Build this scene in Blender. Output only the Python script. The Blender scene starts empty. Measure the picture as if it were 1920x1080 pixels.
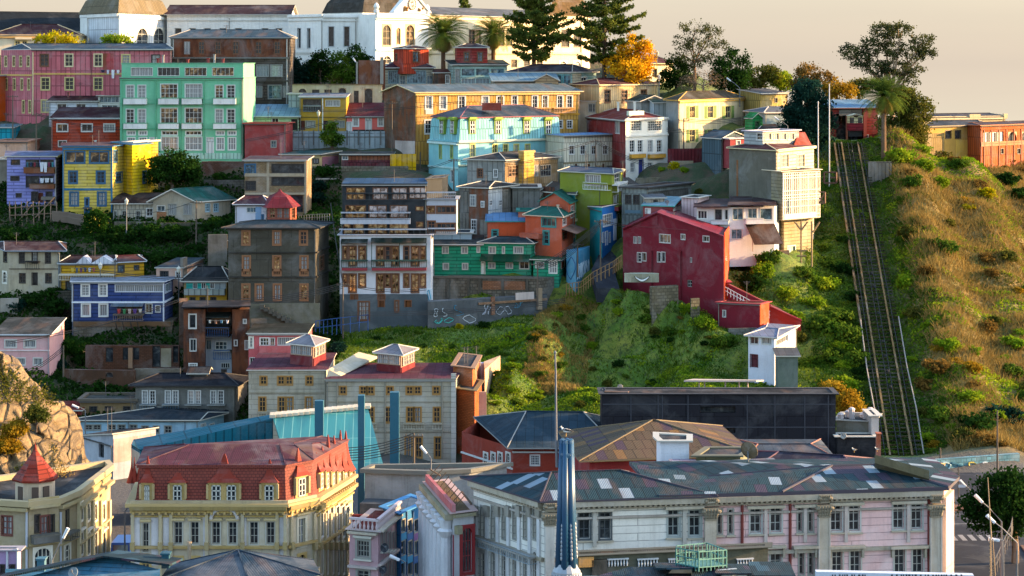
import bpy, math, random
import numpy as np
from mathutils import Vector, Matrix
random.seed(11); RS = np.random.RandomState(5)
D = bpy.data; SC = bpy.context.scene; COL = SC.collection
V = Vector
# ---------------------------------------------------------------- camera, sky, sun, exposure
F, HY, CH = 4000.0, 120.0, 48.0          # focal length in photo pixels, horizon row, eye height above the street
cam = D.cameras.new('camera'); cam.lens = F/1920*36; cam.sensor_width = 36
cam.shift_y = -(540-HY)/1920; cam.clip_start = 1; cam.clip_end = 100000
camo = D.objects.new('camera', cam); COL.objects.link(camo)
camo.location = (0, 0, CH); camo.rotation_euler = (math.radians(90), 0, 0); SC.camera = camo
SUN_AZ, SUN_EL = math.radians(8), math.radians(12.5)   # azimuth: from +X towards the hill
sdir = V((math.cos(SUN_EL)*math.cos(SUN_AZ), math.cos(SUN_EL)*math.sin(SUN_AZ), math.sin(SUN_EL)))
sun = D.lights.new('sun', 'SUN'); sun.energy = 3.6; sun.color = (1, .62, .29); sun.angle = math.radians(.5)
suno = D.objects.new('sun', sun); COL.objects.link(suno); suno.rotation_euler = sdir.to_track_quat('Z', 'Y').to_euler()
W = D.worlds.new('World'); SC.world = W; W.use_nodes = True
nt = W.node_tree; bgn = nt.nodes['Background']; sk = nt.nodes.new('ShaderNodeTexSky'); sk.sky_type = 'NISHITA'; sk.sun_disc = False
sk.sun_elevation = SUN_EL; sk.sun_rotation = math.pi/2-SUN_AZ; sk.altitude = 60; sk.air_density = 1.0; sk.dust_density = 1.0; sk.ozone_density = 1.0
tcw = nt.nodes.new('ShaderNodeTexCoord'); sxw = nt.nodes.new('ShaderNodeSeparateXYZ'); mrw = nt.nodes.new('ShaderNodeMapRange'); mxw = nt.nodes.new('ShaderNodeMix'); mxw.data_type = 'RGBA'   # sea mist along the horizon
nt.links.new(tcw.outputs['Generated'], sxw.inputs[0]); nt.links.new(sxw.outputs[2], mrw.inputs[0]); mrw.interpolation_type = 'SMOOTHSTEP'
for i, v in enumerate((.02, .2, .92, 0)): mrw.inputs[i+1].default_value = v
nt.links.new(mrw.outputs[0], mxw.inputs[0]); nt.links.new(sk.outputs[0], mxw.inputs[6]); mxw.inputs[7].default_value = (.95, .795, .68, 1)
mpw = nt.nodes.new('ShaderNodeMapping'); mpw.inputs['Scale'].default_value = (2, 2, 22); nzw = nt.nodes.new('ShaderNodeTexNoise'); nzw.inputs['Scale'].default_value = 1.6; nzw.inputs['Detail'].default_value = 5; mcw = nt.nodes.new('ShaderNodeMix'); mcw.data_type = 'RGBA'   # uneven mist
nt.links.new(tcw.outputs['Generated'], mpw.inputs[0]); nt.links.new(mpw.outputs[0], nzw.inputs[0]); nt.links.new(nzw.outputs[0], mcw.inputs[0]); mcw.inputs[6].default_value = (.96, .80, .675, 1); mcw.inputs[7].default_value = (.745, .67, .605, 1); nt.links.new(mcw.outputs[2], mxw.inputs[7])
nt.links.new(mxw.outputs[2], bgn.inputs[0]); bgn.inputs[1].default_value = .15
SC.view_settings.view_transform = 'Standard'; SC.view_settings.look = 'None'; SC.view_settings.exposure = 2.32; SC.view_settings.gamma = 1
SC.cycles.max_bounces = 5; SC.cycles.diffuse_bounces = 3; SC.cycles.glossy_bounces = 2; SC.cycles.transparent_max_bounces = 6
SC.cycles.use_denoising = True; SC.render.filter_size = .95; SC.cycles.caustics_reflective = False; SC.cycles.caustics_refractive = False

def Z(py, Y): return CH-(py-HY)*Y/F
def P(px, py, Y): return V(((px-960)*Y/F, Y, Z(py, Y)))
def DEP(py): return 141.0/(.355+(py-HY)/4000)
# ---------------------------------------------------------------- materials
def lin(h):
    if not isinstance(h, str): return tuple(h)+(1,)
    h = h.lstrip('#'); c = [int(h[i:i+2], 16)/255 for i in (0, 2, 4)]
    return tuple(x/12.92 if x <= .04045 else ((x+.055)/1.055)**2.4 for x in c)+(1,)
MC = {}
class NT:
    def __init__(s, name):
        s.m = D.materials.new(name); s.m.use_nodes = True; s.t = s.m.node_tree; s.p = s.t.nodes['Principled BSDF']
    def n(s, typ, **kw):
        nd = s.t.nodes.new('ShaderNode'+typ)
        for k, v in kw.items():
            if k[0] == '_': setattr(nd, k[1:], v)
            else: nd.inputs[k.replace('_', ' ')].default_value = v
        return nd
    def l(s, a, b): s.t.links.new(a, b)
    def ramp(s, fac, stops):
        r = s.t.nodes.new('ShaderNodeValToRGB'); e = r.color_ramp.elements
        while len(e) < len(stops): e.new(.5)
        for k, (p, c) in enumerate(stops): e[k].position = p; e[k].color = c if len(c) == 4 else tuple(c)+(1,)
        s.l(fac, r.inputs[0]); return r.outputs[0]
    def mix(s, a, b, fac, mode='MIX'):
        m = s.t.nodes.new('ShaderNodeMix'); m.data_type = 'RGBA'; m.blend_type = mode; m.clamp_factor = True
        for v, i in ((fac, 0), (a, 6), (b, 7)):
            if isinstance(v, (int, float, tuple)): m.inputs[i].default_value = v
            else: s.l(v, m.inputs[i])
        return m.outputs[2]
    def uv(s, sx=1, sy=1, obj=False):
        tc = s.t.nodes.new('ShaderNodeTexCoord'); mp = s.t.nodes.new('ShaderNodeMapping'); mp.inputs['Scale'].default_value = (sx, sy, 1 if not obj else sx)
        s.l(tc.outputs['Object' if obj else 'UV'], mp.inputs[0]); return mp.outputs[0]
def mul(c, k): return tuple(min(1, x*k) for x in c[:3])+(1,)
#            brick size u, v, mortar, contrast, bump
KIND = {'plaster': None, 'corr': (.85, 2.6, .09, .2, .9), 'board': (4., .5, .07, .16, .9), 'plank': (.6, 3.2, .08, .22, .9), 'brick': (.5, .2, .03, .25, .3),
        'stone': (.7, .45, .06, .35, .8), 'block': (9., .62, .035, .04, .5), 'roof': (.95, 2.1, .035, .22, .6), 'rust': (.8, 2.2, .03, .3, .5), 'panel': (3.2, 3.0, .04, .06, .3)}
def mat(col='#ffffff', kind='paint', rough=.75, dirt=.5, metal=0.0):
    key = (col, kind, rough, dirt, metal)
    if key in MC: return MC[key]
    dirt = min(1, dirt*1.7)
    N = NT('%s %s' % (kind, col)); c = lin(col); c = mul(c, .48) if kind == 'roof' else c; uv = N.uv()
    if kind == 'paint':
        nz = N.n('TexNoise', Scale=1.5, Detail=3.0); N.l(N.uv(1, 1, True), nz.inputs[0])
        o = N.mix(mul(c, .8), c, nz.outputs[0])
    else:
        b = KIND[kind]; o = c; bump = None
        if b:
            br = N.n('TexBrick', Scale=1.0, Mortar_Size=b[2], Brick_Width=b[0], Row_Height=b[1], Mortar_Smooth=.2, Bias=0.0)
            br.inputs['Color1'].default_value = mul(c, 1+b[3]*.6); br.inputs['Color2'].default_value = mul(c, 1-b[3]); br.inputs['Mortar'].default_value = mul(c, .4)
            if kind in ('roof', 'corr', 'rust', 'plank'): br.offset = .0 if kind != 'plank' else .5
            N.l(uv, br.inputs[0]); o = br.outputs[0]; bump = br.outputs[1]
        big = N.n('TexNoise', Scale=.35, Detail=5.0, Roughness=.65); N.l(uv, big.inputs[0])
        o = N.mix(o, N.mix(mul(c, .45), mul(c, .8), .5), N.ramp(big.outputs[0], [(.42, (0, 0, 0)), (.75, (dirt, dirt, dirt))]), 'MIX')
        st = N.n('TexNoise', Scale=1.0, Detail=4.0, Roughness=.7); N.l(N.uv(2.2, .16), st.inputs[0])      # rain streaks run down the surface
        k = dirt*.8; g = tuple(x*.38+y*.25 for x, y in zip(c, (.09, .075, .055))) if kind != 'rust' else (.12, .05, .03)
        o = N.mix(o, g+(1,), N.ramp(st.outputs[0], [(.50, (0, 0, 0)), (.78, (k, k, k))]))
        fine = N.n('TexNoise', Scale=6.0, Detail=2.0); N.l(uv, fine.inputs[0])
        o = N.mix(o, mul(c, .6), N.ramp(fine.outputs[0], [(.5, (0, 0, 0)), (.9, (.45, .45, .45))]))
        if kind == 'rust':
            r1 = N.n('TexNoise', Scale=.8, Detail=4.0); N.l(N.uv(1.3, .35), r1.inputs[0])
            o = N.mix(o, (.16, .055, .025, 1), N.ramp(r1.outputs[0], [(.42, (0, 0, 0)), (.58, (.9, .9, .9))]))
        if kind == 'roof' and dirt > .2:
            r1 = N.n('TexNoise', Scale=.5, Detail=5.0); N.l(N.uv(1.0, .3), r1.inputs[0])
            o = N.mix(o, (.13, .075, .05, 1), N.ramp(r1.outputs[0], [(.52, (0, 0, 0)), (.72, (dirt*.8,)*3)]))
        fd = N.n('TexNoise', Scale=.22, Detail=6.0, Roughness=.7, Distortion=.6); N.l(uv, fd.inputs[0]); lum = sum(c[:3])/3; pale = tuple(x*.55+lum*.35+.10 for x in c[:3])+(1,)
        o = N.mix(o, pale, N.ramp(fd.outputs[0], [(.48, (0, 0, 0)), (.72, (.2+dirt*.6,)*3)]))
        bm = N.n('Bump', Strength=.35, Distance=.05); add = N.n('Math', _operation='MULTIPLY_ADD')
        if bump is not None: N.l(bump, add.inputs[0]); add.inputs[1].default_value = -b[4]; N.l(fine.outputs[0], add.inputs[2]); N.l(add.outputs[0], bm.inputs['Height'])
        else: N.l(fine.outputs[0], bm.inputs['Height'])
        if kind in ('roof', 'corr', 'rust'):                                                              # corrugation
            wv = N.n('TexWave', Scale=1.9, Distortion=.3); N.l(uv, wv.inputs[0]); ad2 = N.n('Math', _operation='MULTIPLY_ADD'); ad2.inputs[1].default_value = .5
            N.l(wv.outputs[1], ad2.inputs[0]); N.l(add.outputs[0], ad2.inputs[2]); N.l(ad2.outputs[0], bm.inputs['Height'])
        N.l(bm.outputs[0], N.p.inputs['Normal'])
    if isinstance(o, tuple): N.p.inputs['Base Color'].default_value = o
    else: N.l(o, N.p.inputs['Base Color'])
    N.p.inputs['Roughness'].default_value = rough; N.p.inputs['Metallic'].default_value = metal
    if kind != 'paint': N.p.inputs['Specular IOR Level'].default_value = .12
    MC[key] = N.m; return N.m
def glassmat(kind):
    key = 'glass'+kind
    if key in MC: return MC[key]
    N = NT('window glass '+kind); nz = N.n('TexNoise', Scale=1.2, Detail=3.0, Distortion=1.0); N.l(N.uv(1, .5, True), nz.inputs[0])
    oi = N.t.nodes.new('ShaderNodeObjectInfo')
    if kind == 'd': N.l(N.ramp(nz.outputs[0], [(.35, (.012, .014, .016)), (.62, (.04, .045, .05)), (.75, (.11, .11, .1))]), N.p.inputs['Base Color']); N.p.inputs['Roughness'].default_value = .07
    if kind == 'c':                                                                                      # net curtain behind the glass
        wv = N.n('TexWave', Scale=1.2, Distortion=2.0); N.l(N.uv(1, .1, True), wv.inputs[0])
        N.l(N.mix((.07, .08, .09, 1), (.34, .34, .33, 1), wv.outputs[1]), N.p.inputs['Base Color']); N.p.inputs['Roughness'].default_value = .3
        N.p.inputs['Coat Weight'].default_value = 1; N.p.inputs['Coat Roughness'].default_value = .05
    if kind == 'g':                                                                                      # wavy panes with golden-brown reflections painted into their colour
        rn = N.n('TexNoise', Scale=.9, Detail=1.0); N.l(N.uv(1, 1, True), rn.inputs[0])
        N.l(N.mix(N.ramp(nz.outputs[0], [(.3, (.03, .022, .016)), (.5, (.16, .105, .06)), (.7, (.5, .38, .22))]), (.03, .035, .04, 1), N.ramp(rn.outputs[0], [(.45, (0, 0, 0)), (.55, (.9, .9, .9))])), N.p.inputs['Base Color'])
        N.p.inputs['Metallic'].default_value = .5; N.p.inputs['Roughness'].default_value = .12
    if kind in 'mp':                                                                                     # mirror-like panes, gold or pale evening reflections painted into their colour
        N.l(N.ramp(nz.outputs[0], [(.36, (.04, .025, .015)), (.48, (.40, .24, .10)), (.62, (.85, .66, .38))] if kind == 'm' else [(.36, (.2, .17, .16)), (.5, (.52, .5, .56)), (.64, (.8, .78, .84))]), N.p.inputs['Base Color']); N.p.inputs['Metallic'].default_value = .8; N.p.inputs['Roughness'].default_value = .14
    if kind == 'b': N.l(N.ramp(nz.outputs[0], [(.4, (.03, .05, .06)), (.7, (.16, .24, .28))]), N.p.inputs['Base Color']); N.p.inputs['Roughness'].default_value = .1
    MC[key] = N.m; return N.m
def leafmat(c1, c2, c3=None, trans=.35, scale=.35):
    key = ('leaf', c1, c2, c3)
    if key in MC: return MC[key]
    N = NT('foliage '+c1); tc = N.uv(1, 1, True)
    nz = N.n('TexNoise', Scale=scale, Detail=3.0); N.l(tc, nz.inputs[0]); wn = N.n('TexNoise', Scale=7.0, Detail=1.0); N.l(tc, wn.inputs[0])
    o = N.mix(lin(c1), lin(c2), N.ramp(nz.outputs[0], [(.38, (0, 0, 0)), (.62, (1, 1, 1))]))
    if c3: o = N.mix(o, lin(c3), N.ramp(wn.outputs[0], [(.55, (0, 0, 0)), (.68, (1, 1, 1))]))
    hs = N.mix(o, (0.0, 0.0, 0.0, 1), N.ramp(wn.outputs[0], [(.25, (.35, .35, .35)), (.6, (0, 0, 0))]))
    df = N.n('BsdfDiffuse'); tr = N.n('BsdfTranslucent'); mx = N.t.nodes.new('ShaderNodeMixShader'); mx.inputs[0].default_value = trans
    N.l(hs, df.inputs[0]); N.l(hs, tr.inputs[0]); N.l(df.outputs[0], mx.inputs[1]); N.l(tr.outputs[0], mx.inputs[2])
    N.l(mx.outputs[0], N.t.nodes['Material Output'].inputs[0]); MC[key] = N.m; return N.m
# ---------------------------------------------------------------- mesh building
class MB:
    def __init__(s): s.v = []; s.f = []; s.mi = []
    def face(s, pts, m=0):
        k = len(s.v); s.v += [tuple(p) for p in pts]; s.f.append(tuple(range(k, k+len(pts)))); s.mi.append(m)
    def hexa(s, p, m=0):          # 8 corners: bottom ring 0-3 ccw, top ring 4-7
        k = len(s.v); s.v += [tuple(q) for q in p]
        for f in ((3, 2, 1, 0), (4, 5, 6, 7), (0, 1, 5, 4), (1, 2, 6, 5), (2, 3, 7, 6), (3, 0, 4, 7)): s.f.append(tuple(k+i for i in f)); s.mi.append(m)
    def box(s, o, u, v, w, m=0):  # origin corner and three edge vectors (u x v ~ w)
        o, u, v, w = V(o), V(u), V(v), V(w); s.hexa([o, o+u, o+u+v, o+v, o+w, o+u+w, o+u+v+w, o+v+w], m)
    def cbox(s, c, sx, sy, sz, m=0, rz=0):
        R = Matrix.Rotation(rz, 3, 'Z'); s.box(V(c)-R@V((sx/2, sy/2, sz/2)), R@V((sx, 0, 0)), R@V((0, sy, 0)), V((0, 0, sz)), m)
    def tube(s, pts, rad, n=6, m=0, cap=True):
        pts = [V(p) for p in pts]; rad = rad if isinstance(rad, (list, tuple)) else [rad]*len(pts); rings = []
        for i, p in enumerate(pts):
            d = (pts[min(i+1, len(pts)-1)]-pts[max(i-1, 0)]).normalized(); a = d.orthogonal().normalized() if abs(d.z) < .9 else V((1, 0, 0)); a = (a-d*a.dot(d)).normalized(); b = d.cross(a)
            k = len(s.v); s.v += [tuple(p+(a*math.cos(t*2*math.pi/n)+b*math.sin(t*2*math.pi/n))*rad[i]) for t in range(n)]; rings.append(k)
        for r0, r1 in zip(rings, rings[1:]):
            for t in range(n): s.f.append((r0+t, r0+(t+1) % n, r1+(t+1) % n, r1+t)); s.mi.append(m)
        if cap:
            s.f.append(tuple(rings[0]+t for t in reversed(range(n)))); s.mi.append(m); s.f.append(tuple(rings[-1]+t for t in range(n))); s.mi.append(m)
    def lathe(s, c, prof, n=10, m=0, ph=0):   # prof: (radius, z) from bottom to top
        c = V(c); rings = []
        for r, z in prof:
            rings.append(len(s.v)); s.v += [(c.x+r*math.cos(ph+t*2*math.pi/n), c.y+r*math.sin(ph+t*2*math.pi/n), c.z+z) for t in range(n)]
        for a, b in zip(rings, rings[1:]):
            for t in range(n): s.f.append((a+t, a+(t+1) % n, b+(t+1) % n, b+t)); s.mi.append(m)
        s.f.append(tuple(rings[0]+t for t in reversed(range(n)))); s.mi.append(m); s.f.append(tuple(rings[-1]+t for t in range(n))); s.mi.append(m)
    def build(s, name, mats, parent=None, uv=True, smooth=False):
        mats = mats if isinstance(mats, (list, tuple)) else [mats]
        me = D.meshes.new(name); me.from_pydata(s.v, [], s.f)
        for q in mats: me.materials.append(q)
        if len(mats) > 1: me.polygons.foreach_set('material_index', s.mi)
        if uv:
            L = me.uv_layers.new(name='uv'); co = []
            for f in s.f:
                p = [V(s.v[i]) for i in f]; n = V((0, 0, 0))
                for i in range(len(p)): n += (p[i]-p[0]).cross(p[(i+1) % len(p)]-p[0])
                if n.length < 1e-9: n = V((0, 0, 1))
                n.normalize(); u = V((0, 0, 1)).cross(n); u = u.normalized() if u.length > .05 else V((1, 0, 0)); w = n.cross(u)
                for q in p: co += [q.dot(u), q.dot(w)]
            L.data.foreach_set('uv', co)
        if smooth: me.polygons.foreach_set('use_smooth', [True]*len(s.f))
        o = D.objects.new(name, me); COL.objects.link(o)
        if parent is not None: attach(o, parent)
        return o
WORLD = {}
def attach(o, parent):
    o.parent = parent; p = V((0, 0, 0)); q = parent
    while q is not None: p = p+q.location; q = q.parent
    o.location = -p                                              # meshes are built in world metres; roots are never turned
def tag(o, label, cat, group=None, kind=None):
    if label: o['label'] = label
    if cat: o['category'] = cat
    if group: o['group'] = group
    if kind: o['kind'] = kind
    return o
def root(name, label, cat, loc, group=None):
    o = D.objects.new(name, None); COL.objects.link(o); o.location = loc; o.empty_display_size = .5; return tag(o, label, cat, group)
def ringoff(q, d):                                               # offset of a ccw polygon outwards, in plan
    n = len(q); out = []
    for i in range(n):
        a, b, c = V(q[i-1][:2]), V(q[i][:2]), V(q[(i+1) % n][:2]); e1 = (b-a).normalized(); e2 = (c-b).normalized()
        n1 = V((e1.y, -e1.x)); n2 = V((e2.y, -e2.x)); m = n1+n2; k = d/max(.3, (1+n1.dot(n2))); out.append(b+m*k)
    return out
# ---------------------------------------------------------------- window and wall styles
ST = {}
def style(k, fr, nx=2, ny=2, pane='*', fw=.07, cas=.10, rec=.16, **kw): ST[k] = dict(fr=fr, nx=nx, ny=ny, pane=pane, fw=fw, cas=cas, rec=rec, **kw)
style('w', '#d4d2cc', fw=.06); style('w3', '#e6e4dc', 3, 2); style('w4', '#e6e4dc', 4, 1); style('wg', '#e9e6da', 4, 5, cas=.12, fw=.05, pane='d'); style('w1', '#c4c0b8', 2, 1, cas=.08, fw=.06)
style('fr', '#d4d2cc', 2, 4, fw=.06, cas=.11); style('br', '#6b4022', 2, 3, fw=.1, cas=.14); style('dk', '#2c2622', 2, 2, cas=.1); style('gy', '#8c8c84', 2, 2)
style('cr', '#c8b878', 2, 3, cas=.16); style('bl', '#1f5578', 2, 3, cas=.2, fw=.09); style('hole', '#1b1a18', 1, 1, cas=.0, pane='d', rec=.3, fw=.05)
style('gn', '#6f8f2a', 2, 3, cas=.16); style('strip', '#c8c6bf', 5, 1, cas=.06, fw=.05); style('arch', '#dcd6c6', 2, 3, cas=.18, arch=1); style('oc', '#a8793a', 2, 3, cas=.12, fw=.1)
style('tall', '#c0beb6', 2, 3, pane='d', cas=.10, fw=.06); style('door', '#5a2a1c', 1, 1, door=1, cas=.08); style('wdoor', '#dcdcd6', 1, 1, door=1, cas=.08)
CTRL = []                                                        # ground control points under the buildings
class Facade:
    def __init__(s, a, b):
        s.a = V((a[0], a[1])); d = V((b[0]-a[0], b[1]-a[1])); s.L = d.length; s.d = d/s.L; s.n = V((s.d.y, -s.d.x)); s.holes = []
    def at(s, px, py):
        x = (px-960)/F; u = (s.a.y*x-s.a.x)/(s.d.x-s.d.y*x); Y = s.a.y+u*s.d.y; return u, Z(py, Y), Y
    def p(s, u, z, off=0): q = s.a+s.d*u+s.n*off; return V((q.x, q.y, z))
    def rect(s, x0, y0, x1, y1):
        yc = (y0+y1)/2; u0 = s.at(x0, yc)[0]; u1 = s.at(x1, yc)[0]; um = s.at((x0+x1)/2, y0); vm = s.at((x0+x1)/2, y1); return u0, u1, vm[1], um[1]
    def bx(s, mb, u0, u1, z0, z1, o0, o1, m=0):
        mb.hexa([s.p(u0, z0, o1), s.p(u1, z0, o1), s.p(u1, z0, o0), s.p(u0, z0, o0), s.p(u0, z1, o1), s.p(u1, z1, o1), s.p(u1, z1, o0), s.p(u0, z1, o0)], m)
class Block: pass
class Bld:
    def __init__(s, name, label, cs, top, base, wall, roof=None, cat='house', Y=None, back=9, group='houses climbing the hillside', sink=3.0, ctrl=True, **kw):
        s.Y0 = Y or DEP(base); s.group = group; s.blocks = []; s.mw = wall; s.parts = []
        x0, y0 = cs[0][0], s.Y0+(cs[0][1] if len(cs[0]) > 1 else 0)
        s.root = root(name, label, cat, P((cs[0][0]+cs[-1][0])/2, base, s.Y0), group)
        s.block(cs, top, base, wall, roof, back=back, sink=sink, ctrl=ctrl, **kw)
    def block(s, cs, top, base, wall=None, roof=None, back=9, sink=3.0, ctrl=False, rcol='#3a4650', Y=None, zref=0, trim=None, ov=.35, rdirt=.5, bk=None, rkind='roof', lb=None, wname='wall'):
        b = Block(); Y0 = Y or s.Y0; wall = wall or s.mw; wm = wall if not isinstance(wall, tuple) else mat(*wall)
        q = [V(((c[0]-960)*(Y0+c[1])/F, Y0+c[1])) if len(c) > 1 else V(((c[0]-960)*Y0/F, Y0)) for c in [c if isinstance(c, tuple) else (c,) for c in cs]]
        b.nf = len(q)-1; b.zt = Z(top, q[zref].y); b.zb = Z(base, q[zref].y)-sink
        if bk: q = q+[V(((x-960)*(Y0+dy)/F, Y0+dy)) for x, dy in bk]
        elif len(q) == 2:
            d = (q[1]-q[0]).normalized(); n = V((-d.y, d.x)); n = (n+V((0, 1))).normalized() if n.y < .999 else n; q += [q[1]+n*back, q[0]+n*back]
        elif len(q) == 3: q.append(q[0]+q[2]-q[1])
        elif len(q) == 4 and back: pass
        b.q = q; b.f = [Facade(q[i], q[(i+1) % len(q)]) for i in range(len(q))]; b.wm = wm; b.tri = []; b.tops = [b.zt]*len(q); b.lb = lb; b.wname = wname; b.fm = {}
        if ctrl:
            for p in q[:b.nf+1]: CTRL.append((p.x, p.y-.6, b.zb+sink-.3))
            for p in q[b.nf+1:]: CTRL.append((p.x, p.y, b.zb+sink+min(2.5, .25*back)))
        s.blocks.append(b); s.b = b
        if roof: s.roof(b, roof, rcol, ov, rdirt, trim, rkind)
        return b
    def roof(s, b, r, rcol, ov, rdirt, trim, rkind):
        b.roofed = 1; k = r[0]; q = b.q; n = len(q); zt = b.zt; t = .14; m = mat(rcol, rkind, .85 if rkind == 'roof' else .8, rdirt) if isinstance(rcol, str) else rcol; mb = MB(); o = ringoff(q, ov)
        tm = mat(trim or '#b9b4a8', 'paint')
        if k == 'flat':
            h = r[1] if len(r) > 1 else .25; z1 = zt+h; i = ringoff(q, -.25)
            for j in range(n):
                j2 = (j+1) % n
                mb.face([(*o[j], z1), (*o[j2], z1), (*i[j2], z1), (*i[j], z1)], 1); mb.face([(*o[j], zt+.003), (*o[j2], zt+.003), (*o[j2], z1), (*o[j], z1)], 1)
                mb.face([(*i[j2], zt+.02), (*i[j], zt+.02), (*i[j], z1), (*i[j2], z1)], 1)
            mb.face([(*p, zt+.02) for p in i], 0); mb.face([(*p, zt+.003) for p in reversed(o)], 1); s.part(mb, 'roof', [m, tm]); return
        if k in ('hip', 'gab'):
            ax = r[2] if k == 'gab' and len(r) > 2 else (r[3] if len(r) > 3 else 0); ins = r[2] if k == 'hip' else 0
            if ax: o = o[1:]+o[:1]; qq = q[1:]+q[:1]
            else: qq = q
            a, c = (qq[0]+qq[3])/2, (qq[1]+qq[2])/2; A, C = (o[0]+o[3])/2, (o[1]+o[2])/2
            if k == 'hip': A, C = A.lerp(C, ins), C.lerp(A, ins)
            Yr = (A.y+C.y)/2 if not ax else min(A.y, C.y); zr = Z(r[1], Yr) if r[1] > -900 else zt-r[1]-1000
            if k == 'hip':
                ring = [V((*p, zt)) for p in o]; up = [p+V((0, 0, t)) for p in ring]; R0, R1 = V((*A, zr)), V((*C, zr))
                for j in range(4): mb.face([ring[j], ring[(j+1) % 4], up[(j+1) % 4], up[j]], 1)
                mb.face([ring[j] for j in (3, 2, 1, 0)], 1); mb.face([up[0], up[1], R1, R0]); mb.face([up[2], up[3], R0, R1])
                mb.face([up[1], up[2], R1]); mb.face([up[3], up[0], R0])
                for e, w in ((up[0], R0), (up[1], R1), (up[2], R1), (up[3], R0)): mb.tube([e+V((0, 0, .03)), w+V((0, 0, .05))], .07, 4, 1)
                mb.tube([R0+V((0, 0, .05)), R1+V((0, 0, .05))], .09, 4, 0)
            else:
                drop = (zr-zt)*ov/max(.5, (o[0]-A).length)
                for (e0, e1) in ((o[0], o[1]), (o[3], o[2])):
                    lo = [V((*e0, zt-drop)), V((*e1, zt-drop)), V((*C, zr)), V((*A, zr))]
                    if e0 is o[3]: lo = [lo[1], lo[0], lo[3], lo[2]]
                    up = [p+V((0, 0, t)) for p in lo]; k0 = len(mb.v); mb.hexa(lo+up, 0); mb.mi[-6:] = [1, 0, 1, 1, 0, 1]
                mb.tube([V((*A, zr+t+.02)), V((*C, zr+t+.02))], .09, 4, 0)
                i0 = 0 if not ax else 1
                b.tri += [(i0, 1, (i0+1) % 4, zr, c), (0, 0, 0, zr, a)]; b.gab = (qq, a, c, zr)
            s.part(mb, 'roof', [m, tm])
        if k == 'shed':
            fa = b.f[0]; ds = [max(0, -(p-fa.a).dot(fa.n)) for p in q]; dm = max(ds); Yb = sum(p.y for p, d in zip(q, ds) if d > .6*dm)/max(1, sum(1 for d in ds if d > .6*dm)); g = (Z(r[1], Yb)-zt)/dm
            b.tops = [zt+g*d for d in ds]; up = [V((*p, zt-g*(p-fa.a).dot(fa.n)+.02)) for p in o]; s.slab(mb, up, t); s.part(mb, 'roof', [m, tm])
        if k == 'side':                                          # eaves at different heights left and right: ('side', py_right)
            zr = Z(r[1], q[1].y); b.tops = [zt, zr]+[zr]*(n-3)+[zt]; s.slab(mb, [V((*o[i], b.tops[i]+.02)) for i in range(n)], t); s.part(mb, 'roof', [m, tm])
        if k == 'fr':                                            # curved or mansard roof: list of (scale, height above eave)
            c = sum((V(p) for p in q), V((0, 0)))/n; rings = [[V((*p, zt)) for p in o]]
            for sc, h in r[1]: rings.append([V((*(c+(p-c)*sc), zt+h)) for p in o])
            for r0, r1 in zip(rings, rings[1:]):
                for j in range(n): mb.face([r0[j], r0[(j+1) % n], r1[(j+1) % n], r1[j]])
            mb.face(rings[-1]); mb.face(list(reversed(rings[0])), 1); s.part(mb, 'roof', [m, tm])
    def slab(s, mb, up, t):
        n = len(up); hi = [p+V((0, 0, t)) for p in up]; mb.face(hi); mb.face(up[::-1], 1)
        for j in range(n): mb.face([up[j], up[(j+1) % n], hi[(j+1) % n], hi[j]], 1)
    def part(s, mb, name, m, parent=None, **kw):
        if not mb.f: return None
        return mb.build(name, m, parent or s.root, **kw)
    def fc(s, f): return s.b.f[f]
    def w(s, f, y0, y1, w, xs, st='w', sill=0, hood=0, shut=None, nohole=0, **kw):
        S = dict(ST[st]); S.update(kw); fa = s.b.f[f]
        for x in xs:
            u0, u1, z0, z1 = fa.rect(x-w/2, y0, x+w/2, y1)
            if u0 < .05 or u1 > fa.L-.05: u0 = max(u0, .06); u1 = min(u1, fa.L-.06)
            if u1-u0 < .15: continue
            zt = min(s.b.tops); z1 = min(z1, zt-.05) if not nohole else z1
            if z1-z0 < .15: continue
            if not nohole: fa.holes.append((u0, u1, z0, z1))
            s.window(fa, u0, u1, z0, z1, S, sill, hood, shut, nohole)
    def window(s, fa, u0, u1, z0, z1, S, sill=0, hood=0, shut=None, nohole=0):
        rec = -S['rec'] if not nohole else .1; fm = mat(S['fr'], 'paint', .5); c = S['cas']; mb = MB(); door = S.get('door')
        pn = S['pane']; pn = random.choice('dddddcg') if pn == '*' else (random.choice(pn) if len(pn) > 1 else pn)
        mb.face([fa.p(u0, z0, rec), fa.p(u1, z0, rec), fa.p(u1, z1, rec), fa.p(u0, z1, rec)])
        o = s.part(mb, 'door' if door else 'window', mat(S['fr'], 'plank', .6, .3) if door else glassmat(pn), uv=bool(door))
        mb = MB(); w, h = u1-u0, z1-z0; fw = min(S['fw'], w*.2); i0, i1 = rec+.005, rec+.06
        if c > 0:
            for a in ((u0-c, u0, z0-(0 if door else c), z1+c), (u1, u1+c, z0-(0 if door else c), z1+c), (u0, u1, z1, z1+c)): fa.bx(mb, *a, -.03, .05)
            if not door: fa.bx(mb, u0, u1, z0-c, z0, -.03, .08)
        if not door:
            for a in ((u0, u0+fw, z0, z1), (u1-fw, u1, z0, z1), (u0+fw, u1-fw, z0, z0+fw), (u0+fw, u1-fw, z1-fw, z1)): fa.bx(mb, *a, i0, i1)
            for k in range(1, S['nx']): uu = u0+w*k/S['nx']; fa.bx(mb, uu-fw*.45, uu+fw*.45, z0+fw, z1-fw, i0, i1-.01)
            for k in range(1, S['ny']): zz = z0+h*(k/S['ny'] if S['ny'] != 3 else (.36, .70)[k-1]); fa.bx(mb, u0+fw, u1-fw, zz-fw*.4, zz+fw*.4, i0, i1-.015)
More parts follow.
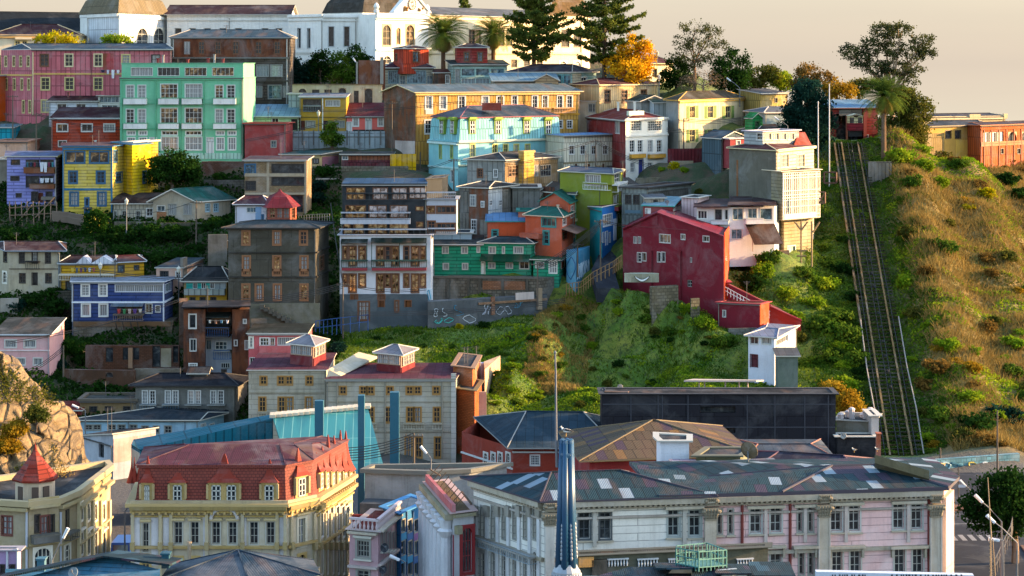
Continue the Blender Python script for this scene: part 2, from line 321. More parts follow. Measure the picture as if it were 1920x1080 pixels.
        if S.get('arch'):
            r = w/2; K = 6; cz = z1-r
            for sg in (0, 1):
                for k in range(K):
                    a0, a1 = math.pi/2*k/K, math.pi/2*(k+1)/K; x0 = (u0+r-r*math.cos(a0)) if not sg else (u1-r+r*math.cos(a0)); x1 = (u0+r-r*math.cos(a1)) if not sg else (u1-r+r*math.cos(a1))
                    z_0, z_1 = cz+r*math.sin(a0), cz+r*math.sin(a1); lo, hi = (x0, x1) if not sg else (x1, x0); zl, zh = (z_0, z_1) if not sg else (z_1, z_0)
                    mb.hexa([fa.p(lo, zl, .04), fa.p(hi, zh, .04), fa.p(hi, zh, -.12), fa.p(lo, zl, -.12), fa.p(lo, z1, .04), fa.p(hi, z1, .04), fa.p(hi, z1, -.12), fa.p(lo, z1, -.12)])
        if mb.f: mb.build('frame', fm, o, uv=False)
        if sill: mb = MB(); fa.bx(mb, u0-c-.08, u1+c+.08, z0-c-.12, z0-c, -.02, .22); mb.build('sill', mat(s.trimc if hasattr(s, 'trimc') else '#c9c4b6', 'paint'), o, uv=False)
        if hood: mb = MB(); fa.bx(mb, u0-c-.12, u1+c+.12, z1+c+.08, z1+c+.26, -.02, .28); fa.bx(mb, u0-c, u1+c, z1+c, z1+c+.08, -.02, .14); mb.build('hood', mat(s.trimc if hasattr(s, 'trimc') else '#c9c4b6', 'paint'), o, uv=False)
        if shut:
            sw = w*.52
            for a in ((u0-c-sw, u0-c), (u1+c, u1+c+sw)):
                mb = MB(); fa.bx(mb, *a, z0-.05, z1+.05, .01, .07)
                for k in range(8): zz = z0+h*(k+.5)/8; fa.bx(mb, a[0]+.05, a[1]-.05, zz-.04, zz+.04, .07, .09)
                mb.build('shutter', mat(shut, 'paint'), o, uv=False)
    def bx(s, name, x0, y0, x1, y1, f=0, o0=-.05, o1=.15, m='#d8d2c4', kind='paint', lab=None, dirt=.4):
        fa = s.b.f[f]; u0, u1, z0, z1 = fa.rect(x0, y0, x1, y1); mb = MB(); fa.bx(mb, u0, u1, z0, z1, o0, o1); o = s.part(mb, name, mat(m, kind, .75, dirt) if isinstance(m, str) else m)
        if lab: o['label'] = lab
        return o
    def band(s, f, y, h=3, m='#d8d2c4', o1=.12, name='cornice'):
        fa = s.b.f[f]; z1 = Z(y, fa.a.y); mb = MB(); hh = h*fa.a.y/F; fa.bx(mb, -.02, fa.L+.02, z1-hh, z1, -.04, o1); return s.part(mb, name, mat(m, 'plaster', .8, .4) if isinstance(m, str) else m)
    def pipe(s, f, x, y0, y1, m='#8a8378', r=.07):
        fa = s.b.f[f]; u, z0, Y = fa.at(x, y0); z1 = Z(y1, Y); mb = MB(); mb.tube([fa.p(u, z1, .1), fa.p(u, z0, .1)], r, 6); s.part(mb, 'downpipe', mat(m, 'paint'), uv=False)
    def awn(s, f, x0, x1, y0, y1, out, m='#2b3a33', kind='roof'):   # pent roof: top edge at the wall
        fa = s.b.f[f]; u0, u1, z0, z1 = fa.rect(x0, y0, x1, y1); mb = MB()
        lo = [fa.p(u0, z0, out), fa.p(u1, z0, out), fa.p(u1, z1, 0), fa.p(u0, z1, 0)]; mb.hexa(lo+[p+V((0, 0, .09)) for p in lo]); s.part(mb, 'awning', mat(m, kind))
    def balc(s, f, x0, x1, y0, y1, out=.9, m='#d8d6d0', panel=True, slab='#8c8c86', n=None):
        fa = s.b.f[f]; u0, u1, z0, z1 = fa.rect(x0, y0, x1, y1); mb = MB(); fa.bx(mb, u0-.06, u1+.06, z0-.14, z0, -.03, out+.05); o = s.part(mb, 'balcony', mat(slab, 'plaster', .8))
        mb = MB(); mt = mat(m, 'plaster' if panel else 'paint', .6, .5)
        if panel: fa.bx(mb, u0, u1, z0, z1-.03, out-.06, out); fa.bx(mb, u0, u0+.06, z0, z1-.03, 0, out-.06); fa.bx(mb, u1-.06, u1, z0, z1-.03, 0, out-.06); fa.bx(mb, u0-.03, u1+.03, z1-.03, z1+.03, out-.09, out+.03)
        else:
            fa.bx(mb, u0, u1, z1-.05, z1+.01, out-.06, out); fa.bx(mb, u0, u1, z0+.04, z0+.09, out-.05, out-.01)
            fa.bx(mb, u0, u0+.05, z1-.05, z1+.01, 0, out-.06); fa.bx(mb, u1-.05, u1, z1-.05, z1+.01, 0, out-.06); k = n or max(2, int((u1-u0)/.3))
            for i in range(k+1): uu = u0+(u1-u0-.05)*i/k; fa.bx(mb, uu, uu+.05, z0, z1-.05, out-.055, out-.005)
        mb.build('railing', mt, o, uv=panel)
    def chim(s, px, py, w, h, dY=4, m='#8a4a3a', d=.7):
        Y = s.Y0+dY; p = P(px, py, Y); ww = w*Y/F; hh = h*Y/F; mb = MB(); mb.cbox(p-V((0, 0, hh/2)), ww, d, hh); mb.cbox(p+V((0, 0, .03)), ww+.15, d+.15, .12); s.part(mb, 'chimney', mat(m, 'plaster'))
    def done(s):
        rg = random.Random(int(s.Y0*7+s.blocks[0].q[0].x*3))
        if s.group == 'houses climbing the hillside':
            b = s.blocks[0]; b.f[0]; fa = max(b.f[:b.nf], key=lambda f: f.L)
            if fa.L > 4 and getattr(b, 'roofed', 0):
                mb = MB(); fa.bx(mb, -.1, fa.L+.1, b.zt-.16, b.zt-.02, .18, .32); s.part(mb, 'gutter', mat(rg.choice(['#5c5a54', '#8c8a84', '#4a4642']), 'paint'), uv=False)
                u = rg.choice([.15, fa.L-.15]); mb = MB(); mb.tube([fa.p(u, b.zb, .1), fa.p(u, b.zt-.5, .1), fa.p(u, b.zt-.12, .25)], .06, 5); s.part(mb, 'downpipe', mat('#7a766c', 'paint'), uv=False)
            for k in range(rg.choice([0, 1, 1, 2])):
                t = rg.uniform(.15, .85); p = b.q[0].lerp(b.q[1], t).lerp(sum(b.q, V((0, 0)))/len(b.q), .6); z = max(b.tops); h = rg.uniform(1.6, 3.2); q = V((*p, z)); mb = MB(); mb.tube([q-V((0, 0, .5)), q+V((0, 0, h))], .035, 4)
                for j in range(4): mb.tube([q+V((-.5+.08*j, .1*j, h-.1-.12*j)), q+V((.5-.08*j, .1*j, h-.1-.12*j))], .02, 3)
                s.part(mb, 'aerial', mat('#4c4a48', 'paint'), uv=False)
        for b in s.blocks:
            mb = MB(); n = len(b.q); ms = [b.wm]+[mat(*m) for m in b.fm.values()]; ix = {f: j+1 for j, f in enumerate(b.fm)}
            for i, fa in enumerate(b.f):
                k = ix.get(i, 0)
                t0, t1 = b.tops[i], b.tops[(i+1) % n]
                if not fa.holes: mb.face([fa.p(0, b.zb), fa.p(fa.L, b.zb), fa.p(fa.L, t1), fa.p(0, t0)], k); continue
                zt = min(t0, t1); us = sorted({0, fa.L} | {h[0] for h in fa.holes} | {h[1] for h in fa.holes}); zs = sorted({b.zb, zt} | {h[2] for h in fa.holes} | {h[3] for h in fa.holes})
                us = [u for u in us if 0 <= u <= fa.L]; zs = [z for z in zs if b.zb <= z <= zt]
                for z0, z1 in zip(zs, zs[1:]):
                    run = None
                    for u0, u1 in zip(us+[None], us[1:]+[None, None]):
                        ok = u0 is not None and u1 is not None and not any(h[0]-1e-6 <= u0 and u1 <= h[1]+1e-6 and h[2]-1e-6 <= z0 and z1 <= h[3]+1e-6 for h in fa.holes)
                        if ok: run = [u0, u1] if run is None else [run[0], u1]
                        elif run: mb.face([fa.p(run[0], z0), fa.p(run[1], z0), fa.p(run[1], z1), fa.p(run[0], z1)], k); run = None
                if abs(t0-t1) > .01: mb.face([fa.p(0, zt), fa.p(fa.L, zt)]+([fa.p(fa.L, t1)] if t1 > t0 else [fa.p(0, t0)]), k)
                for u0, u1, z0, z1 in fa.holes:
                    r = -.32
                    for e in ([(u0, z0), (u1, z0)], [(u1, z0), (u1, z1)], [(u1, z1), (u0, z1)], [(u0, z1), (u0, z0)]): mb.face([fa.p(*e[0]), fa.p(*e[0], r), fa.p(*e[1], r), fa.p(*e[1])], k)
            if hasattr(b, 'gab'):
                qq, a, c, zr = b.gab; g = [ix.get(b.q.index(qq[1]), 0), ix.get(b.q.index(qq[3]), 0)]
                mb.face([(*qq[1], b.zt), (*qq[2], b.zt), (*c, zr)], g[0]); mb.face([(*qq[3], b.zt), (*qq[0], b.zt), (*a, zr)], g[1])
            if not getattr(b, 'roofed', 0): mb.face([(*p, t) for p, t in zip(b.q, b.tops)])
            o = mb.build(b.wname, ms, s.root)
            if b.lb: o['label'] = b.lb
        return s
def roofpatch(c, pale='#9fb4c4', key='roofpatch'):
    N = NT('patched iron roof '+c); uv = N.uv(); cc = lin(c); bw = N.n('TexBrick', Scale=1.0, Mortar_Size=.0, Brick_Width=.95, Row_Height=2.0); bw.offset = .5; bw.inputs['Color1'].default_value = (0, 0, 0, 1); bw.inputs['Color2'].default_value = (1, 1, 1, 1); N.l(uv, bw.inputs[0]); br = N.n('TexBrick', Scale=1.0, Mortar_Size=.05, Brick_Width=.95, Row_Height=2.0); br.offset = .5
    br.inputs['Color1'].default_value = cc; br.inputs['Color2'].default_value = cc; br.inputs['Mortar'].default_value = mul(cc, .4); N.l(uv, br.inputs[0]); b2 = N.n('TexBrick', Scale=1.0, Mortar_Size=.0, Brick_Width=.95, Row_Height=2.0); b2.offset = .5; b2.inputs['Color1'].default_value = (.75, .75, .75, 1); b2.inputs['Color2'].default_value = (1.25, 1.2, 1.1, 1); N.l(uv, b2.inputs[0])
    o = N.mix(br.outputs[0], b2.outputs[0], 1.0, 'MULTIPLY'); o = N.mix(o, lin(pale), N.ramp(bw.outputs[0], [(.90, (0, 0, 0)), (.91, (.85, .85, .85))])); o = N.mix(o, lin('#3c3040'), N.ramp(bw.outputs[0], [(.12, (.8, .8, .8)), (.13, (0, 0, 0))])); nz = N.n('TexNoise', Scale=.5, Detail=5.0); N.l(N.uv(1, .3), nz.inputs[0]); o = N.mix(o, (.10, .055, .04, 1), N.ramp(nz.outputs[0], [(.54, (0, 0, 0)), (.72, (.55, .55, .55))])); N.l(o, N.p.inputs['Base Color']); N.p.inputs['Roughness'].default_value = .8; N.p.inputs['Specular IOR Level'].default_value = .15
    wv = N.n('TexWave', Scale=2.2); N.l(uv, wv.inputs[0]); bm = N.n('Bump', Strength=.5, Distance=.05); N.l(wv.outputs[1], bm.inputs['Height']); N.l(bm.outputs[0], N.p.inputs['Normal']); return N.m
# ================================================================ BUILDINGS: crest of the hill
WHT = ('#dcdad2', 'plaster', .8, .35); CRM = ('#d9c8a4', 'plaster', .8, .35)
b = Bld('museum_building', 'long white museum with grey domes and a clock pediment along the crest', [(152, 6), (222, -8), (313, 10)], 27, 112, ('#c9ccce', 'corr', .7, .3), None, 'museum', Y=412, group=None, sink=6)
b.roof(b.b, ('fr', [(.97, .5), (.84, 2.6), (.62, 4.0), (.56, 4.3)]), '#6c6048', .5, .3, '#d8d4c8', 'plank'); b.band(0, 28, 6, '#dcdad2', .3); b.band(1, 28, 6, '#dcdad2', .3)
b.bx('pilaster', 222, 36, 252, 112, 1, -.1, .25, '#dcdad2', 'plaster'); b.w(1, 53, 90, 21, [267], 'arch', pane='d', ny=3); b.w(1, 53, 90, 20, [298], 'arch', pane='d', ny=3); b.bx('pier', 153, 32, 166, 112, 0, -.1, .3, '#dcdad2', 'plaster')
b.block([(313, 8), (541, 8)], 27, 112, WHT, ('gab', 11), back=14, rcol='#4a2a2e', ov=.6); b.band(0, 28, 3, '#dcdad2', .3); b.band(0, 37, 2, '#c9c6bc', .2); b.w(0, 53, 75, 12, [334, 361, 389, 418, 447, 497, 523], 'hole', cas=.1, fr='#c8c6be'); b.pipe(0, 430, 34, 100)
b.block([(541, 4), (606, -4), (704, -4)], 28, 125, WHT, None, sink=6); b.band(0, 29, 4, '#dcdad2', .35); b.band(1, 29, 4, '#dcdad2', .35); b.band(0, 38, 2, '#cfccc2', .2); b.band(1, 38, 2, '#cfccc2', .2); b.band(0, 97, 4, '#cfccc2', .2); b.band(1, 97, 4, '#cfccc2', .2)
b.w(0, 53, 90, 6, [561, 579], 'hole', fr='#aeb0b0', cas=.1); b.w(1, 50, 87, 10, [621, 650], 'hole', fr='#aeb0b0', cas=.12); b.pipe(1, 667, 36, 122); b.pipe(0, 604, 36, 122)
b.block([(606, 6), (680, -1), (791, 14)], 25, 40, WHT, ('fr', [(.98, .4), (.9, 2.), (.74, 3.6), (.66, 4.2)]), rcol='#4e4a42', rdirt=.2, ov=.2)
b.block([(704, -12), (803, 0)], 26, 125, WHT, None, back=16, sink=6); b.band(0, 24, 9, '#dcdad2', .45); b.band(0, 35, 2, '#cfccc2', .3); b.band(0, 91, 4, '#dcdad2', .3)
b.w(0, 47, 85, 15, [725, 769], 'arch', cas=.25, fr='#8f7a52'); b.w(0, 52, 84, 8, [747], 'arch', pane='g', nx=1, ny=1, fr='#d8c69a'); b.w(0, 105, 126, 16, [726, 772, 815-20], 'arch', pane='d')
fa = b.b.f[0]; pm = mat('#dcdad2', 'plaster', .8, .3); mb = MB(); u0 = fa.at(737, 28)[0]; u1 = fa.L-.1; zb = b.b.zt+.3; zt = zb+4.2; um = (u0+u1)/2
for o0, o1, k in ((-1, .25, 0), (.25, .55, 1)):
    if not k: mb.hexa([fa.p(u0, zb, o1), fa.p(u1, zb, o1), fa.p(u1, zb, o0), fa.p(u0, zb, o0), fa.p(um-.1, zt, o1), fa.p(um+.1, zt, o1), fa.p(um+.1, zt, o0), fa.p(um-.1, zt, o0)])
    else:
        for s0, s1, in ((u0-.3, um), (u1+.3, um)): lo, hi = sorted((s0, s1)); zl, zh = (zb, zt) if s0 < s1 else (zt, zb); mb.hexa([fa.p(lo, zl-.1, .6), fa.p(hi, zh-.1, .6), fa.p(hi, zh-.1, .2), fa.p(lo, zl-.1, .2), fa.p(lo, zl+.35, .6), fa.p(hi, zh+.35, .6), fa.p(hi, zh+.35, .2), fa.p(lo, zl+.35, .2)])
ped = b.part(mb, 'pediment', pm)
c = fa.p(um, zb+1.75, .3); mb = MB(); nv = V((fa.n.x, fa.n.y, 0)); mb.tube([c-nv*.1, c+nv*.12], 1.05, 20); mb.build('clock_face', mat('#d8d4c6', 'paint'), ped)
mb = MB(); tu = V((fa.d.x, fa.d.y, 0))
for k in range(12): a = k*math.pi/6; d = tu*math.cos(a)+V((0, 0, math.sin(a))); mb.tube([c+nv*.16+d*.25, c+nv*.16+d*.95], .04, 4)
for k in range(20): a = k*math.pi/10; a2 = a+math.pi/10; q = [c+nv*.14+(tu*math.cos(t)+V((0, 0, math.sin(t))))*1.05 for t in (a, a2)]; mb.tube(q, .09, 4)
mb.build('clock_ring', mat('#6b5c40', 'paint'), ped)
for sx in (-2.1, 2.1):
    mb = MB(); cc = fa.p(um+sx, zb+.75, .3)
    for k in range(7): mb.lathe(cc+V((random.uniform(-.8, .8)*(1 if sx < 0 else 1), -.05, random.uniform(-.3, .35))), [(.1, -.2), (.28, 0), (.2, .2), (.05, .35)], 6)
    mb.build('relief', mat('#a87a3e', 'plaster'), ped)
for x in (705, 800): p = fa.p(fa.at(x, 24)[0], b.b.zt+.2, .1); mb = MB(); mb.lathe(p, [(.5, 0), (.5, .5), (.3, .6), (.55, 1.1), (.4, 1.6), (.1, 1.9)], 10); b.part(mb, 'urn', pm)
b.block([(803, 6), (1032, 40)], 28, 128, CRM, ('shed', 17), back=12, rcol='#6d7378', ov=.5); b.w(0, 56, 86, 11, [885, 896, 940, 955], 'tall', fr='#8a6a48'); b.band(0, 33, 3, '#d8cfb8', .3); b.band(0, 98, 3, '#c8b894', .25); b.w(0, 112, 126, 10, [964, 988, 1012], 'dk')
b.block([(1030, 0), (1092, 8), (1106, 26)], 28, 128, CRM, ('fr', [(.97, .5), (.8, 2.6), (.5, 4.2)]), rcol='#7c6440', ov=.4); b.band(0, 30, 5, '#dccba8', .35); b.band(0, 98, 4, '#d0bf98', .3); b.w(0, 56, 88, 14, [1060, 1083], 'tall', fr='#7a5a3c'); b.w(0, 115, 128, 13, [1056, 1082], 'arch'); b.pipe(0, 1093-4, 34, 124, '#2c2622')
b.done()
b = Bld('slate_roof_hall', 'low hall with a long dark slate roof left of the museum', [(-40, -2), (178, 10)], 57, 100, ('#bdb9ae', 'plaster', .8, .4), ('gab', 24), 'hall', Y=420, rcol='#222c33', back=16, rdirt=.1, group=None); b.done()
b = Bld('hip_roof_villa', 'cream villa with a dark red hipped roof in front of the slate hall', [(-14, 2), (150, 6)], 66, 100, ('#d6c6a6', 'plaster', .8, .4), ('hip', 46, .3), Y=398, back=12, rcol='#5a2a2c', trim='#d8b98a'); b.w(0, 77, 91, 9, [33, 46], 'cr', pane='d'); b.bx('porch', 28, 70, 60, 74, 0, 0, .8, '#d8c6a0'); b.band(0, 68, 3, '#c49a5a', .4); b.done()

b = Bld('pink_tenement', 'faded pink corrugated tenement with cream window frames, laundry at its right end', [(2, 10), (60, 0), (322, 0)], 94, 225, ('#b8646a', 'corr', .75, .35), ('hip', 82, .04, 1), bk=[(318, 10), (6, 16)], rcol='#3c586c', ov=.3)
b.trimc = '#c8b070'; b.band(1, 137, 3, '#c9a25a', .12); b.band(0, 139, 3, '#c9a25a', .12); b.w(1, 102, 124, 15, [83], 'br', pane='d'); b.w(1, 102, 124, 14, [129, 184], 'cr', fr='#d8c89a', pane='d'); b.w(1, 103, 120, 14, [236], 'cr', pane='c'); b.w(1, 103, 120, 15, [292], 'dk', pane='c')
b.w(1, 146, 168, 15, [85, 130, 184], 'cr', pane='d'); b.w(1, 188, 210, 14, [85], 'cr', pane='c'); b.w(0, 106, 124, 4, [11, 26, 39, 53], 'cr', pane='d', nx=1); b.w(0, 148, 168, 4, [12, 27, 41, 54], 'cr', pane='d', nx=1); b.w(0, 189, 211, 4, [44, 56], 'cr', pane='d', nx=1); b.pipe(1, 62, 98, 215, '#c9b58a', .12); b.pipe(1, 172, 98, 200, '#6e3a3c'); b.bx('bare_patch', 193, 100, 213, 131, 1, -.04, .02, '#b04a4c', 'rust'); b.done()
Bld('orange_annex', 'narrow bright orange annex against the end of the pink tenement', [(-10, 0), (16, 3)], 143, 225, ('#c85a1c', 'plaster', .8, .3), ('flat',), Y=376).done()
b = Bld('rusty_tenement', 'tall rust brown tenement with a blue hipped roof and weathered grey lower floors', [(320, 2), (542, 2)], 71, 215, ('#4e463c', 'board', .85, .7), ('hip', 56, .14), Y=377, back=11, rcol='#4a6676', trim='#8a8a88')
b.bx('rusty_cladding', 324, 73, 541, 107, 0, .0, .06, '#5a3424', 'rust', dirt=.9); b.band(0, 107, 3, '#6a665e', .3); b.band(0, 150, 3, '#4a443a', .25); b.w(0, 78, 101, 11, [351], 'gy', nohole=1, pane='c'); b.w(0, 78, 101, 11, [378, 409, 442, 485, 520], 'br', nohole=1, pane='d'); b.w(0, 122, 143, 22, [492, 518], 'gy', nx=4, pane='c'); b.w(0, 160, 185, 24, [515], 'gy', nx=3, pane='b'); b.w(0, 162, 182, 10, [486, 536], 'gy', pane='c'); b.pipe(0, 538, 73, 195, '#a8a49a', .12); b.pipe(0, 325, 73, 108, '#9a9a94', .1); b.done()
G = ('#6cb08a', 'plaster', .75, .25)
b = Bld('mint_apartment_block', 'mint green apartment block with white balconies and a set back attic', [(225, 0), (456, 0), (479, 14)], 146, 303, G, ('flat', .1), 'apartment block', trim='#6cb08a', rcol='#6a6f6a', ov=.1)
for y0, y1 in ((160, 184), (205, 231)): b.w(0, y0, y1, 14, [244, 266, 411, 433], 'fr', pane='gcd'); b.w(0, y0-2, y1, 31, [317, 363], 'fr', nx=4, ny=3, pane='gcg')
for y0, y1 in ((183, 195), (230, 241)):
    for x0, x1 in ((233, 276), (298, 336), (342, 379), (401, 443)): b.balc(0, x0, x1, y1, y0, .8, '#d4d2cc', True, '#5fa07c')
b.w(0, 246, 253, 15, [246, 268, 413, 435], 'w3', ny=1, pane='c'); b.w(0, 246, 253, 29, [318, 363], 'w4', pane='cg'); b.w(0, 258, 281, 14, [246, 268, 413, 435], 'w3', pane='c'); b.w(0, 257, 281, 31, [318, 363], 'w4', ny=2, pane='c'); b.w(0, 258, 296, 13, [287, 394], 'wdoor')
for x in (229, 292, 339, 382, 452): b.pipe(0, x, 150, 290, '#5aa27c', .1)
b.band(0, 147, 3, '#66b88a', .2); b.band(0, 193, 2, '#5aa87e', .1); b.band(0, 240, 2, '#5aa87e', .1); b.bx('plinth', 226, 287, 455, 298, 0, -.02, .06, '#a8cdb8', 'plank')
b.block([(228, 1), (456, 1), (477, 14)], 119, 147, G, ('flat', .1), rcol='#6a6f6a', trim='#6cb08a', ov=.12, sink=0); b.w(0, 127, 142, 40, [266, 316, 367, 418], 'strip', pane='gdc')
for x, h in ((296, 8), (306, 14), (390, 8), (402, 15), (418, 7), (352, 6)): b.chim(x, 118-h, 4 if h < 12 else 3, h+2, 4, '#8a3a34' if h < 12 else '#9a9a92', .4)
b.done()
b = Bld('brick_red_cottage', 'brick red cottage with three white framed windows below the pink tenement', [(96, 0), (226, 0)], 222, 285, ('#9c3a22', 'board', .8, .3), ('shed', 203), back=8, rcol='#54262e', trim='#c9c6c4', ov=.3); b.w(0, 233, 246, 19, [117, 163, 205], 'w1', pane='dcg', cas=.16); b.w(0, 264, 275, 15, [117], 'w1', pane='g'); b.chim(179, 264, 4, 8, -1.2, '#c8c4b8', .3); b.done()
b = Bld('white_porch_house', 'small white house with a maroon roof behind the brick red cottage', [(92, 0), (183, 0)], 190, 222, ('#ccd0d4', 'board', .8, .3), ('shed', 177), Y=365, back=7, rcol='#4e262c', ov=.4); b.w(0, 195, 207, 17, [116, 152], 'w1', pane='d'); b.chim(128, 174, 3, 9, 2, '#6a3a34', .3)
b.block([(184, 0), (226, 0)], 180, 222, ('#c4c0b4', 'plaster', .8, .3), ('flat', .1)); b.w(0, 181, 192, 36, [205], 'strip', pane='bc'); b.w(0, 197, 203, 30, [206], 'w3', ny=1, pane='b'); b.done()
b = Bld('lilac_house', 'lilac house with recessed balconies full of laundry left of the yellow house', [(13, 0), (104, 0), (119, 8)], 294, 382, ('#8484c0', 'board', .8, .3), ('shed', 285), bk=[(119, 9), (15, 9)], rcol='#7a88b0', ov=.4, Y=334); b.w(0, 300, 308, 15, [29], 'dk'); b.w(0, 331, 338, 15, [28], 'dk'); b.w(0, 363, 369, 9, [35], 'dk')
for y0, y1, yy in ((299, 313, 324), (330, 344, 353)):
    b.w(0, y0, yy-1, 26, [61, 88], 'hole', pane='d', nx=2, ny=1); b.balc(0, 47 if y0 < 310 else 58, 104, yy, y1, 1.0, '#7a4a30', True, '#6a4a34')
b.w(0, 360, 378, 11, [65, 92], 'dk'); b.w(0, 362, 380, 8, [76], 'door'); b.pipe(0, 104, 300, 390, '#b8b8c4', .12); b.bx('stair', 80, 368, 104, 374, 0, .1, 1.2, '#6a6258'); b.done()
YW = ('#c6ac48', 'board', .8, .3); TB = '#1f6488'
b = Bld('yellow_house', 'yellow house with blue trimmed windows and corners above the hedge', [(118, 0), (210, 0), (234, 5)], 275, 402, YW, ('shed', 268), bk=[(234, 14), (118, 10)], rcol='#5a3844', trim=TB, ov=.35)
b.w(0, 285, 305, 34, [141, 186], 'bl', nx=2, ny=1, pane='g'); b.w(0, 322, 343, 14, [137, 189], 'bl', pane='d'); b.w(0, 361, 385, 14, [139, 191], 'bl', pane='c'); b.w(0, 372, 386, 5, [163], 'bl', nx=1, ny=1, pane='d'); b.w(1, 283, 303, 6, [216], 'bl', nx=1, pane='b'); b.w(1, 324, 341, 11, [223], 'bl', pane='d')
b.band(0, 353, 4, TB, .12, 'trim'); b.bx('corner_trim', 208, 277, 211, 404, 0, -.02, .14, TB); b.bx('corner_trim', 117.5, 277, 120, 404, 0, -.02, .14, TB); b.bx('awning', 157, 388, 172, 391, 0, 0, .9, '#4a4a48'); b.w(0, 391, 404, 10, [165], 'bl', door=1); b.band(0, 277, 4, TB, .25, 'trim')
b.block([(233, 7), (249, 6)], 268, 385, ('#a88a1e', 'board', .8, .3), ('flat',)); b.w(0, 286, 302, 13, [241], 'bl'); b.w(0, 318, 343, 8, [240], 'bl', pane='d')
b.block([(248, 2), (283, 8)], 272, 385, ('#d6b416', 'board', .8, .3), ('shed', 266), back=7, rcol=TB, trim=TB); b.w(0, 322, 342, 6, [271], 'bl', pane='d'); b.done()
b = Bld('turquoise_shed', 'small turquoise shed at the foot of the pink tenement stairs', [(-8, 0), (25, 0)], 240, 268, ('#1f8fa0', 'corr', .7, .3), ('shed', 234), back=5, rcol='#7a9aa4', Y=362); b.done()
b = Bld('peach_house', 'plain peach rendered house above the lilac house', [(-10, 0), (52, 0)], 266, 312, ('#c49a80', 'plaster', .85, .5), ('flat',), Y=352, trim='#a87a64'); b.done()
Bld('concrete_shed', 'grey concrete shed wall left of the lilac house', [(-10, 0), (14, 0)], 300, 350, ('#8a8272', 'plaster', .9, .7), ('flat',), Y=345).done()
b = Bld('teal_roof_cottage', 'low cottage with a teal metal roof and pale gable end', [(287, 0), (366, 0), (432, 6)], 377, 415, ('#9c907c', 'plaster', .85, .6), ('gab', 356, 1), rcol='#2a6f66', trim='#c9c6bc', Y=327, ov=.5)
b.b.f[0].holes = []; b.w(0, 386, 396, 14, [302], 'w1', pane='b'); b.w(0, 383, 402, 14, [323, 352], 'gy', nx=3, pane='c'); b.w(1, 382, 397, 8, [389, 405], 'bl', pane='b', fr='#8fb0c0', cas=.08); b.bx('brick_panel', 294, 397, 312, 413, 0, -.02, .04, '#9a6a4a', 'brick')
b.block([(213, 1), (287, 1)], 382, 415, ('#a59c8a', 'plank', .85, .7), ('shed', 364), back=7, rcol='#3a2626', ov=.5); b.w(0, 396, 412, 7, [215, 233, 259], 'gy', pane='d'); b.w(0, 391, 405, 12, [281], 'w', pane='d'); b.done()
b = Bld('brick_frame_house', 'concrete framed house with brick infill and wide windows under a mauve roof', [(459, 0), (573, 0), (584, 8)], 301, 405, ('#8c7456', 'brick', .9, .5), ('shed', 294), rcol='#5a4a58', ov=.4, Y=329)
b.w(0, 308, 324, 62, [541], 'dk', nx=4, ny=1, pane='dg'); b.w(0, 309, 327, 18, [469], 'bl', nx=2, pane='b'); b.w(0, 333, 347, 62, [541], 'dk', nx=4, ny=1, pane='dg'); b.w(0, 340, 356, 18, [470], 'dk', pane='d'); b.band(0, 325, 6, '#a09078', .15, 'ledge'); b.band(0, 361, 4, '#a09078', .15, 'ledge'); b.bx('pier', 500, 302, 505, 400, 0, -.02, .12, '#9c8c74', 'plaster'); b.bx('pier', 571, 302, 575, 410, 0, -.02, .12, '#9c8c74', 'plaster'); b.w(0, 366, 398, 28, [523, 554], 'hole', pane='d'); b.done()
b = Bld('oxblood_house', 'plain oxblood rendered house with a flat roof beside the mint block', [(459, 0), (536, 0), (549, 6)], 232, 300, ('#8e3c3a', 'plaster', .85, .4), ('flat', .15), trim='#a8402e', Y=351); b.bx('render_patch', 524, 250, 534, 295, 0, -.02, .05, '#a05a5c', 'plaster'); b.w(0, 264, 276, 9, [513], 'gy', pane='b'); b.done()
b = Bld('pale_green_cottage', 'pale green cottage under a light blue tin roof left of the ochre houses', [(470, 0), (560, 0)], 219, 250, ('#a8b890', 'board', .8, .3), ('shed', 198), Y=364, back=8, rcol='#9cc0d6', rdirt=.1, ov=.4); b.w(0, 222, 230, 12, [516], 'w1', pane='d'); b.w(0, 224, 245, 10, [552], 'dk', door=1)
b.block([(541, 6), (563, 6)], 177, 245, ('#a4acb2', 'corr', .6, .3), ('flat',)); b.done()
OC = ('#a8822e', 'plaster', .8, .25)
b = Bld('ochre_twin_house', 'pair of joined two storey ochre houses with flat roofs', [(562, 0), (649, 0)], 182, 247, OC, ('shed', 176), Y=364.5, back=7, rcol='#9aa2b0', trim='#c9c8c6', ov=.25, ctrl=True); b.w(0, 187, 208, 32, [585], 'dk', nx=4, ny=1, pane='cd'); b.balc(0, 569, 602, 209, 198, .5, '#6a7880', False); b.w(0, 188, 199, 26, [624], 'w1', pane='c'); b.w(0, 227, 244, 8, [567], 'door'); b.w(0, 227, 239, 17, [582], 'w4', pane='c', fr='#8a8a7c'); b.w(0, 227, 244, 9, [610], 'door', fr='#3a1a1a'); b.w(0, 227, 239, 18, [637], 'w3', pane='c', fr='#8a8a7c'); b.band(0, 219, 2, '#6e5a2a', .06, 'trim'); b.pipe(0, 605, 183, 245, '#d4d2cc', .1); b.done()
b = Bld('coral_house', 'coral pink single storey house with white doors and a maroon roof', [(650, 0), (722, 0)], 219, 248, ('#d8655c', 'plaster', .8, .2), ('shed', 195), Y=364, back=7, rcol='#6e2c36', rdirt=.15, ov=.3); b.w(0, 221, 236, 9, [667, 714], 'w', pane='c', cas=.18); b.w(0, 222, 245, 11, [691], 'wdoor'); b.w(0, 229, 246, 9, [655], 'wdoor'); b.bx('plinth', 662, 243, 721, 247, 0, 0, .05, '#2c2626'); b.done()
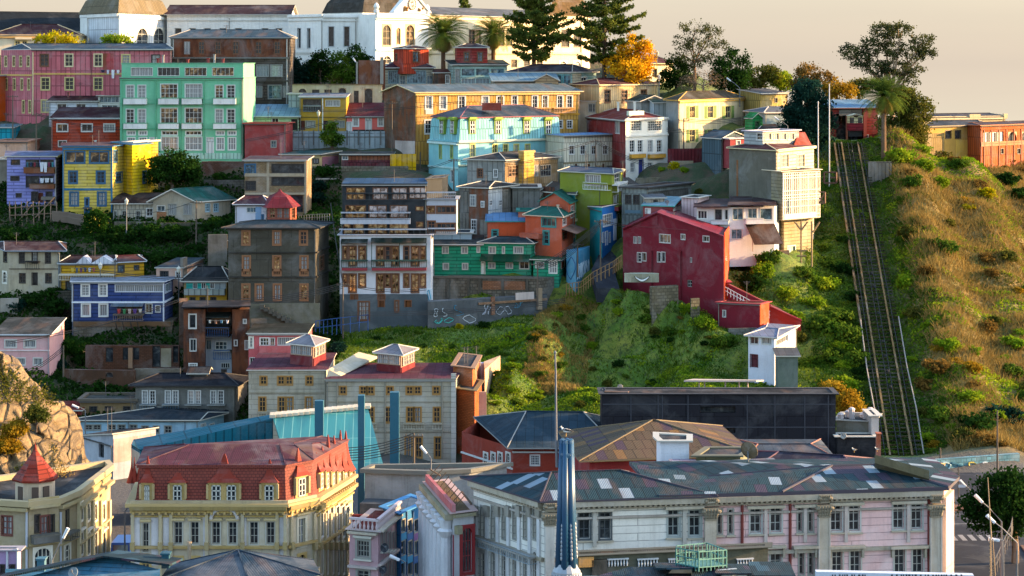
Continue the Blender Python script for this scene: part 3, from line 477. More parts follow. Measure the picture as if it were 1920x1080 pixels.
b = Bld('ruined_arcade', 'roofless peeling cream wall with arched openings behind the ochre houses', [(548, 0), (716, 0)], 158, 200, ('#b8a684', 'plaster', .9, .9), ('flat', .05), 'ruin', Y=372, back=.8, trim='#6a4a34', group=None); b.w(0, 166, 174, 15, [567], 'hole', arch=1, fr='#b8a684'); b.w(0, 168, 174, 14, [592, 615], 'hole', pane='d'); b.w(0, 165, 175, 14, [642], 'hole', arch=1, fr='#9a7a58'); b.w(0, 170, 195, 9, [668], 'hole'); b.w(0, 166, 195, 15, [691], 'hole', arch=1, fr='#8a6a4c'); b.done()
b = Bld('rusted_hoarding', 'tall hoarding of rusty iron sheets on posts above the ruined wall', [(672, 0), (722, 0)], 113, 156, ('#6a4030', 'rust', .85, .8), None, 'hoarding', Y=378, back=.3, group=None, ctrl=False); b.bx('post', 713, 107, 719, 158, 0, .02, .4, '#8a8278'); b.bx('post', 668, 116, 671, 158, 0, .02, .3, '#8a8278'); b.done()
b = Bld('sheet_metal_fence', 'long grey fence of corrugated sheets below the ochre and coral houses', [(549, 0), (722, 0)], 246, 271, ('#8c989c', 'corr', .6, .6), None, 'fence', Y=357, back=.15, group=None)
for x in range(566, 722, 21): b.bx('post', x, 244, x+2, 272, 0, .02, .12, '#5a5650')
b.bx('rail', 549, 256, 721, 257.5, 0, .01, .07, '#5a5650'); b.done()
b = Bld('lookout_house', 'weathered grey timber house crowned by a tilted red lookout room', [(722, 0), (812, 2)], 128, 172, ('#9a927e', 'board', .9, .8), ('hip', 113, .3), Y=384, back=8, rcol='#54283a', ov=.5); b.w(0, 133, 156, 19, [738], 'gy', nx=5, ny=1, pane='bd', fr='#5f7a80'); b.w(0, 133, 156, 34, [781], 'gy', nx=7, ny=1, pane='bd', fr='#6f8a90'); b.w(0, 142, 158, 10, [755, 806], 'gy', pane='b')
b.block([(738, 2), (756, -1), (804, 4)], 92, 128, ('#a8402a', 'plank', .85, .3), ('hip', 85, .4), rcol='#4a2430', ov=.4, sink=1); b.w(1, 97, 116, 11, [780], 'br', pane='b'); b.w(0, 101, 113, 3, [743], 'br', nx=1, pane='b')
b.block([(813, 1), (856, 1)], 137, 168, ('#5a3a2a', 'rust', .9, .8), ('shed', 131), back=5, rcol='#7a3a34'); b.w(0, 141, 156, 6, [839], 'w', pane='d'); b.w(0, 140, 158, 5, [818, 850], 'dk'); b.done()
b = Bld('glazed_gallery_house', 'house with a long pale teal glazed gallery and a red lookout box on its roof', [(849, 0), (951, 3)], 122, 170, ('#8fa8a0', 'board', .8, .5), ('shed', 114), Y=382, back=8, rcol='#2c4a4c', ov=.5); b.w(0, 128, 143, 26, [878, 905, 933], 'strip', nx=1, ny=1, pane='b', fr='#9cc0b8', fw=.1); b.w(0, 147, 157, 26, [878, 905, 933], 'strip', nx=4, pane='bcd', fr='#b8ccc4'); b.w(0, 130, 156, 8, [858], 'gy', pane='c')
b.block([(857, 3), (914, 4)], 90, 124, ('#8e3630', 'board', .85, .3), ('hip', 82, .35), back=6, rcol='#3a3040', ov=.4, sink=1); b.w(0, 98, 115, 9, [875, 900], 'br', pane='b'); b.done()
b = Bld('weathered_teal_house', 'flaking teal corner house with one tall white window above the yellow row', [(952, 5), (1071, 1), (1118, 8)], 136, 190, ('#7fa09a', 'board', .9, .8), ('hip', 121, .2), Y=376, rcol='#40384a', ov=.4); b.w(1, 145, 177, 10, [1095], 'fr', nx=2, ny=4, pane='d'); b.w(0, 141, 166, 13, [1046, 1063], 'tall', fr='#5aa0a8', pane='b'); b.bx('bare_boards', 1073, 138, 1090, 176, 1, .01, .05, '#a89c80', 'board'); b.done()
b = Bld('pedimented_porch', 'small timber pediment and pale blue roof in front of the teal corner house', [(925, 0), (1046, 2)], 152, 172, ('#8a7a64', 'board', .9, .6), ('shed', 139), Y=370, back=6, rcol='#8fb4c8', rdirt=.1)
b.block([(1003, -1), (1047, -1)], 151, 172, ('#a88a68', 'board', .9, .5), ('gab', 140, 1), back=4, rcol='#9a7a5c', rkind='plank', sink=0); b.done()
b = Bld('yellow_row_house', 'long deep yellow house with a rust streaked corrugated gable at its left end', [(720, 6), (779, 0), (1086, 14)], 172, 297, ('#c09246', 'plank', .8, .3), ('gab', 160, 1), rcol='#6a8494', ov=.5, Y=353, trim='#d8c090'); b.trimc = '#d8c8a0'
b.w(1, 181, 204, 11, [804, 831, 866, 910, 938], 'fr', ny=3, pane='dc', cas=.2); b.w(1, 180, 202, 9, [965, 1003, 1022, 1050, 1068], 'fr', ny=3, pane='dcg', cas=.18); b.w(1, 226, 250, 11, [803, 832], 'fr', ny=3, pane='d', cas=.2); b.w(1, 226, 240, 9, [1050, 1068], 'fr', ny=3, pane='d'); b.b.fm = {0: ('#5e4c40', 'rust', .9, .9)}; b.bx('whitewash', 741, 264, 778, 290, 0, .0, .05, '#b8a8a0', 'plaster', dirt=.8)
b.band(1, 216, 3, '#b8882e', .15); b.band(1, 175, 4, '#dcb468', .3); b.balc(1, 999, 1029, 211, 202, .8, '#c89a7a', False, '#b8883e'); b.balc(1, 1035, 1075, 211, 202, .8, '#c89a7a', False, '#b8883e'); b.bx('window_apron', 798, 204, 812, 214, 1, 0, .07, '#d8cdb4'); b.pipe(1, 782, 176, 260, '#a8843a'); b.pipe(1, 940, 176, 215, '#a8843a'); b.pipe(1, 985, 176, 215, '#a8843a'); b.done()
Bld('yellow_panel_fence', 'bright yellow sheet panel fence beside the whitewashed base', [(732, 0), (780, 1)], 289, 316, ('#c89a00', 'corr', .6, .4), None, 'fence', Y=346, back=.15, group=None).done()
LB = ('#7cb4b8', 'plaster', .75, .3)
b = Bld('sky_blue_mansard_house', 'sky blue house with a sloping mansard floor and green hooded dormers', [(804, 9), (859, 0), (1052, 15)], 263, 352, LB, ('fr', [(.955, .25), (.93, 3.55), (.90, 3.8)]), rcol='#7cb4b8', rkind='plank', rdirt=.2, ov=.3, Y=341, trim='#c8ccc0', sink=4); q0 = b.b
b.w(0, 273, 296, 4, [826, 847], 'gn', pane='c', fr='#8fa24a'); b.w(1, 271, 294, 8, [886, 928, 948, 968, 989, 1029], 'gn', fr='#b8b25a', pane='cd'); b.band(1, 264, 4, '#d0ccae', .35); b.band(0, 264, 4, '#b8d0cc', .35); b.band(1, 309, 3, '#c0c4a4', .2); b.band(0, 309, 3, '#a8ccc8', .2); b.w(0, 319, 341, 5, [848], 'w', pane='d')
for f, xs, w in ((0, (829, 849), 6), (1, (885, 933, 987, 1027), 9)):
    fa = q0.f[f]
    for x in xs:
        u0, u1, z0, z1 = fa.rect(x-w/2, 227, x+w/2, 250); mb = MB(); fa.bx(mb, u0-.25, u1+.25, z0-.1, z1+.25, -1.6, .1); d = b.part(mb, 'dormer', mat('#6f8f2a', 'paint')); mb = MB()
        fa.bx(mb, u0, u1, z0, z1, .08, .12); mb.build('window', glassmat('d'), d); mb = MB(); h = z1-z0; um = (u0+u1)/2
        for a in ((u0, u0+.08, z0, z1), (u1-.08, u1, z0, z1), (um-.05, um+.05, z0, z1), (u0, u1, z0+h*.33, z0+h*.38), (u0, u1, z0+h*.66, z0+h*.71)): fa.bx(mb, *a, .11, .18)
        mb.build('frame', mat('#e4e2dc', 'paint'), d); mb = MB(); fa.bx(mb, u0-.5, u1+.5, z1+.25, z1+.42, -1.6, .5); fa.bx(mb, u0-.25, u1+.25, z1+.42, z1+.65, -1.5, .4); mb.build('hood', mat('#7f9a2e', 'paint'), d)
zt = q0.zt+3.8; c = sum(q0.q, V((0, 0)))/4; rr = [c+(p-c)*.93 for p in q0.q]; o = ringoff(rr, .4); mb = MB(); ring = [V((*p, zt)) for p in o]; up = [p+V((0, 0, .15)) for p in ring]; l = (rr[0]+rr[1])/2; r = (rr[2]+rr[3])/2; R0 = V((*l.lerp(r, .22), zt+1.9)); R1 = V((*l.lerp(r, .8), zt+1.9))
for j in range(4): mb.face([ring[j], ring[(j+1) % 4], up[(j+1) % 4], up[j]], 1)
mb.face([ring[j] for j in (3, 2, 1, 0)], 1); mb.face([up[1], up[2], R1, R0]); mb.face([up[3], up[0], R0, R1]); mb.face([up[0], up[1], R0]); mb.face([up[2], up[3], R1])
for e, w in ((up[0], R0), (up[1], R0), (up[2], R1), (up[3], R1), (R0, R1)): mb.tube([e, w], .08, 4, 1)
b.part(mb, 'roof', [mat('#3c5060', 'roof', .55, .5), mat('#8a4a54', 'paint')]); b.chim(922, 194, 36, 13, 6, '#8c4034', 1.6); b.done()
b = Bld('cream_terrace', 'cream clad terrace with a light blue roof and five small windows', [(1057, 0), (1172, 9)], 256, 335, ('#cfc8b2', 'plank', .8, .35), ('side', 252), Y=346, back=9, rcol='#7fb0e0', rdirt=.05, ov=.3, trim='#8a8a84', zref=0); b.w(0, 273, 289, 9, [1072, 1093, 1114, 1135, 1157], 'w', pane='dg'); b.band(0, 305, 2, '#8a7a58', .1, 'trim'); b.w(0, 311, 325, 16, [1077, 1146], 'gy', nx=1, ny=1, pane='c'); b.w(0, 311, 325, 12, [1100, 1122], 'wdoor', fr='#c8b088')
for x in (1078, 1102, 1129, 1151): b.bx('post', x, 307, x+2.5, 334, 0, .02, .2, '#5a3a24')
b.done()
b = Bld('white_balcony_house', 'white three storey house with yellow balcony panels and a blue door', [(1101, 24), (1173, 0), (1252, 9)], 220, 335, ('#d8d4c8', 'plaster', .8, .15), ('hip', 205, .2, 0), Y=345, rcol='#8c2e26', ov=.3, trim='#b8b0a4'); b.w(1, 227, 245, 21, [1192], 'wg', nx=6, ny=4); b.w(1, 227, 245, 26, [1227], 'wg', nx=7, ny=4); b.w(1, 263, 285, 9, [1185, 1200, 1219, 1236], 'fr', pane='dcg', cas=.2); b.w(1, 305, 323, 9, [1186, 1219, 1237], 'w', pane='c'); b.w(1, 300, 333, 8, [1202], 'door', fr='#27337a')
b.balc(1, 1180, 1207, 296, 287, .5, '#c8963a', True, '#d8d4c8'); b.balc(1, 1214, 1244, 296, 287, .5, '#c8963a', True, '#d8d4c8'); b.band(1, 254, 3, '#d8d4c8', .2); b.band(1, 222, 3, '#d8d4c8', .25); b.b.fm = {0: ('#7e2c28', 'plank', .85, .3)}; b.w(0, 226, 250, 8, [1158], 'w1', pane='c'); b.bx('skylight', 1175, 208, 1203, 216, 1, .0, .5, '#b8c4b0'); b.chim(1190, 192, 4, 18, 4, '#d0ccc0', .5); b.chim(1159, 192, 4, 16, 6, '#d0ccc0', .5); b.done()
b = Bld('beige_clapboard_house', 'beige clapboard house with three dark windows and a maroon hipped roof', [(1124, 0), (1234, 15)], 160, 215, ('#c4a878', 'plank', .8, .35), ('hip', 147, .2), Y=368, back=10, rcol='#6c2a30', ov=.5, trim='#c8b48a'); b.w(0, 169, 192, 10, [1139, 1171, 1207], 'br', pane='dc', cas=.16); b.bx('corner_board', 1232, 162, 1234, 210, 0, 0, .1, '#d8c898')
b.block([(1085, 2), (1124, 1)], 190, 235, ('#b8a890', 'plaster', .9, .8), ('flat', .1)); b.w(0, 195, 210, 6, [1107, 1114], 'gy', pane='d'); b.done()
b = Bld('green_shutter_house', 'cream timber house with green shutters and an olive hipped roof', [(1249, 5), (1272, 0), (1396, 26)], 188, 283, ('#d0bc94', 'plank', .8, .3), ('hip', 172, .22, 1), Y=353, rcol='#4a4430', ov=.5, trim='#c8963a'); b.b.fm = {0: ('#8a8880', 'plaster', .85, .8)}
for y0, y1 in ((199, 221), (243, 266)): b.w(1, y0, y1, 10, [1298, 1332, 1365], 'cr', shut='#55702a', pane='dg', ny=2)
b.band(1, 190, 3, '#c8983e', .3); b.pipe(1, 1390, 192, 270, '#c4b28c'); b.done()
b = Bld('lean_to_sheds', 'two small grey sheds squeezed between the beige and the shuttered house', [(1202, 0), (1250, 3)], 190, 240, ('#9a9890', 'plaster', .9, .7), ('gab', 180, 1), Y=362, back=7, rcol='#2c4238'); b.block([(1226, -2), (1250, -1)], 193, 240, ('#a8b0b0', 'corr', .7, .4), ('shed', 184), back=4, rcol='#2f4a3c'); b.done()
b = Bld('garden_pavilion', 'pavilion with a maroon roof behind the golden tree', [(1205, 0), (1262, 5)], 120, 150, CRM, ('hip', 103, .35), Y=402, back=10, rcol='#5a2430', ov=.8, trim='#d0b88a', group=None); b.w(0, 128, 145, 8, [1228, 1247], 'hole', arch=1, fr='#c0a87c'); b.done()
# ================================================================ middle of the hill
b = Bld('weathered_twin_roof_house', 'grey corrugated house with a lit yellow brick flue below the sky blue house', [(876, 2), (946, 0), (1046, 12)], 300, 352, ('#8c8c86', 'corr', .85, .8), ('hip', 286, .25, 1), Y=333, rcol='#33383c', ov=.4); b.w(0, 317, 332, 9, [900], 'br', pane='d'); b.w(0, 318, 332, 6, [929], 'w', pane='d')
b.bx('timber_front', 946.5, 302, 1045, 352, 1, .01, .06, '#8a7250', 'plank', dirt=.8); b.w(1, 310, 331, 18, [961], 'br', nohole=1, pane='g', nx=3); b.w(1, 309, 330, 15, [1001], 'gy', nohole=1, pane='c', nx=3); b.w(1, 309, 330, 19, [1022], 'gy', nohole=1, nx=4, pane='d'); b.bx('flue', 972, 285, 991, 350, 1, .05, 1.1, '#c8963c', 'board', dirt=.5); b.bx('flue_cap', 971, 282, 992, 286, 1, .0, 1.2, '#b8904a'); b.done()
b = Bld('rust_patchwork_house', 'tall house patched with rusty and bare iron sheets under a dark hipped roof', [(862, 0), (915, -2), (968, 6)], 352, 445, ('#6e5a4c', 'rust', .9, .8), ('hip', 340, .3), Y=322, rcol='#2e3236', ov=.4)
b.bx('bare_sheets', 915.5, 354, 941, 400, 1, .01, .06, '#b0b4b4', 'corr', dirt=.7); b.bx('grey_sheets', 942, 354, 967, 404, 1, .01, .06, '#7a7468', 'corr', dirt=.8); b.bx('grey_sheets', 863, 352, 879, 440, 0, .01, .06, '#6c665c', 'plank', dirt=.9); b.bx('grey_sheets', 900, 412, 914, 444, 0, .01, .05, '#8a8678', 'plank', dirt=.9); b.w(0, 366, 386, 10, [887], 'tall', nohole=1, pane='dc'); b.w(0, 378, 388, 5, [905], 'w', nohole=1); b.w(1, 375, 385, 5, [919, 937], 'w', nohole=1, pane='d'); b.w(0, 412, 438, 9, [889], 'w', nohole=1, ny=4, pane='d'); b.done()
Bld('corrugated_yard_shed', 'weathered grey corrugated shed behind the orange house', [(960, 0), (1012, 0)], 352, 420, ('#77756c', 'corr', .9, .8), ('flat', .1), Y=326).done()
b = Bld('olive_house', 'olive green house with a white balcony and a blue tinted gable roof', [(1050, 2), (1147, -5), (1167, 6)], 322, 455, ('#76802a', 'plaster', .8, .2), ('hip', 314, .12, 0), Y=321, rcol='#5c6c84', ov=.4, trim='#a8a898'); b.w(0, 328, 348, 28, [1112], 'strip', nx=4, pane='c', fr='#d8d8d4'); b.balc(0, 1100, 1146, 355, 343, .9, '#d8d8d4', False, '#76802a'); b.balc(1, 1147.5, 1166, 356, 343, .9, '#d8d8d4', False, '#c8c8c4'); b.w(1, 366, 382, 9, [1155], 'wdoor'); b.balc(1, 1149, 1167, 391, 382, .8, '#8a2e34', True, '#76802a'); b.w(1, 402, 420, 8, [1157], 'wdoor'); b.w(1, 326, 342, 10, [1157], 'w', pane='d'); b.done()
b = Bld('teal_gable_house', 'tall teal and pale green house with rows of lit white windows', [(1018, 5), (1078, -2), (1107, 8)], 360, 460, ('#188a94', 'board', .8, .2), ('hip', 343, .1, 0), Y=322, rcol='#5c564e', ov=.4, trim='#c8c4b0'); b.b.fm = {1: ('#9cc8a8', 'plank', .8, .2)}; b.bx('dark_cladding', 1019, 350, 1040, 380, 0, .01, .05, '#3a302c', 'rust')
for y in (372, 383, 394): b.w(1, y, y+8, 4, [1084, 1091, 1099], 'w', nohole=1, nx=1, pane='c', cas=.12)
b.w(1, 423, 433, 4, [1084, 1091, 1098], 'w', pane='d', nx=1); b.band(1, 410, 5, '#d8c898', .25); b.done()
b = Bld('cobalt_house', 'cobalt blue and turquoise house with tall white windows facing the lane', [(1103, 6), (1129, -3), (1156, 4)], 388, 475, ('#1a60a0', 'plaster', .75, .2), ('side', 389), Y=314, rcol='#7a3a38', ov=.3, trim='#c8c4bc'); b.b.fm = {0: ('#1a8c90', 'plaster', .8, .2)}; b.w(1, 402, 423, 17, [1139], 'w4', ny=3, pane='c'); b.w(1, 436, 454, 3, [1131, 1143], 'w1', nx=1, pane='c'); b.w(1, 434, 460, 4, [1137], 'wdoor'); b.bx('lattice_door', 1150, 410, 1155, 450, 1, 0, .1, '#c8ccd4'); b.done()
OR = ('#b4583c', 'plaster', .8, .3); TL = '#1a6e60'
b = Bld('terracotta_house', 'terracotta house with green hipped roofs and teal window frames', [(985, 0), (1053, -4), (1074, 6)], 404, 478, OR, ('hip', 388, .3, 0), Y=312, rcol=TL, trim='#c8b49c', ov=.4, rdirt=.1); b.w(0, 409, 424, 24, [1029], 'bl', fr='#1a8080', nx=3, ny=1, pane='d', cas=.22); b.w(0, 434, 457, 9, [1024], 'bl', fr='#1a8080', nx=1, pane='d', cas=.22); b.w(1, 409, 422, 7, [1058], 'w', pane='d'); b.awn(1, 1053, 1073, 425, 434, 2.2, '#a8806c'); b.chim(1046, 385, 4, 12, 2, '#b8a890', .4); b.bx('ledge', 982, 437, 1018, 446, 0, 0, 1.1, '#a85a44', 'plaster'); b.w(1, 432, 448, 17, [1063], 'hole', nx=3, ny=3, pane='g')
b.block([(1013, 6), (1066, 2), (1080, 9)], 377, 410, OR, ('gab', 362, 1), rcol=TL, trim=TL, ov=.4, rdirt=.1); b.w(1, 386, 407, 6, [1073], 'w', pane='d', ny=3)
b.block([(914, 2), (987, 2)], 416, 480, ('#b85230', 'plaster', .8, .3), ('shed', 401), back=7, rcol='#6ea0d0', rdirt=.05, trim='#2a8a84'); b.w(0, 432, 447, 9, [928], 'bl', fr='#1a8080', pane='d', nx=1)
b.block([(972, 5), (1000, 5)], 397, 420, ('#c87a64', 'plaster', .8, .2), ('flat', .25), rcol=TL, trim=TL, back=5); b.done()
EM = ('#258a6a', 'board', .8, .15)
b = Bld('emerald_house', 'emerald green house with white windows and a long pent roof over its ground floor', [(812, 0), (902, 0)], 459, 522, EM, ('shed', 443), Y=309, back=8, rcol='#3c4444', trim='#c8c8c4', ov=.4); b.w(0, 463, 475, 11, [835, 871], 'w1', pane='c'); b.w(0, 494, 505, 10, [836, 872], 'w1', pane='c'); b.w(0, 463, 473, 5, [897], 'w1', nx=1, pane='c')
b.block([(902, 0), (996, -1), (1012, 5)], 456, 522, EM, ('hip', 444, .25), rcol='#26424a', rdirt=.3, ov=.5); b.w(0, 463, 475, 12, [923], 'w1', pane='c'); b.w(0, 463, 475, 17, [972], 'w1', pane='c', nx=3); b.w(0, 463, 475, 4, [944], 'w1', nx=1, pane='c'); b.w(1, 461, 473, 5, [1005], 'w1', nx=1, pane='c'); b.awn(0, 902, 995, 478, 489, 1.6, '#0d5a40'); b.w(0, 493, 503, 12, [922, 955], 'w1', pane='c'); b.w(0, 491, 504, 17, [983], 'w1', pane='g'); b.w(0, 491, 514, 6, [902+4], 'wdoor')
b.block([(1000, -2), (1048, -3), (1064, 3)], 487, 522, EM, ('shed', 477), rcol='#1a7040', ov=.5); b.w(0, 491, 502, 15, [1012], 'w1', pane='c'); b.w(0, 490, 512, 14, [1037], 'w3', pane='c'); b.w(1, 490, 502, 6, [1055], 'w1', pane='c'); b.done()
b = Bld('terrace_wall', 'stained retaining wall of brick and stone with dark piers below the emerald house', [(806, 0), (1010, -2), (1064, 4)], 521, 578, ('#6a6256', 'stone', .9, .8), None, 'retaining wall', Y=305, back=2, group=None, ctrl=False); b.bx('brick_panel', 905, 527, 985, 543, 0, 0, .08, '#8a5e44', 'brick'); b.bx('coping', 806, 518, 1009, 522, 0, -.1, .25, '#5a544c')
for x in (838, 876, 897, 940, 986): b.bx('pier', x, 522, x+5, 570, 0, 0, .25, '#4c4840', 'plaster')
b.done()
BK = ('#23282c', 'panel', .6, .1); GW = ('#a8abb4', 'plaster', .8, .25)
b = Bld('charcoal_apartment_house', 'modern charcoal apartments stacked on a white house with brown french windows and a grey base', [(642, 0), (800, 0)], 346, 440, BK, ('shed', 336), 'apartment block', Y=299, back=6, ctrl=False, rcol='#2f5a80', rdirt=.05, ov=.1, trim='#1e2428')
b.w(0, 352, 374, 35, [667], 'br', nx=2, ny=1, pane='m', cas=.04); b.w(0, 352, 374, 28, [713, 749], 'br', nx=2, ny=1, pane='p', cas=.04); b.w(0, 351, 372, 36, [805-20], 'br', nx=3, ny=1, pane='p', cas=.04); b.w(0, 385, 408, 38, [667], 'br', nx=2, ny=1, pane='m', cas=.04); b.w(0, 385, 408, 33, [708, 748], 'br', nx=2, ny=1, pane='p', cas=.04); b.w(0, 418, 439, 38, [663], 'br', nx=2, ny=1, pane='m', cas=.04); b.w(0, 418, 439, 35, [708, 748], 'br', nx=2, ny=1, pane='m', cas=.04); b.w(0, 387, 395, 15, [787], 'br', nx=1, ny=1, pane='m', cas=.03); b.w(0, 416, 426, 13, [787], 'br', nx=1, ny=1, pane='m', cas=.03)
b.balc(0, 650, 799, 374, 362, .5, '#3a4044', False, '#23282c', 14); b.balc(0, 641, 769, 410, 397, 1.1, '#4a5054', False, '#a8abb4', 12); b.bx('parapet', 639, 409, 770, 419, 0, 0, 1.1, '#a8abb4', 'plaster'); b.balc(0, 638, 800, 440, 428, 1.3, '#4a5054', False, '#a8abb4', 14)
b.block([(800, 1), (829, 4), (840, 12)], 336, 376, BK, ('flat', .1), Y=300, trim='#1e2428')
b.block([(798, -1), (856, -1)], 374, 440, GW, ('flat', .1), Y=300, back=7, sink=0, trim='#8c8f96'); b.w(0, 387, 399, 13, [808], 'br', nx=1, pane='m'); b.w(0, 387, 399, 34, [836], 'br', nx=4, ny=1, pane='d'); b.w(0, 415, 436, 13, [809], 'br', pane='d'); b.w(0, 419, 432, 34, [836], 'br', nx=4, ny=1, pane='d'); b.balc(0, 800, 854, 372, 360, .2, '#8c8f96', False, '#a8abb4'); b.balc(0, 803, 852, 436, 427, .7, '#4a5054', False, '#a8abb4')
b.block([(800, 0), (884, 0)], 437, 470, ('#9cb0bc', 'plaster', .8, .2), ('flat', .1), Y=313, back=6)
b.block([(637, 0), (808, 0)], 441, 552, ('#c4c4c8', 'plaster', .8, .2), ('flat', .1), Y=297, back=9, trim='#a8abb4'); wb = b.b
for y0, y1 in ((462, 498), (514, 548)): b.w(0, y0, y1-12, 7, [647, ], 'br', nx=1, pane='m'); b.w(0, y0, y1, 13, [661, 713, 741, 778], 'br', nx=2, ny=2, pane='m'); b.w(0, y0, y1-10, 12, [679, ], 'br', nx=1, pane='m'); b.w(0, y0, y1-10, 9, [727, 762, 793], 'br', nx=1, pane='md')
b.awn(0, 640, 690, 449, 456, 1.1, '#22362e'); b.awn(0, 696, 800, 447, 455, 1.1, '#22362e')
for x0, x1 in ((641, 689), (697, 800)): b.balc(0, x0, x1, 500, 487, 1.0, '#2c4a40', False, '#2c4a40'); b.bx('red_fascia', x0+1, 501, x1, 506, 0, .1, 1.1, '#8a2a30')
for x in (641, 688, 697, 749, 799): b.bx('post', x, 455, x+1.5, 500, 0, .95, 1.05, '#2c4a40')
b.bx('air_conditioner', 721, 487, 733, 494, 0, .02, .5, '#d4d4d0'); b.bx('graffiti_panel', 798, 541, 811, 565, 0, .02, .2, '#c8d0d4')
b.block([(637, -.5), (802, -.5)], 552, 622, ('#4c5458', 'plaster', .85, .4), None, Y=297, back=6, ctrl=True); b.w(0, 566, 600, 20, [682], 'br', nx=3, ny=4, pane='c'); b.w(0, 564, 576, 10, [715, 765], 'br', door=1); b.w(0, 564, 584, 6, [744], 'br', pane='c'); b.w(0, 540+12, 554+8, 12, [664, 715], 'br', door=1); b.done()
fa = wb.f[0]
def scribble(par, fac, x0, y0, x1, y1, col, n=14, off=.06, r=.05, seed=1, name='graffiti'):
    rg = random.Random(seed); u0, u1, z0, z1 = fac.rect(x0, y0, x1, y1); mb = MB(); m = max(1, int((u1-u0)/1.1))
    for k in range(m):
        c = u0+(u1-u0)*(k+.5)/m; zc = (z0+z1)/2; w, h = (u1-u0)/m*.55, (z1-z0)*.48; pts = []
        ph = rg.uniform(0, 6); f = rg.choice((1, 2, 2, 3))
        for t in range(n): a = t/(n-1)*2*math.pi; pts.append(fac.p(c+w*math.cos(a+ph)*(.6+.4*math.sin(f*a)), zc+h*math.sin(a*f*.5+ph), off))
        mb.tube(pts, r, 4)
    o = mb.build(name, mat(col, 'paint'), par, uv=False); return o
scribble(b.root, fa, 800, 543, 809, 563, '#1f8fb0', 10, .26, .06, 3)
b = Bld('graffiti_wall', 'long grey retaining wall covered with white and blue graffiti above the grass', [(802, 0), (895, 3), (1026, 9)], 566, 612, ('#4e5356', 'plaster', .9, .6), None, 'retaining wall', Y=294, back=1, group=None, bk=[(1026, 10.5), (802, 2)])
for k, (x0, y0, x1, y1, c, f) in enumerate(((810, 578, 838, 594, '#b8c4cc', 0), (842, 572, 868, 592, '#2a7a9a', 0), (868, 590, 892, 606, '#c4ccd0', 0), (902, 566, 925, 590, '#c8ccd8', 1), (930, 574, 960, 590, '#b4b8c0', 1), (962, 560, 985, 578, '#3a8aa8', 1), (815, 596, 850, 606, '#35b0a8', 0))): scribble(b.root, b.b.f[f], x0, y0, x1, y1, c, seed=k+5)
b.bx('coping', 896, 563, 1024, 567, 1, -.2, .3, '#8a6a50', 'brick'); b.bx('brick_pier', 920, 556, 926, 590, 1, 0, .3, '#8a5e44', 'brick'); b.bx('poster_panel', 966, 548, 1000, 562, 1, .05, .2, '#c0b0a8', 'plaster'); b.bx('pier', 1006, 540, 1014, 580, 1, 0, .4, '#a08a70', 'plaster'); b.done()
b = Bld('lane_mural_wall', 'street wall painted with pale blue graffiti along the lane', [(1062, 2), (1080, 0), (1106, 9)], 470, 535, ('#4a90b0', 'plaster', .85, .5), None, 'wall', Y=305, back=1, group=None, bk=[(1106, 10.5), (1062, 3.5)]); scribble(b.root, b.b.f[1], 1082, 490, 1104, 520, '#cfe0e8', seed=21); scribble(b.root, b.b.f[0], 1063, 480, 1079, 525, '#1c4a80', seed=22); b.done()
RD = ('#701f2a', 'plaster', .8, .25)
b = Bld('crimson_house', 'huge plain crimson house with a skewed gable and scattered small windows', [(1168, 6), (1357, -8), (1367, 6)], 430, 605, RD, None, Y=301, sink=4); bb = b.b; fa = bb.f[0]; u, za, _ = fa.at(1232, 400); mb = MB()
for o0, o1 in ((fa.p(u, za, 0), fa.p(fa.L, bb.zt, 0)), (fa.p(0, bb.zt, 0), fa.p(u, za, 0))):
    bk_ = V((bb.q[2].x-bb.q[1].x, bb.q[2].y-bb.q[1].y, 0)); p0, p1 = o0-bk_*.03, o1-bk_*.03; lo = [p0, p1, p1+bk_*1.05, p0+bk_*1.05]; mb.hexa([p+V((0, 0, .003)) for p in lo]+[p+V((0, 0, .2)) for p in lo])
b.part(mb, 'roof', mat('#94243a', 'roof', .5, .05)); mb = MB(); mb.face([fa.p(0, bb.zt-.01), fa.p(fa.L, bb.zt-.01), fa.p(u, za)]); mb.face([fa.p(u, za)+bk_, fa.p(fa.L, bb.zt-.01)+bk_, fa.p(0, bb.zt-.01)+bk_]); b.part(mb, 'gable', bb.wm)
b.w(0, 444, 456, 5, [1191, 1199], 'w1', nx=1, pane='c', cas=.05); b.w(0, 440, 455, 20, [1247], 'w1', nx=3, pane='cd'); b.w(0, 438, 449, 7, [1281], 'w1', pane='g'); b.w(0, 439, 453, 11, [1324], 'w1', pane='g'); b.w(0, 474, 491, 7, [1199], 'w1', nx=1, ny=3, pane='d'); b.w(0, 474, 489, 7, [1208], 'w1', nx=1, pane='g'); b.w(0, 473, 491, 6, [1236, 1244], 'w1', nx=1, pane='gd'); b.w(0, 483, 492, 3, [1296], 'w1', nx=1, pane='g', cas=.02); b.w(0, 525, 538, 9, [1293], 'gy', pane='d', cas=0)
for x in (1218, 1272): b.bx('pilaster', x, 470, x+6, 590, 0, 0, .3, '#701f2a', 'plaster')
b.bx('string_course', 1168, 426, 1290, 427.5, 0, 0, .08, '#6a1a24'); b.bx('gable_panel', 1220, 405, 1234, 422, 0, 0, .1, '#701f2a', 'plaster'); b.bx('painted_sun_strip', 1357.5, 430, 1366.5, 600, 1, 0, .1, '#b84420', 'plaster'); b.done()  # orange overlay paints low sun onto the right-hand edge of the red wall
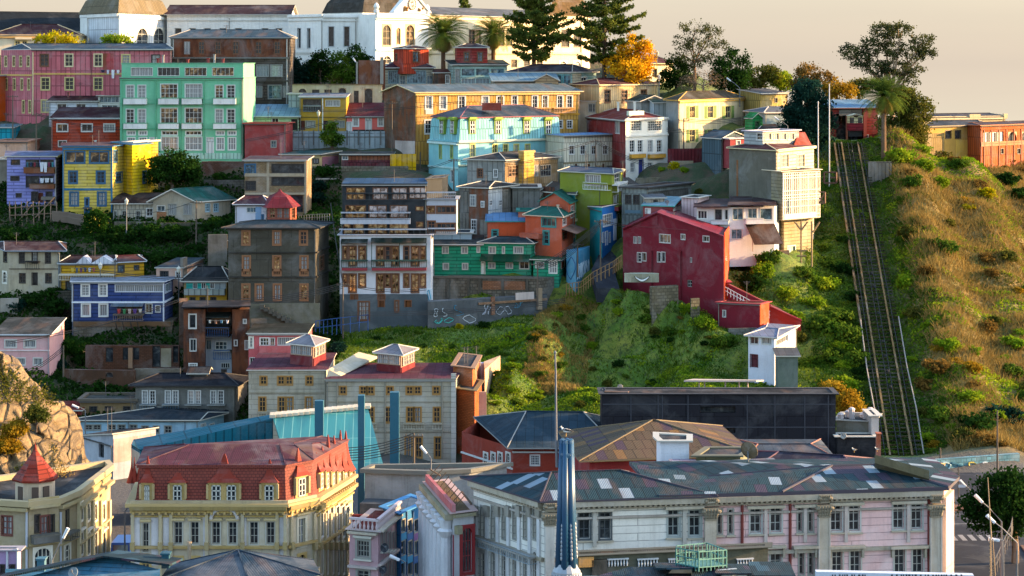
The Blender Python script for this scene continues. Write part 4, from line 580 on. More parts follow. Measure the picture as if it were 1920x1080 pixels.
b = Bld('crimson_stair_annex', 'crimson annex with a covered stair and white balustrade descending the slope', [(1346, 1), (1424, -1.5), (1442, 1.5)], 567, 615, RD, ('flat', .1), Y=291, trim='#8a2430', rcol='#6a2a2c'); b.w(0, 582, 594, 5, [1358], 'w1', nx=1, pane='c'); b.bx('painted_sun_wall', 1424.5, 567, 1441, 614, 1, 0, .08, '#b84420', 'plaster'); b.w(1, 580, 594, 6, [1430], 'w1', nx=1, pane='c')  # orange overlay puts the sunlight on the right wall into its colour
b.block([(1352, 4), (1368, 4)], 530, 570, ('#b84420', 'plaster', .8, .2), ('flat', .1), back=3, trim='#8a2430'); b.block([(1366, 3.5), (1444, 3.5)], 534, 600, RD, ('side', 574), back=2.2, trim='#8a2430', rcol='#8a2430', ov=.1); b.block([(1442, 3), (1502, 2.5)], 574, 630, ('#96281e', 'plaster', .8, .2), ('side', 602), back=3, trim='#b8303a', rcol='#8a2430', ov=.1)  # orange block: sunlit tone of the crimson wall put into its colour
fa = b.blocks[2].f[0]; Yb = fa.a.y-.8; mb = MB()
for k in range(14):
    x = 1364+k*6; y = 540+k*3.3; mb.tube([P(x, y, Yb), P(x, y+14, Yb)], .05, 4)
for dy in (0, 7): mb.tube([P(1360, 538+dy, Yb), P(1444, 584+dy, Yb)], .06, 4)
b.part(mb, 'balustrade', mat('#d0d0cc', 'paint'), uv=False); b.done()
b = Bld('white_stair_house', 'narrow white house with a flat blue roof at the foot of the crimson annex', [(1403, 0), (1452, -2), (1492, 10)], 630, 715, ('#c8c8d0', 'plaster', .8, .25), ('hip', 616, .3, 0), Y=278, rcol='#8a98b4', rdirt=.1, ov=.5, trim='#b8b4b0'); b.w(0, 632, 645, 15, [1414], 'w1', pane='d'); b.w(0, 632, 645, 17, [1437], 'w1', pane='c'); b.w(0, 665, 689, 13, [1414], 'door', fr='#5a2a30'); b.w(1, 633, 645, 22, [1466], 'w3', pane='c', ny=1); 
b.block([(1459, -5), (1496, -5)], 668, 715, ('#5c665e', 'plaster', .9, .5), ('shed', 655), back=3, rcol='#6a6e74', rdirt=.4); b.done()
b = Bld('white_modernist_house', 'white house with large plate windows under a jagged maroon iron roof', [(1306, 0), (1368, -1), (1452, 1), (1470, 10)], 388, 460, ('#ccc8c4', 'plaster', .75, .2), None, Y=307, bk=[(1472, 18), (1306, 10)])
for x0, x1, yb, yf in ((1300, 1368, 374, 389), (1364, 1412, 370, 386), (1408, 1456, 372, 386)):
    mb = MB(); a, c = P(x0, yf, 305.3), P(x1, yf, 305.3); d, e = P(x0+4, yb, 316), P(x1-2, yb, 316); lo = [a, c, e, d]; mb.hexa(lo+[p+V((0, 0, .15)) for p in lo]); b.part(mb, 'roof', mat('#43262a', 'roof', .6, .5))
b.w(0, 395, 410, 17, [1317], 'w3', ny=1, pane='d'); b.w(0, 392, 414, 14, [1347], 'tall', nx=1, ny=1, pane='d', fr='#c8c0b4'); b.w(0, 393, 412, 6, [1362], 'tall', nx=1, ny=1); b.w(1, 391, 412, 19, [1384], 'w1', nx=2, ny=1, pane='b', fr='#d0c8b0'); b.w(1, 391, 409, 16, [1411], 'w1', ny=1, pane='b'); b.w(1, 391, 412, 22, [1437], 'w1', nx=1, ny=1, pane='b'); b.balc(0, 1334, 1367, 420, 412, .7, '#ccc8c4', True, '#b8b4b0'); b.balc(1, 1396, 1428, 419, 409, .7, '#ccc8c4', True, '#b8b4b0'); b.w(1, 430, 448, 20, [1382], 'w1', ny=1, nx=2, pane='b'); b.w(0, 430, 452, 8, [1362], 'dk')
b.awn(1, 1398, 1452, 421, 455, 3.2, '#5a3a2c'); b.bx('prop', 1402, 440, 1403.5, 470, 1, 1.6, 1.75, '#c0b49c'); b.done()
b = Bld('boxy_pink_house', 'boxy pale pink house with a light blue lean-to roof and a satellite dish', [(1206, 2), (1261, 0), (1277, 8)], 386, 430, ('#8a2c2c', 'plaster', .8, .3), ('shed', 370), Y=309.5, rcol='#9cc4d0', rdirt=.1, ov=.3, trim='#3a9a8c'); b.w(0, 391, 401, 9, [1215], 'wdoor'); b.w(1, 389, 404, 7, [1267], 'w1', pane='c'); b.bx('white_side', 1262, 386, 1276.5, 430, 1, .0, .06, '#d0c4b8', 'plaster'); b.block([(1278, 2), (1308, 0)], 370, 432, ('#c4a8a8', 'plank', .85, .5), ('flat', .1), back=6); b.done()
b = Bld('flat_roof_workshop', 'grey boarded workshop with a wide flat rust stained roof', [(1166, 0), (1212, -1), (1296, 12)], 352, 415, ('#7c8480', 'plank', .85, .6), ('flat', .2), Y=317, rcol='#6a4e3a', trim='#3c3c3c', ov=.5); b.w(0, 366, 382, 10, [1178, 1193], 'dk', pane='d'); b.bx('lettering', 1172, 394, 1202, 400, 0, .01, .06, '#5f7c88'); b.bx('dark_boards', 1213, 356, 1290, 372, 1, 0, .06, '#55544e', 'plank'); b.done()
b = Bld('slatted_pergola_shed', 'low shed with a dark slatted roof in front of the white balcony house', [(1160, 0), (1194, 2)], 348, 372, ('#6a5844', 'plank', .9, .7), ('shed', 336), Y=325, back=4, rcol='#3c3a38', rkind='plank'); b.done()
GT = ('#625e52', 'plaster', .9, .5)
b = Bld('grey_party_wall_house', 'tall house with a blank grey party wall and a cream upper floor', [(1367, 8), (1455, -2), (1526, 12)], 278, 470, GT, ('hip', 264, .25, 1), Y=314, rcol='#6a2e30', ov=.4, trim='#c8b88a'); b.b.fm = {1: ('#d0bc9c', 'board', .8, .3)}; b.w(1, 290, 313, 15, [1471, 1501], 'cr', pane='c', fr='#d0c49c', ny=3); b.band(1, 280, 5, '#d8c8a0', .4); b.bx('rust_stain', 1381, 300, 1384, 368, 0, 0, .02, '#8a5a34', 'rust')
b.block([(1395, 7), (1430, 3), (1498, 11)], 246, 276, ('#9a9e9c', 'board', .8, .3), ('flat', .15), trim='#a8a4b0', sink=1); mb = MB(); lo = [P(1489, 272, 322), P(1524, 276, 326), P(1510, 249, 329), P(1497, 249, 326)]; mb.hexa(lo+[p+V((0, .4, .1)) for p in lo]); b.part(mb, 'orange_roof', mat('#a83c1c', 'roof', .7, .2)); b.w(1, 250, 262, 12, [1440, 1454, 1468, 1483], 'w', nx=3, ny=1, pane='c', fr='#d8c8a0'); b.w(0, 250, 262, 10, [1424], 'w', pane='g')
b.block([(1466, -4), (1537, 2)], 322, 414, ('#8c8064', 'board', .9, .5), ('flat', .1), back=6, trim='#d8c8a8', sink=0); ga = b.b; fa = ga.f[0]; gm = mat('#d4ccb8', 'paint')
for y0, y1 in ((326, 366), (370, 405)): b.w(0, y0, y1, 60, [1502], 'hole', pane='c', nx=1, ny=1)
mb = MB()
for k in range(19): u = .1+(fa.L-.3)*k/18; fa.bx(mb, u, u+(.16 if k % 4 else .26), Z(412, fa.a.y), Z(324, fa.a.y), .02, .14)
for y in (324, 329, 334, 358, 366, 371, 376, 388, 404, 411): fa.bx(mb, .05, fa.L-.05, Z(y+1.6, fa.a.y), Z(y, fa.a.y), .03, .16)
fa.bx(mb, .3, fa.L-1.0, Z(412, fa.a.y), Z(402, fa.a.y), .1, .22); b.part(mb, 'lattice_gallery', gm, uv=False)
b.block([(1470, -2), (1524, 3)], 414, 500, ('#a8946c', 'board', .9, .5), None, back=5, sink=2); fa = b.b.f[0]; b.w(0, 462, 478, 13, [1484], 'bl', door=1, fr='#9cb0a8'); mb = MB()
for x0, y0, x1, y1 in ((1502, 500, 1502, 415), (1502, 432, 1490, 416), (1502, 432, 1514, 416), (1537, 416, 1524, 436), (1494, 470, 1512, 470), (1494, 480, 1512, 480), (1522, 500, 1522, 415)): mb.tube([P(x0, y0, fa.a.y-1.2), P(x1, y1, fa.a.y-1.2)], .13, 6)
b.part(mb, 'timber_props', mat('#8a7450', 'paint'), uv=False); b.done()
b = Bld('slate_blue_shed', 'slate blue corrugated shed behind the grey party wall', [(1316, 4), (1352, -2), (1398, 8)], 258, 300, ('#43545c', 'corr', .8, .2), ('gab', 246), Y=337, rcol='#33505c', ov=.3); b.block([(1369, -4), (1396, -2)], 261, 280, ('#8a3a3c', 'plaster', .8, .3), ('flat', .15), back=3, trim='#c8b8b0'); b.w(0, 264, 276, 7, [1384], 'w', pane='c'); b.done()
Bld('maroon_board_fence', 'maroon board fence beside the slate blue shed', [(1252, 0), (1318, 2)], 279, 305, ('#6c2a2e', 'plank', .85, .3), None, 'fence', Y=347, back=.15, group=None).done()
b = Bld('ochre_gable_shed', 'yellowish timber shed behind the dark round tree', [(1426, 0), (1476, 8)], 176, 235, ('#a08a4c', 'plank', .9, .6), ('shed', 168), Y=374, back=7, rcol='#3a4656', ov=.3); b.w(0, 184, 192, 5, [1455], 'dk'); b.done()
b = Bld('grey_hip_house', 'plain grey house with a pale hipped roof beside the dark round tree', [(1434, 0), (1500, 4)], 212, 262, ('#7a8a90', 'plaster', .85, .4), ('hip', 200, .4), Y=364, rcol='#7c848c', rdirt=.2, trim='#c8bcb8'); b.done()
b = Bld('dark_roof_bungalow', 'low bungalow with a dark hipped roof under the street lamp', [(1420, 0), (1500, 4)], 248, 275, ('#5c4c44', 'board', .9, .4), ('hip', 234, .35), Y=349, rcol='#33262a'); b.done()
b = Bld('green_kiosk', 'small bright green kiosk with a pointed roof', [(1411, 0), (1430, 2)], 222, 250, ('#127a3c', 'board', .8, .2), ('gab', 213, 1), 'kiosk', Y=352, back=2.5, rcol='#127a3c', rkind='plank', ov=.2, group=None); b.w(0, 228, 238, 8, [1420], 'gn', pane='d', fr='#0d5a2c'); b.done()
# funicular upper station and the far right houses
b = Bld('funicular_station', 'dark red funicular station with a blue tin roof at the head of the track', [(1559, 0), (1646, 2)], 203, 292, ('#7c2a22', 'board', .85, .3), ('shed', 189), 'station', Y=374, back=8, rcol='#7ab0d8', rdirt=.2, ov=.6, trim='#7a4a3c', group=None); b.w(0, 213, 284, 52, [1594], 'hole', nx=1, ny=1, pane='d', cas=0, rec=2.8); b.bx('bay_post', 1585, 215, 1588, 290, 0, 0, .4, '#4a2420'); b.bx('bay_post', 1618, 205, 1624, 292, 0, 0, .3, '#7c2a22'); b.w(0, 219, 240, 8, [1567], 'dk', pane='d'); b.w(0, 253, 258, 6, [1625], 'w1', pane='d'); b.bx('grey_gable', 1573, 205, 1615, 217, 0, .02, .2, '#5c5850', 'board'); b.done()
b = Bld('ochre_terrace_house', 'ochre house with a slate roof at the right hand end of the ridge', [(1734, -4), (1838, 6)], 238, 320, ('#b08a44', 'plaster', .85, .4), ('hip', 226, .12), Y=372, back=10, rcol='#33404e', ov=.5, trim='#8a7a5c', bk=[(1845, 18), (1738, 10)]); b.w(0, 245, 259, 10, [1778, 1796, 1825], 'dk', pane='d'); b.w(0, 270, 281, 11, [1825], 'dk'); b.w(0, 298, 307, 11, [1824], 'dk'); b.bx('yellow_panel', 1792, 262, 1836, 318, 0, .0, .05, '#c8a04a', 'plaster'); b.bx('grey_panel', 1725+10, 250, 1770, 316, 0, 0, .06, '#8a7448', 'plank'); b.done()
b = Bld('orange_arcade_house', 'orange timber house with an arched upper gallery at the far right', [(1838, 0), (1990, 18)], 236, 316, ('#b05a30', 'plank', .85, .3), ('hip', 228, .1), Y=372, back=9, rcol='#4a3440', ov=.5, trim='#b86a3c', zref=0); b.w(0, 247, 266, 40, [1862], 'hole', pane='d', nx=1, ny=1, rec=.25); b.w(0, 247, 266, 16, [1898], 'hole', arch=1, fr='#b86a3c', rec=.25); b.w(0, 247, 266, 16, [1922, 1944], 'hole', arch=1, fr='#b86a3c', rec=.25); b.bx('white_wall', 1845, 248, 1882, 266, 0, -.24, -.2, '#c8c4bc', 'plaster'); b.bx('gallery_door', 1852, 249, 1857, 266, 0, -.19, -.1, '#4a4a44'); b.bx('gallery_door', 1866, 249, 1871, 266, 0, -.19, -.1, '#4a4a44')
for x in range(1844, 1925, 14): b.bx('post', x, 240, x+1.6, 312, 0, 0, .12, '#8a4424')
b.bx('balustrade', 1839, 264, 1960, 272, 0, .02, .1, '#b87a54', 'board'); b.band(0, 241, 3, '#a05024', .2); b.w(0, 279, 288, 5, [1879, 1910], 'dk'); b.done()
b = Bld('cream_parapet_building', 'low cream building with a curved parapet crest behind the ochre house', [(1728, 0), (1885, 8)], 220, 250, ('#cfb888', 'plaster', .85, .3), ('hip', 213, .06), Y=398, back=10, rcol='#3a4050', ov=.2, trim='#d8c498'); b.bx('crest', 1816, 214, 1836, 221, 0, 0, .4, '#d0b88c', 'plaster'); b.bx('crest', 1880, 213, 1887, 222, 0, 0, .4, '#d0b88c', 'plaster'); b.band(0, 222, 3, '#d8c498', .35); b.done()
# ================================================================ lower left of the hill
BRN = ('#4a463c', 'panel', .85, .5)
b = Bld('dark_tenement', 'big dark brown clad tenement with timber framed tall windows', [(428, 0), (592, 0), (616, 9)], 428, 612, BRN, ('hip', 413, .25), Y=294, rcol='#3c4a50', rdirt=.3, ov=.8, trim='#2e2a26')
for y0, y1, xs in ((434, 458, (461, 519, 569)), (481, 506, (462, 519, 570)), (534, 562, (461, 486, 520, 570))): b.w(0, y0, y1, 12, xs, 'br', pane='cdm', fr='#8a5a36', ny=3, cas=.2)
b.w(0, 506, 516, 14, [462, 519, 570], 'br', nx=4, ny=1, pane='g', fr='#8a5a36', cas=.15); b.band(0, 472, 3, '#33302a', .2); b.band(0, 518, 3, '#33302a', .2); b.band(1, 472, 3, '#33302a', .2); b.band(1, 518, 3, '#33302a', .2); b.w(1, 480, 505, 8, [603], 'br', pane='d'); b.pipe(0, 591, 430, 560, '#3a3630', .1)
b.bx('base_wall', 428, 568, 600, 612, 0, .05, .4, '#6e6a58', 'plaster', dirt=.8); fa = b.b.f[0]; mb = MB()
for k in range(12): x = 489+k*8; y = 570+k*4.2; fa.bx(mb, *fa.rect(x, y, x+9, y+30)[:2], Z(y+8, fa.a.y), Z(y, fa.a.y), .4, 1.4)
b.part(mb, 'steps', mat('#5c5a50', 'plaster')); b.done()
b = Bld('red_pavilion_house', 'white house with a maroon roof and a red hexagonal glazed lookout pavilion', [(441, 0), (500, 0)], 384, 440, ('#c8c4cc', 'plaster', .8, .3), ('hip', 367, .25), Y=315, back=7, rcol='#5c2430', ov=.4, trim='#c8c0c0'); b.w(0, 389, 398, 18, [472], 'strip', nx=3, pane='b'); b.w(0, 404, 414, 7, [489], 'bl', pane='c'); b.bx('blue_panels', 479, 388, 490, 412, 0, 0, .06, '#7a98b8')
b.block([(494, 2), (504, -2), (544, -2), (556, 2)], 386, 440, ('#a0503c', 'board', .8, .2), ('fr', [(.5, 1.5), (.12, 2.1), (.03, 2.5)]), bk=[(546, 5), (504, 5)], rcol='#8e3440', ov=.6, rdirt=.1); b.w(1, 389, 409, 10, [511, 524, 537], 'br', nx=2, pane='mc', fr='#9a5a40', cas=.05); b.w(0, 390, 409, 4, [499], 'br', pane='g', nx=1); b.w(2, 390, 409, 5, [550], 'br', pane='d', nx=1); b.done()
b = Bld('beige_corner_house', 'beige rendered house with dark window frames and a black balcony at the left', [(-12, 3), (17, 0), (112, 0)], 467, 550, ('#a89c84', 'plaster', .9, .7), ('hip', 453, .12, 1), rcol='#4a262a', ov=1.0, Y=303, trim='#8a929c', bk=[(112, 11), (-12, 11)]); b.w(1, 472, 493, 9, [41, 65, 90], 'dk', pane='dc', ny=3); b.w(1, 513, 530, 10, [42, 91], 'dk', pane='g', ny=3); b.w(1, 512, 535, 9, [65], 'dk', door=1); b.w(0, 470, 491, 6, [10], 'dk', pane='d', nx=1); b.w(0, 510, 530, 7, [9], 'arch', pane='d'); b.balc(1, 50, 75, 503, 489, .8, '#22211f', False, '#22211f'); b.band(1, 503, 2, '#6a6050', .1); b.pipe(1, 111, 468, 545, '#5c6a72', .1); b.done()
b = Bld('gabled_yellow_villa', 'yellow villa with two white gables and a long balcony hung with laundry', [(112, 0), (216, 0)], 495, 548, ('#b0861c', 'board', .8, .2), ('hip', 479, .12), Y=303, back=8, rcol='#3e2a32', ov=.3, trim='#a8b0b4'); b.block([(216, 0), (270, 2)], 493, 548, ('#b0861c', 'board', .8, .2), ('hip', 479, .2), back=8, rcol='#5c2c34', ov=.4, trim='#a8b0b4')
b.w(0, 497, 512, 9, [127, 163], 'dk', pane='d'); b.w(0, 497, 519, 8, [203], 'wdoor'); b.w(0, 498, 513, 10, [185], 'dk', pane='c'); fb = b.blocks[1]; b.w(0, 498, 510, 11, [227], 'dk', pane='b'); b.w(0, 498, 505, 8, [256], 'dk', pane='b'); b.b = b.blocks[0]; b.balc(0, 114, 216, 523, 513, 1.3, '#c8c0ac', False, '#c8c0ac', 34); b.w(0, 528, 545, 10, [129], 'dk', pane='b')
fa = b.b.f[0]; mb = MB()
for x0, x1 in ((143, 173), (171, 217)): u0, u1, z0, z1 = fa.rect(x0, 480, x1, 494); um = (u0+u1)/2; mb.hexa([fa.p(u0, z0, .5), fa.p(u1, z0, .5), fa.p(u1, z0, -2), fa.p(u0, z0, -2), fa.p(um-.05, z1, .5), fa.p(um+.05, z1, .5), fa.p(um+.05, z1, -2), fa.p(um-.05, z1, -2)])
b.part(mb, 'gable', mat('#c4c4cc', 'plank')); b.done()
NV = ('#30406e', 'board', .8, .15); WT = '#c8ccd4'
b = Bld('navy_house', 'navy blue house with white trim perched on a stone retaining wall', [(135, 0), (307, 0), (324, 6)], 529, 603, NV, ('shed', 520), rcol='#9aa4b4', rdirt=.1, ov=.3, trim=WT, Y=295, bk=[(324, 12), (137, 8)]); b.w(0, 532, 554, 13, [160, 193], 'fr', cas=.18, pane='c'); b.w(0, 571, 592, 14, [161, 194], 'fr', cas=.18, pane='c', nx=1, ny=1); b.w(0, 531, 547, 90, [261], 'strip', nx=5, pane='c', fr=WT); b.w(1, 531, 547, 11, [315], 'strip', nx=3, pane='b', fr=WT); b.w(0, 570, 587, 12, [279], 'w1', pane='g'); b.w(0, 573, 585, 8, [296], 'w1', pane='d'); b.w(0, 574, 598, 48, [243], 'hole', nx=3, ny=1, pane='g'); b.band(0, 565, 3, WT, .2, 'trim'); b.band(1, 565, 3, WT, .2, 'trim'); b.awn(0, 210, 270, 569, 573, 1.4, '#7a8ea0'); b.balc(0, 215, 270, 599, 588, 1.2, '#7a6a5c', False, '#5a5048'); b.bx('corner_trim', 305.5, 529, 308, 603, 0, -.02, .1, WT); b.bx('corner_trim', 135, 529, 137, 603, 0, -.02, .1, WT); b.done()
b = Bld('stone_retaining_wall', 'battered stone retaining wall with slanting props under the navy house', [(138, 0), (322, 0), (334, 5)], 603, 660, ('#6a6050', 'stone', .95, .7), None, 'retaining wall', Y=294.6, back=2, group=None); b.bx('earth_band', 138, 603, 320, 612, 0, 0, .12, '#6a5038', 'plaster'); fa = b.b.f[0]; mb = MB()
for x in (219, 232, 247, 260): mb.tube([fa.p(fa.at(x, 602)[0], Z(602, fa.a.y), 1.1), fa.p(fa.at(x+4, 630)[0], Z(630, fa.a.y), .1)], .09, 5)
b.part(mb, 'props', mat('#3a342c', 'paint'), uv=False); b.done()
b = Bld('salmon_cottage', 'small salmon cottage with a grey tin roof between rendered gable walls', [(293, 0), (342, 0), (381, 10)], 503, 545, ('#c49a84', 'plaster', .85, .4), ('shed', 485), Y=304, rcol='#4c5c64', ov=.2, rdirt=.3); b.w(0, 509, 520, 14, [308], 'dk', pane='d', nx=3); b.w(0, 509, 522, 8, [334], 'w', pane='d'); b.bx('gable_parapet', 342, 483, 350, 540, 1, -.3, .1, '#7c7468', 'plaster') ; b.done()
b = Bld('black_roof_cottage', 'cottage with a black hipped roof, turquoise upper wall and grey balcony', [(345, 0), (425, 0)], 528, 572, ('#b8902c', 'plaster', .8, .3), ('hip', 500, .25), Y=298, back=8, rcol='#26292c', ov=.5, rdirt=.15); b.bx('turquoise_wall', 349, 529, 401, 541, 0, 0, .06, '#2a9a90', 'board'); b.w(0, 530, 541, 8, [366, 382, 398], 'w1', nohole=1, pane='d'); b.bx('balcony_front', 347, 541, 423, 552, 0, .05, 1.0, '#8a9088', 'corr'); b.bx('side_shutter', 403, 529, 424, 541, 0, 0, .07, '#8c9494', 'corr'); b.w(0, 558, 567, 9, [361, 380, 400], 'dk', pane='d'); b.done()
b = Bld('narrow_rust_house', 'narrow house of dark rusted sheets with blue balconies and white inner walls', [(344, 0), (385, 0), (385.5, 3), (435, 3), (435.5, 0), (468, 0)], 580, 715, ('#4a3026', 'rust', .9, .6), None, Y=280, back=0, bk=[(468, 9), (344, 9)]); b.w(0, 590, 615, 12, [361], 'w1', ny=1, nx=1, pane='d', cas=.14); b.w(0, 636, 658, 11, [362], 'w1', pane='d'); b.w(0, 682, 690, 14, [362], 'w3', pane='c'); b.bx('white_wall', 386, 626, 434.5, 700, 2, .0, .08, '#b8bcc4', 'plaster'); b.w(2, 590, 622, 46, [411], 'hole', nohole=1, nx=4, pane='d'); b.w(2, 637, 655, 10, [392], 'w1', nohole=1, pane='b'); b.w(2, 640, 655, 22, [415], 'w3', nohole=1, pane='b'); b.w(2, 680, 690, 17, [423], 'w4', nohole=1, pane='d'); b.w(2, 692, 702, 11, [420], 'wdoor', nohole=1, fr='#5a4a3c'); b.bx('balcony_floor', 386, 625, 434, 628, 2, 0, 2.9, '#3a3430'); b.balc(2, 386, 434, 625, 610, 2.9, '#2a4a78', False, '#3a3430'); b.balc(2, 403, 434, 670, 655, 1.6, '#3a6aa0', False, '#8c8c88'); b.w(4, 599, 606, 5, [459], 'w1', nx=1, pane='c'); b.w(4, 639, 655, 7, [463], 'w1', pane='c'); b.w(4, 638, 648, 5, [441+1], 'w1', nx=1)
mb = MB(); lo = [P(340, 578, 279), P(470, 576, 279), P(470, 565, 289), P(346, 565, 289)]; mb.hexa(lo+[p+V((0, 0, .15)) for p in lo]); b.part(mb, 'roof', mat('#2c2a30', 'roof', .6, .3)); b.awn(2, 386, 434, 586, 592, 2.6, '#4c5854'); b.done()
b = Bld('pink_villa', 'pale pink two storey house with a mossy grey roof at the left edge', [(-12, 0), (93, 0)], 628, 702, ('#cc9a98', 'plaster', .8, .25), ('shed', 598), Y=278, back=9, rcol='#454a48', ov=.3, trim='#c8ccd0'); b.w(0, 638, 651, 20, [20, 56], 'w1', pane='c', cas=.15); b.w(0, 672, 684, 15, [39, 71], 'w1', pane='c', cas=.14); b.w(0, 670, 683, 14, [13], 'w1', pane='d'); b.band(0, 656, 2, '#d8c4c0', .15); b.pipe(0, 91, 630, 700, '#8a8a90'); b.done()
b = Bld('rose_bay_house', 'rose pink house with a strip of white windows and a dark green roof', [(466, 0), (574, 0)], 626, 692, ('#b85a5c', 'plaster', .8, .2), ('shed', 609), Y=275, back=8, rcol='#2c3632', ov=.3, rdirt=.1); b.w(0, 634, 648, 16, [496], 'w3', pane='g'); b.w(0, 634, 648, 7, [511], 'w1', pane='g'); b.w(0, 633, 647, 50, [546], 'strip', nx=7, pane='c'); b.w(0, 633, 651, 5, [471], 'arch', pane='c', nx=1); b.w(0, 671, 688, 8, [473], 'w1', pane='d'); b.bx('bay', 487, 648, 572, 668, 0, 0, .5, '#bc6060', 'plaster'); b.w(0, 668, 686, 36, [525], 'hole', pane='d', nx=5); b.done()
b = Bld('brick_ruin', 'roofless brick ruin with tall empty openings below the stone wall', [(160, 0), (336, 0)], 648, 705, ('#5c3c2c', 'brick', .95, .8), None, 'ruin', Y=283, back=.8, group=None, sink=5); b.w(0, 652, 679, 14, [205], 'hole'); b.w(0, 652, 675, 12, [236, 255], 'hole'); b.w(0, 649, 688, 15, [293], 'hole'); b.w(0, 649, 680, 10, [329], 'hole'); b.bx('pier', 241, 652, 249, 690, 0, 0, .3, '#8a6a50', 'plaster'); b.bx('render_patch', 302, 653, 321, 688, 0, 0, .06, '#8c8068', 'plaster', dirt=.9)
b.block([(120, -6), (252, -7)], 693, 748, ('#50382a', 'plaster', .95, .9), None, back=.8, sink=4); b.w(0, 698, 708, 14, [205], 'hole', arch=1, fr='#50382a')
b.block([(252, -6), (338, -6)], 692, 720, ('#6c6050', 'plaster', .95, .9), None, back=.8, sink=5); b.done()
b = Bld('grey_balcony_house', 'grey rendered house with pairs of white french windows and a dark hipped roof', [(254, 0), (440, 0), (464, 6)], 723, 792, ('#6c6a64', 'plaster', .9, .7), ('hip', 700, .2), Y=268, rcol='#23252e', ov=.7, trim='#2c2a2c', rdirt=.1); b.w(0, 733, 757, 9, [272, 286, 315, 329, 358, 371, 400, 414], 'fr', pane='dc', cas=.1)
for x0, x1, c in ((264, 294, '#4a7088'), (306, 336, '#4a7088'), (348, 378, '#5c5a58'), (390, 422, '#5c5a58')): b.balc(0, x0, x1, 767, 757, .7, c, False)
b.block([(355, 2), (388, 2)], 700, 724, ('#4c4844', 'board', .9, .5), ('gab', 690), back=3, rcol='#3a3a3c', sink=0); b.done()
b = Bld('tan_low_building', 'low tan building with a red tin lean-to at its left end', [(150, 0), (254, 0)], 752, 776, ('#7c6648', 'plaster', .9, .6), ('flat', .3), Y=268, back=5, rcol='#4c5046', trim='#5c5040'); b.w(0, 763, 771, 12, [175, 204, 238], 'dk', pane='d'); b.block([(112, -1), (151, -1)], 770, 785, ('#7a2c24', 'corr', .8, .3), ('shed', 755), back=4, rcol='#9a2c28'); b.done()
b = Bld('long_pale_blue_house', 'long low pale blue house under a dark slate blue roof', [(130, 0), (372, 0), (420, 5)], 788, 840, ('#8cb0c4', 'plaster', .8, .4), ('hip', 769, .1), Y=261, rcol='#2a3842', ov=.6, rdirt=.2, bk=[(418, 13), (134, 8)]); b.w(0, 797, 806, 13, [166, 182, 210, 228, 250], 'gy', pane='d'); b.w(0, 799, 812, 12, [272, 315], 'gy', pane='d'); b.w(0, 799, 812, 10, [293], 'gy', pane='d'); b.w(1, 795, 806, 8, [381, 397], 'fr', pane='c'); b.pipe(0, 347, 790, 826, '#6a7a84'); b.pipe(0, 241, 790, 826, '#6a7a84'); b.done()
b = Bld('whitewashed_shed', 'patched whitewashed shed with a dark flat roof above the rock', [(154, 6), (212, 0), (292, 4)], 818, 862, ('#a4a8b0', 'plaster', .9, .8), ('side', 814), Y=246, rcol='#2c3034', ov=.3); b.w(1, 816, 833, 17, [263], 'br', pane='g', fr='#c8a858'); b.w(0, 819, 858, 10, [190], 'hole', pane='d'); b.bx('pink_wall', 212.5, 818, 291, 862, 1, 0, .05, '#b89c94', 'plaster', dirt=.8); b.done()
BG = ('#a89e8a', 'block', .85, .5)
b = Bld('beige_twin_warehouse', 'twin beige stone faced building with mauve roofs, ochre windows and glazed roof lanterns', [(612, 0), (852, 0), (862, 6)], 712, 870, BG, ('shed', 683), Y=256, rcol='#6c3848', rdirt=.1, ov=.25, trim='#8a8474', bk=[(850, 12), (690, 12)])
b.w(0, 725, 739, 12, [643, 681, 695, 731, 768, 783, 818], 'oc', pane='d', ny=2); b.w(0, 764, 792, 12, [695, 728, 769, 783, 819], 'oc', pane='dc', ny=3); b.w(0, 820, 858, 12, [766, 785, 821], 'oc', pane='dc', ny=3); b.band(0, 752, 2, '#988e78', .12); b.band(0, 808, 2, '#988e78', .12)
for x0, x1 in ((684, 706), (757, 796), (811, 829)): b.balc(0, x0, x1, 803, 793, .5, '#c0b8a0', False, '#988e78')
for x in (632, 722, 829): b.pipe(0, x, 714, 860, '#8a8474', .09)
b.bx('corner_pier', 846, 700, 855, 872, 0, 0, .2, '#b4b0a4', 'block')
b.block([(466, 1), (612, 1)], 695, 830, BG, ('shed', 664), Y=257, back=12, rcol='#6c3848', rdirt=.1, ov=.25, ctrl=True); b.w(0, 706, 721, 12, [494, 527, 542, 580], 'oc', pane='dr' if 0 else 'd', ny=2); b.w(0, 745, 772, 12, [492, 528, 543, 579], 'oc', pane='dc', ny=3)
for x0, x1 in ((485, 501), (516, 553), (571, 588)): b.balc(0, x0, x1, 783, 772, .5, '#c0b8a0', False, '#988e78')
b.band(0, 735, 2, '#988e78', .12); b.pipe(0, 610, 698, 800, '#8a8474', .09)
mb = MB(); lo = [P(612, 709, 257.5), P(640, 705, 257.7), P(707, 672, 269.2), P(672, 662, 269)]; up = [P(612, 694, 257.5), P(616, 693, 257.8), P(707, 668, 269.2), P(672, 660, 269)]; mb.hexa(lo+up); b.part(mb, 'party_wall', mat('#b8ac94', 'plaster', .85, .5))
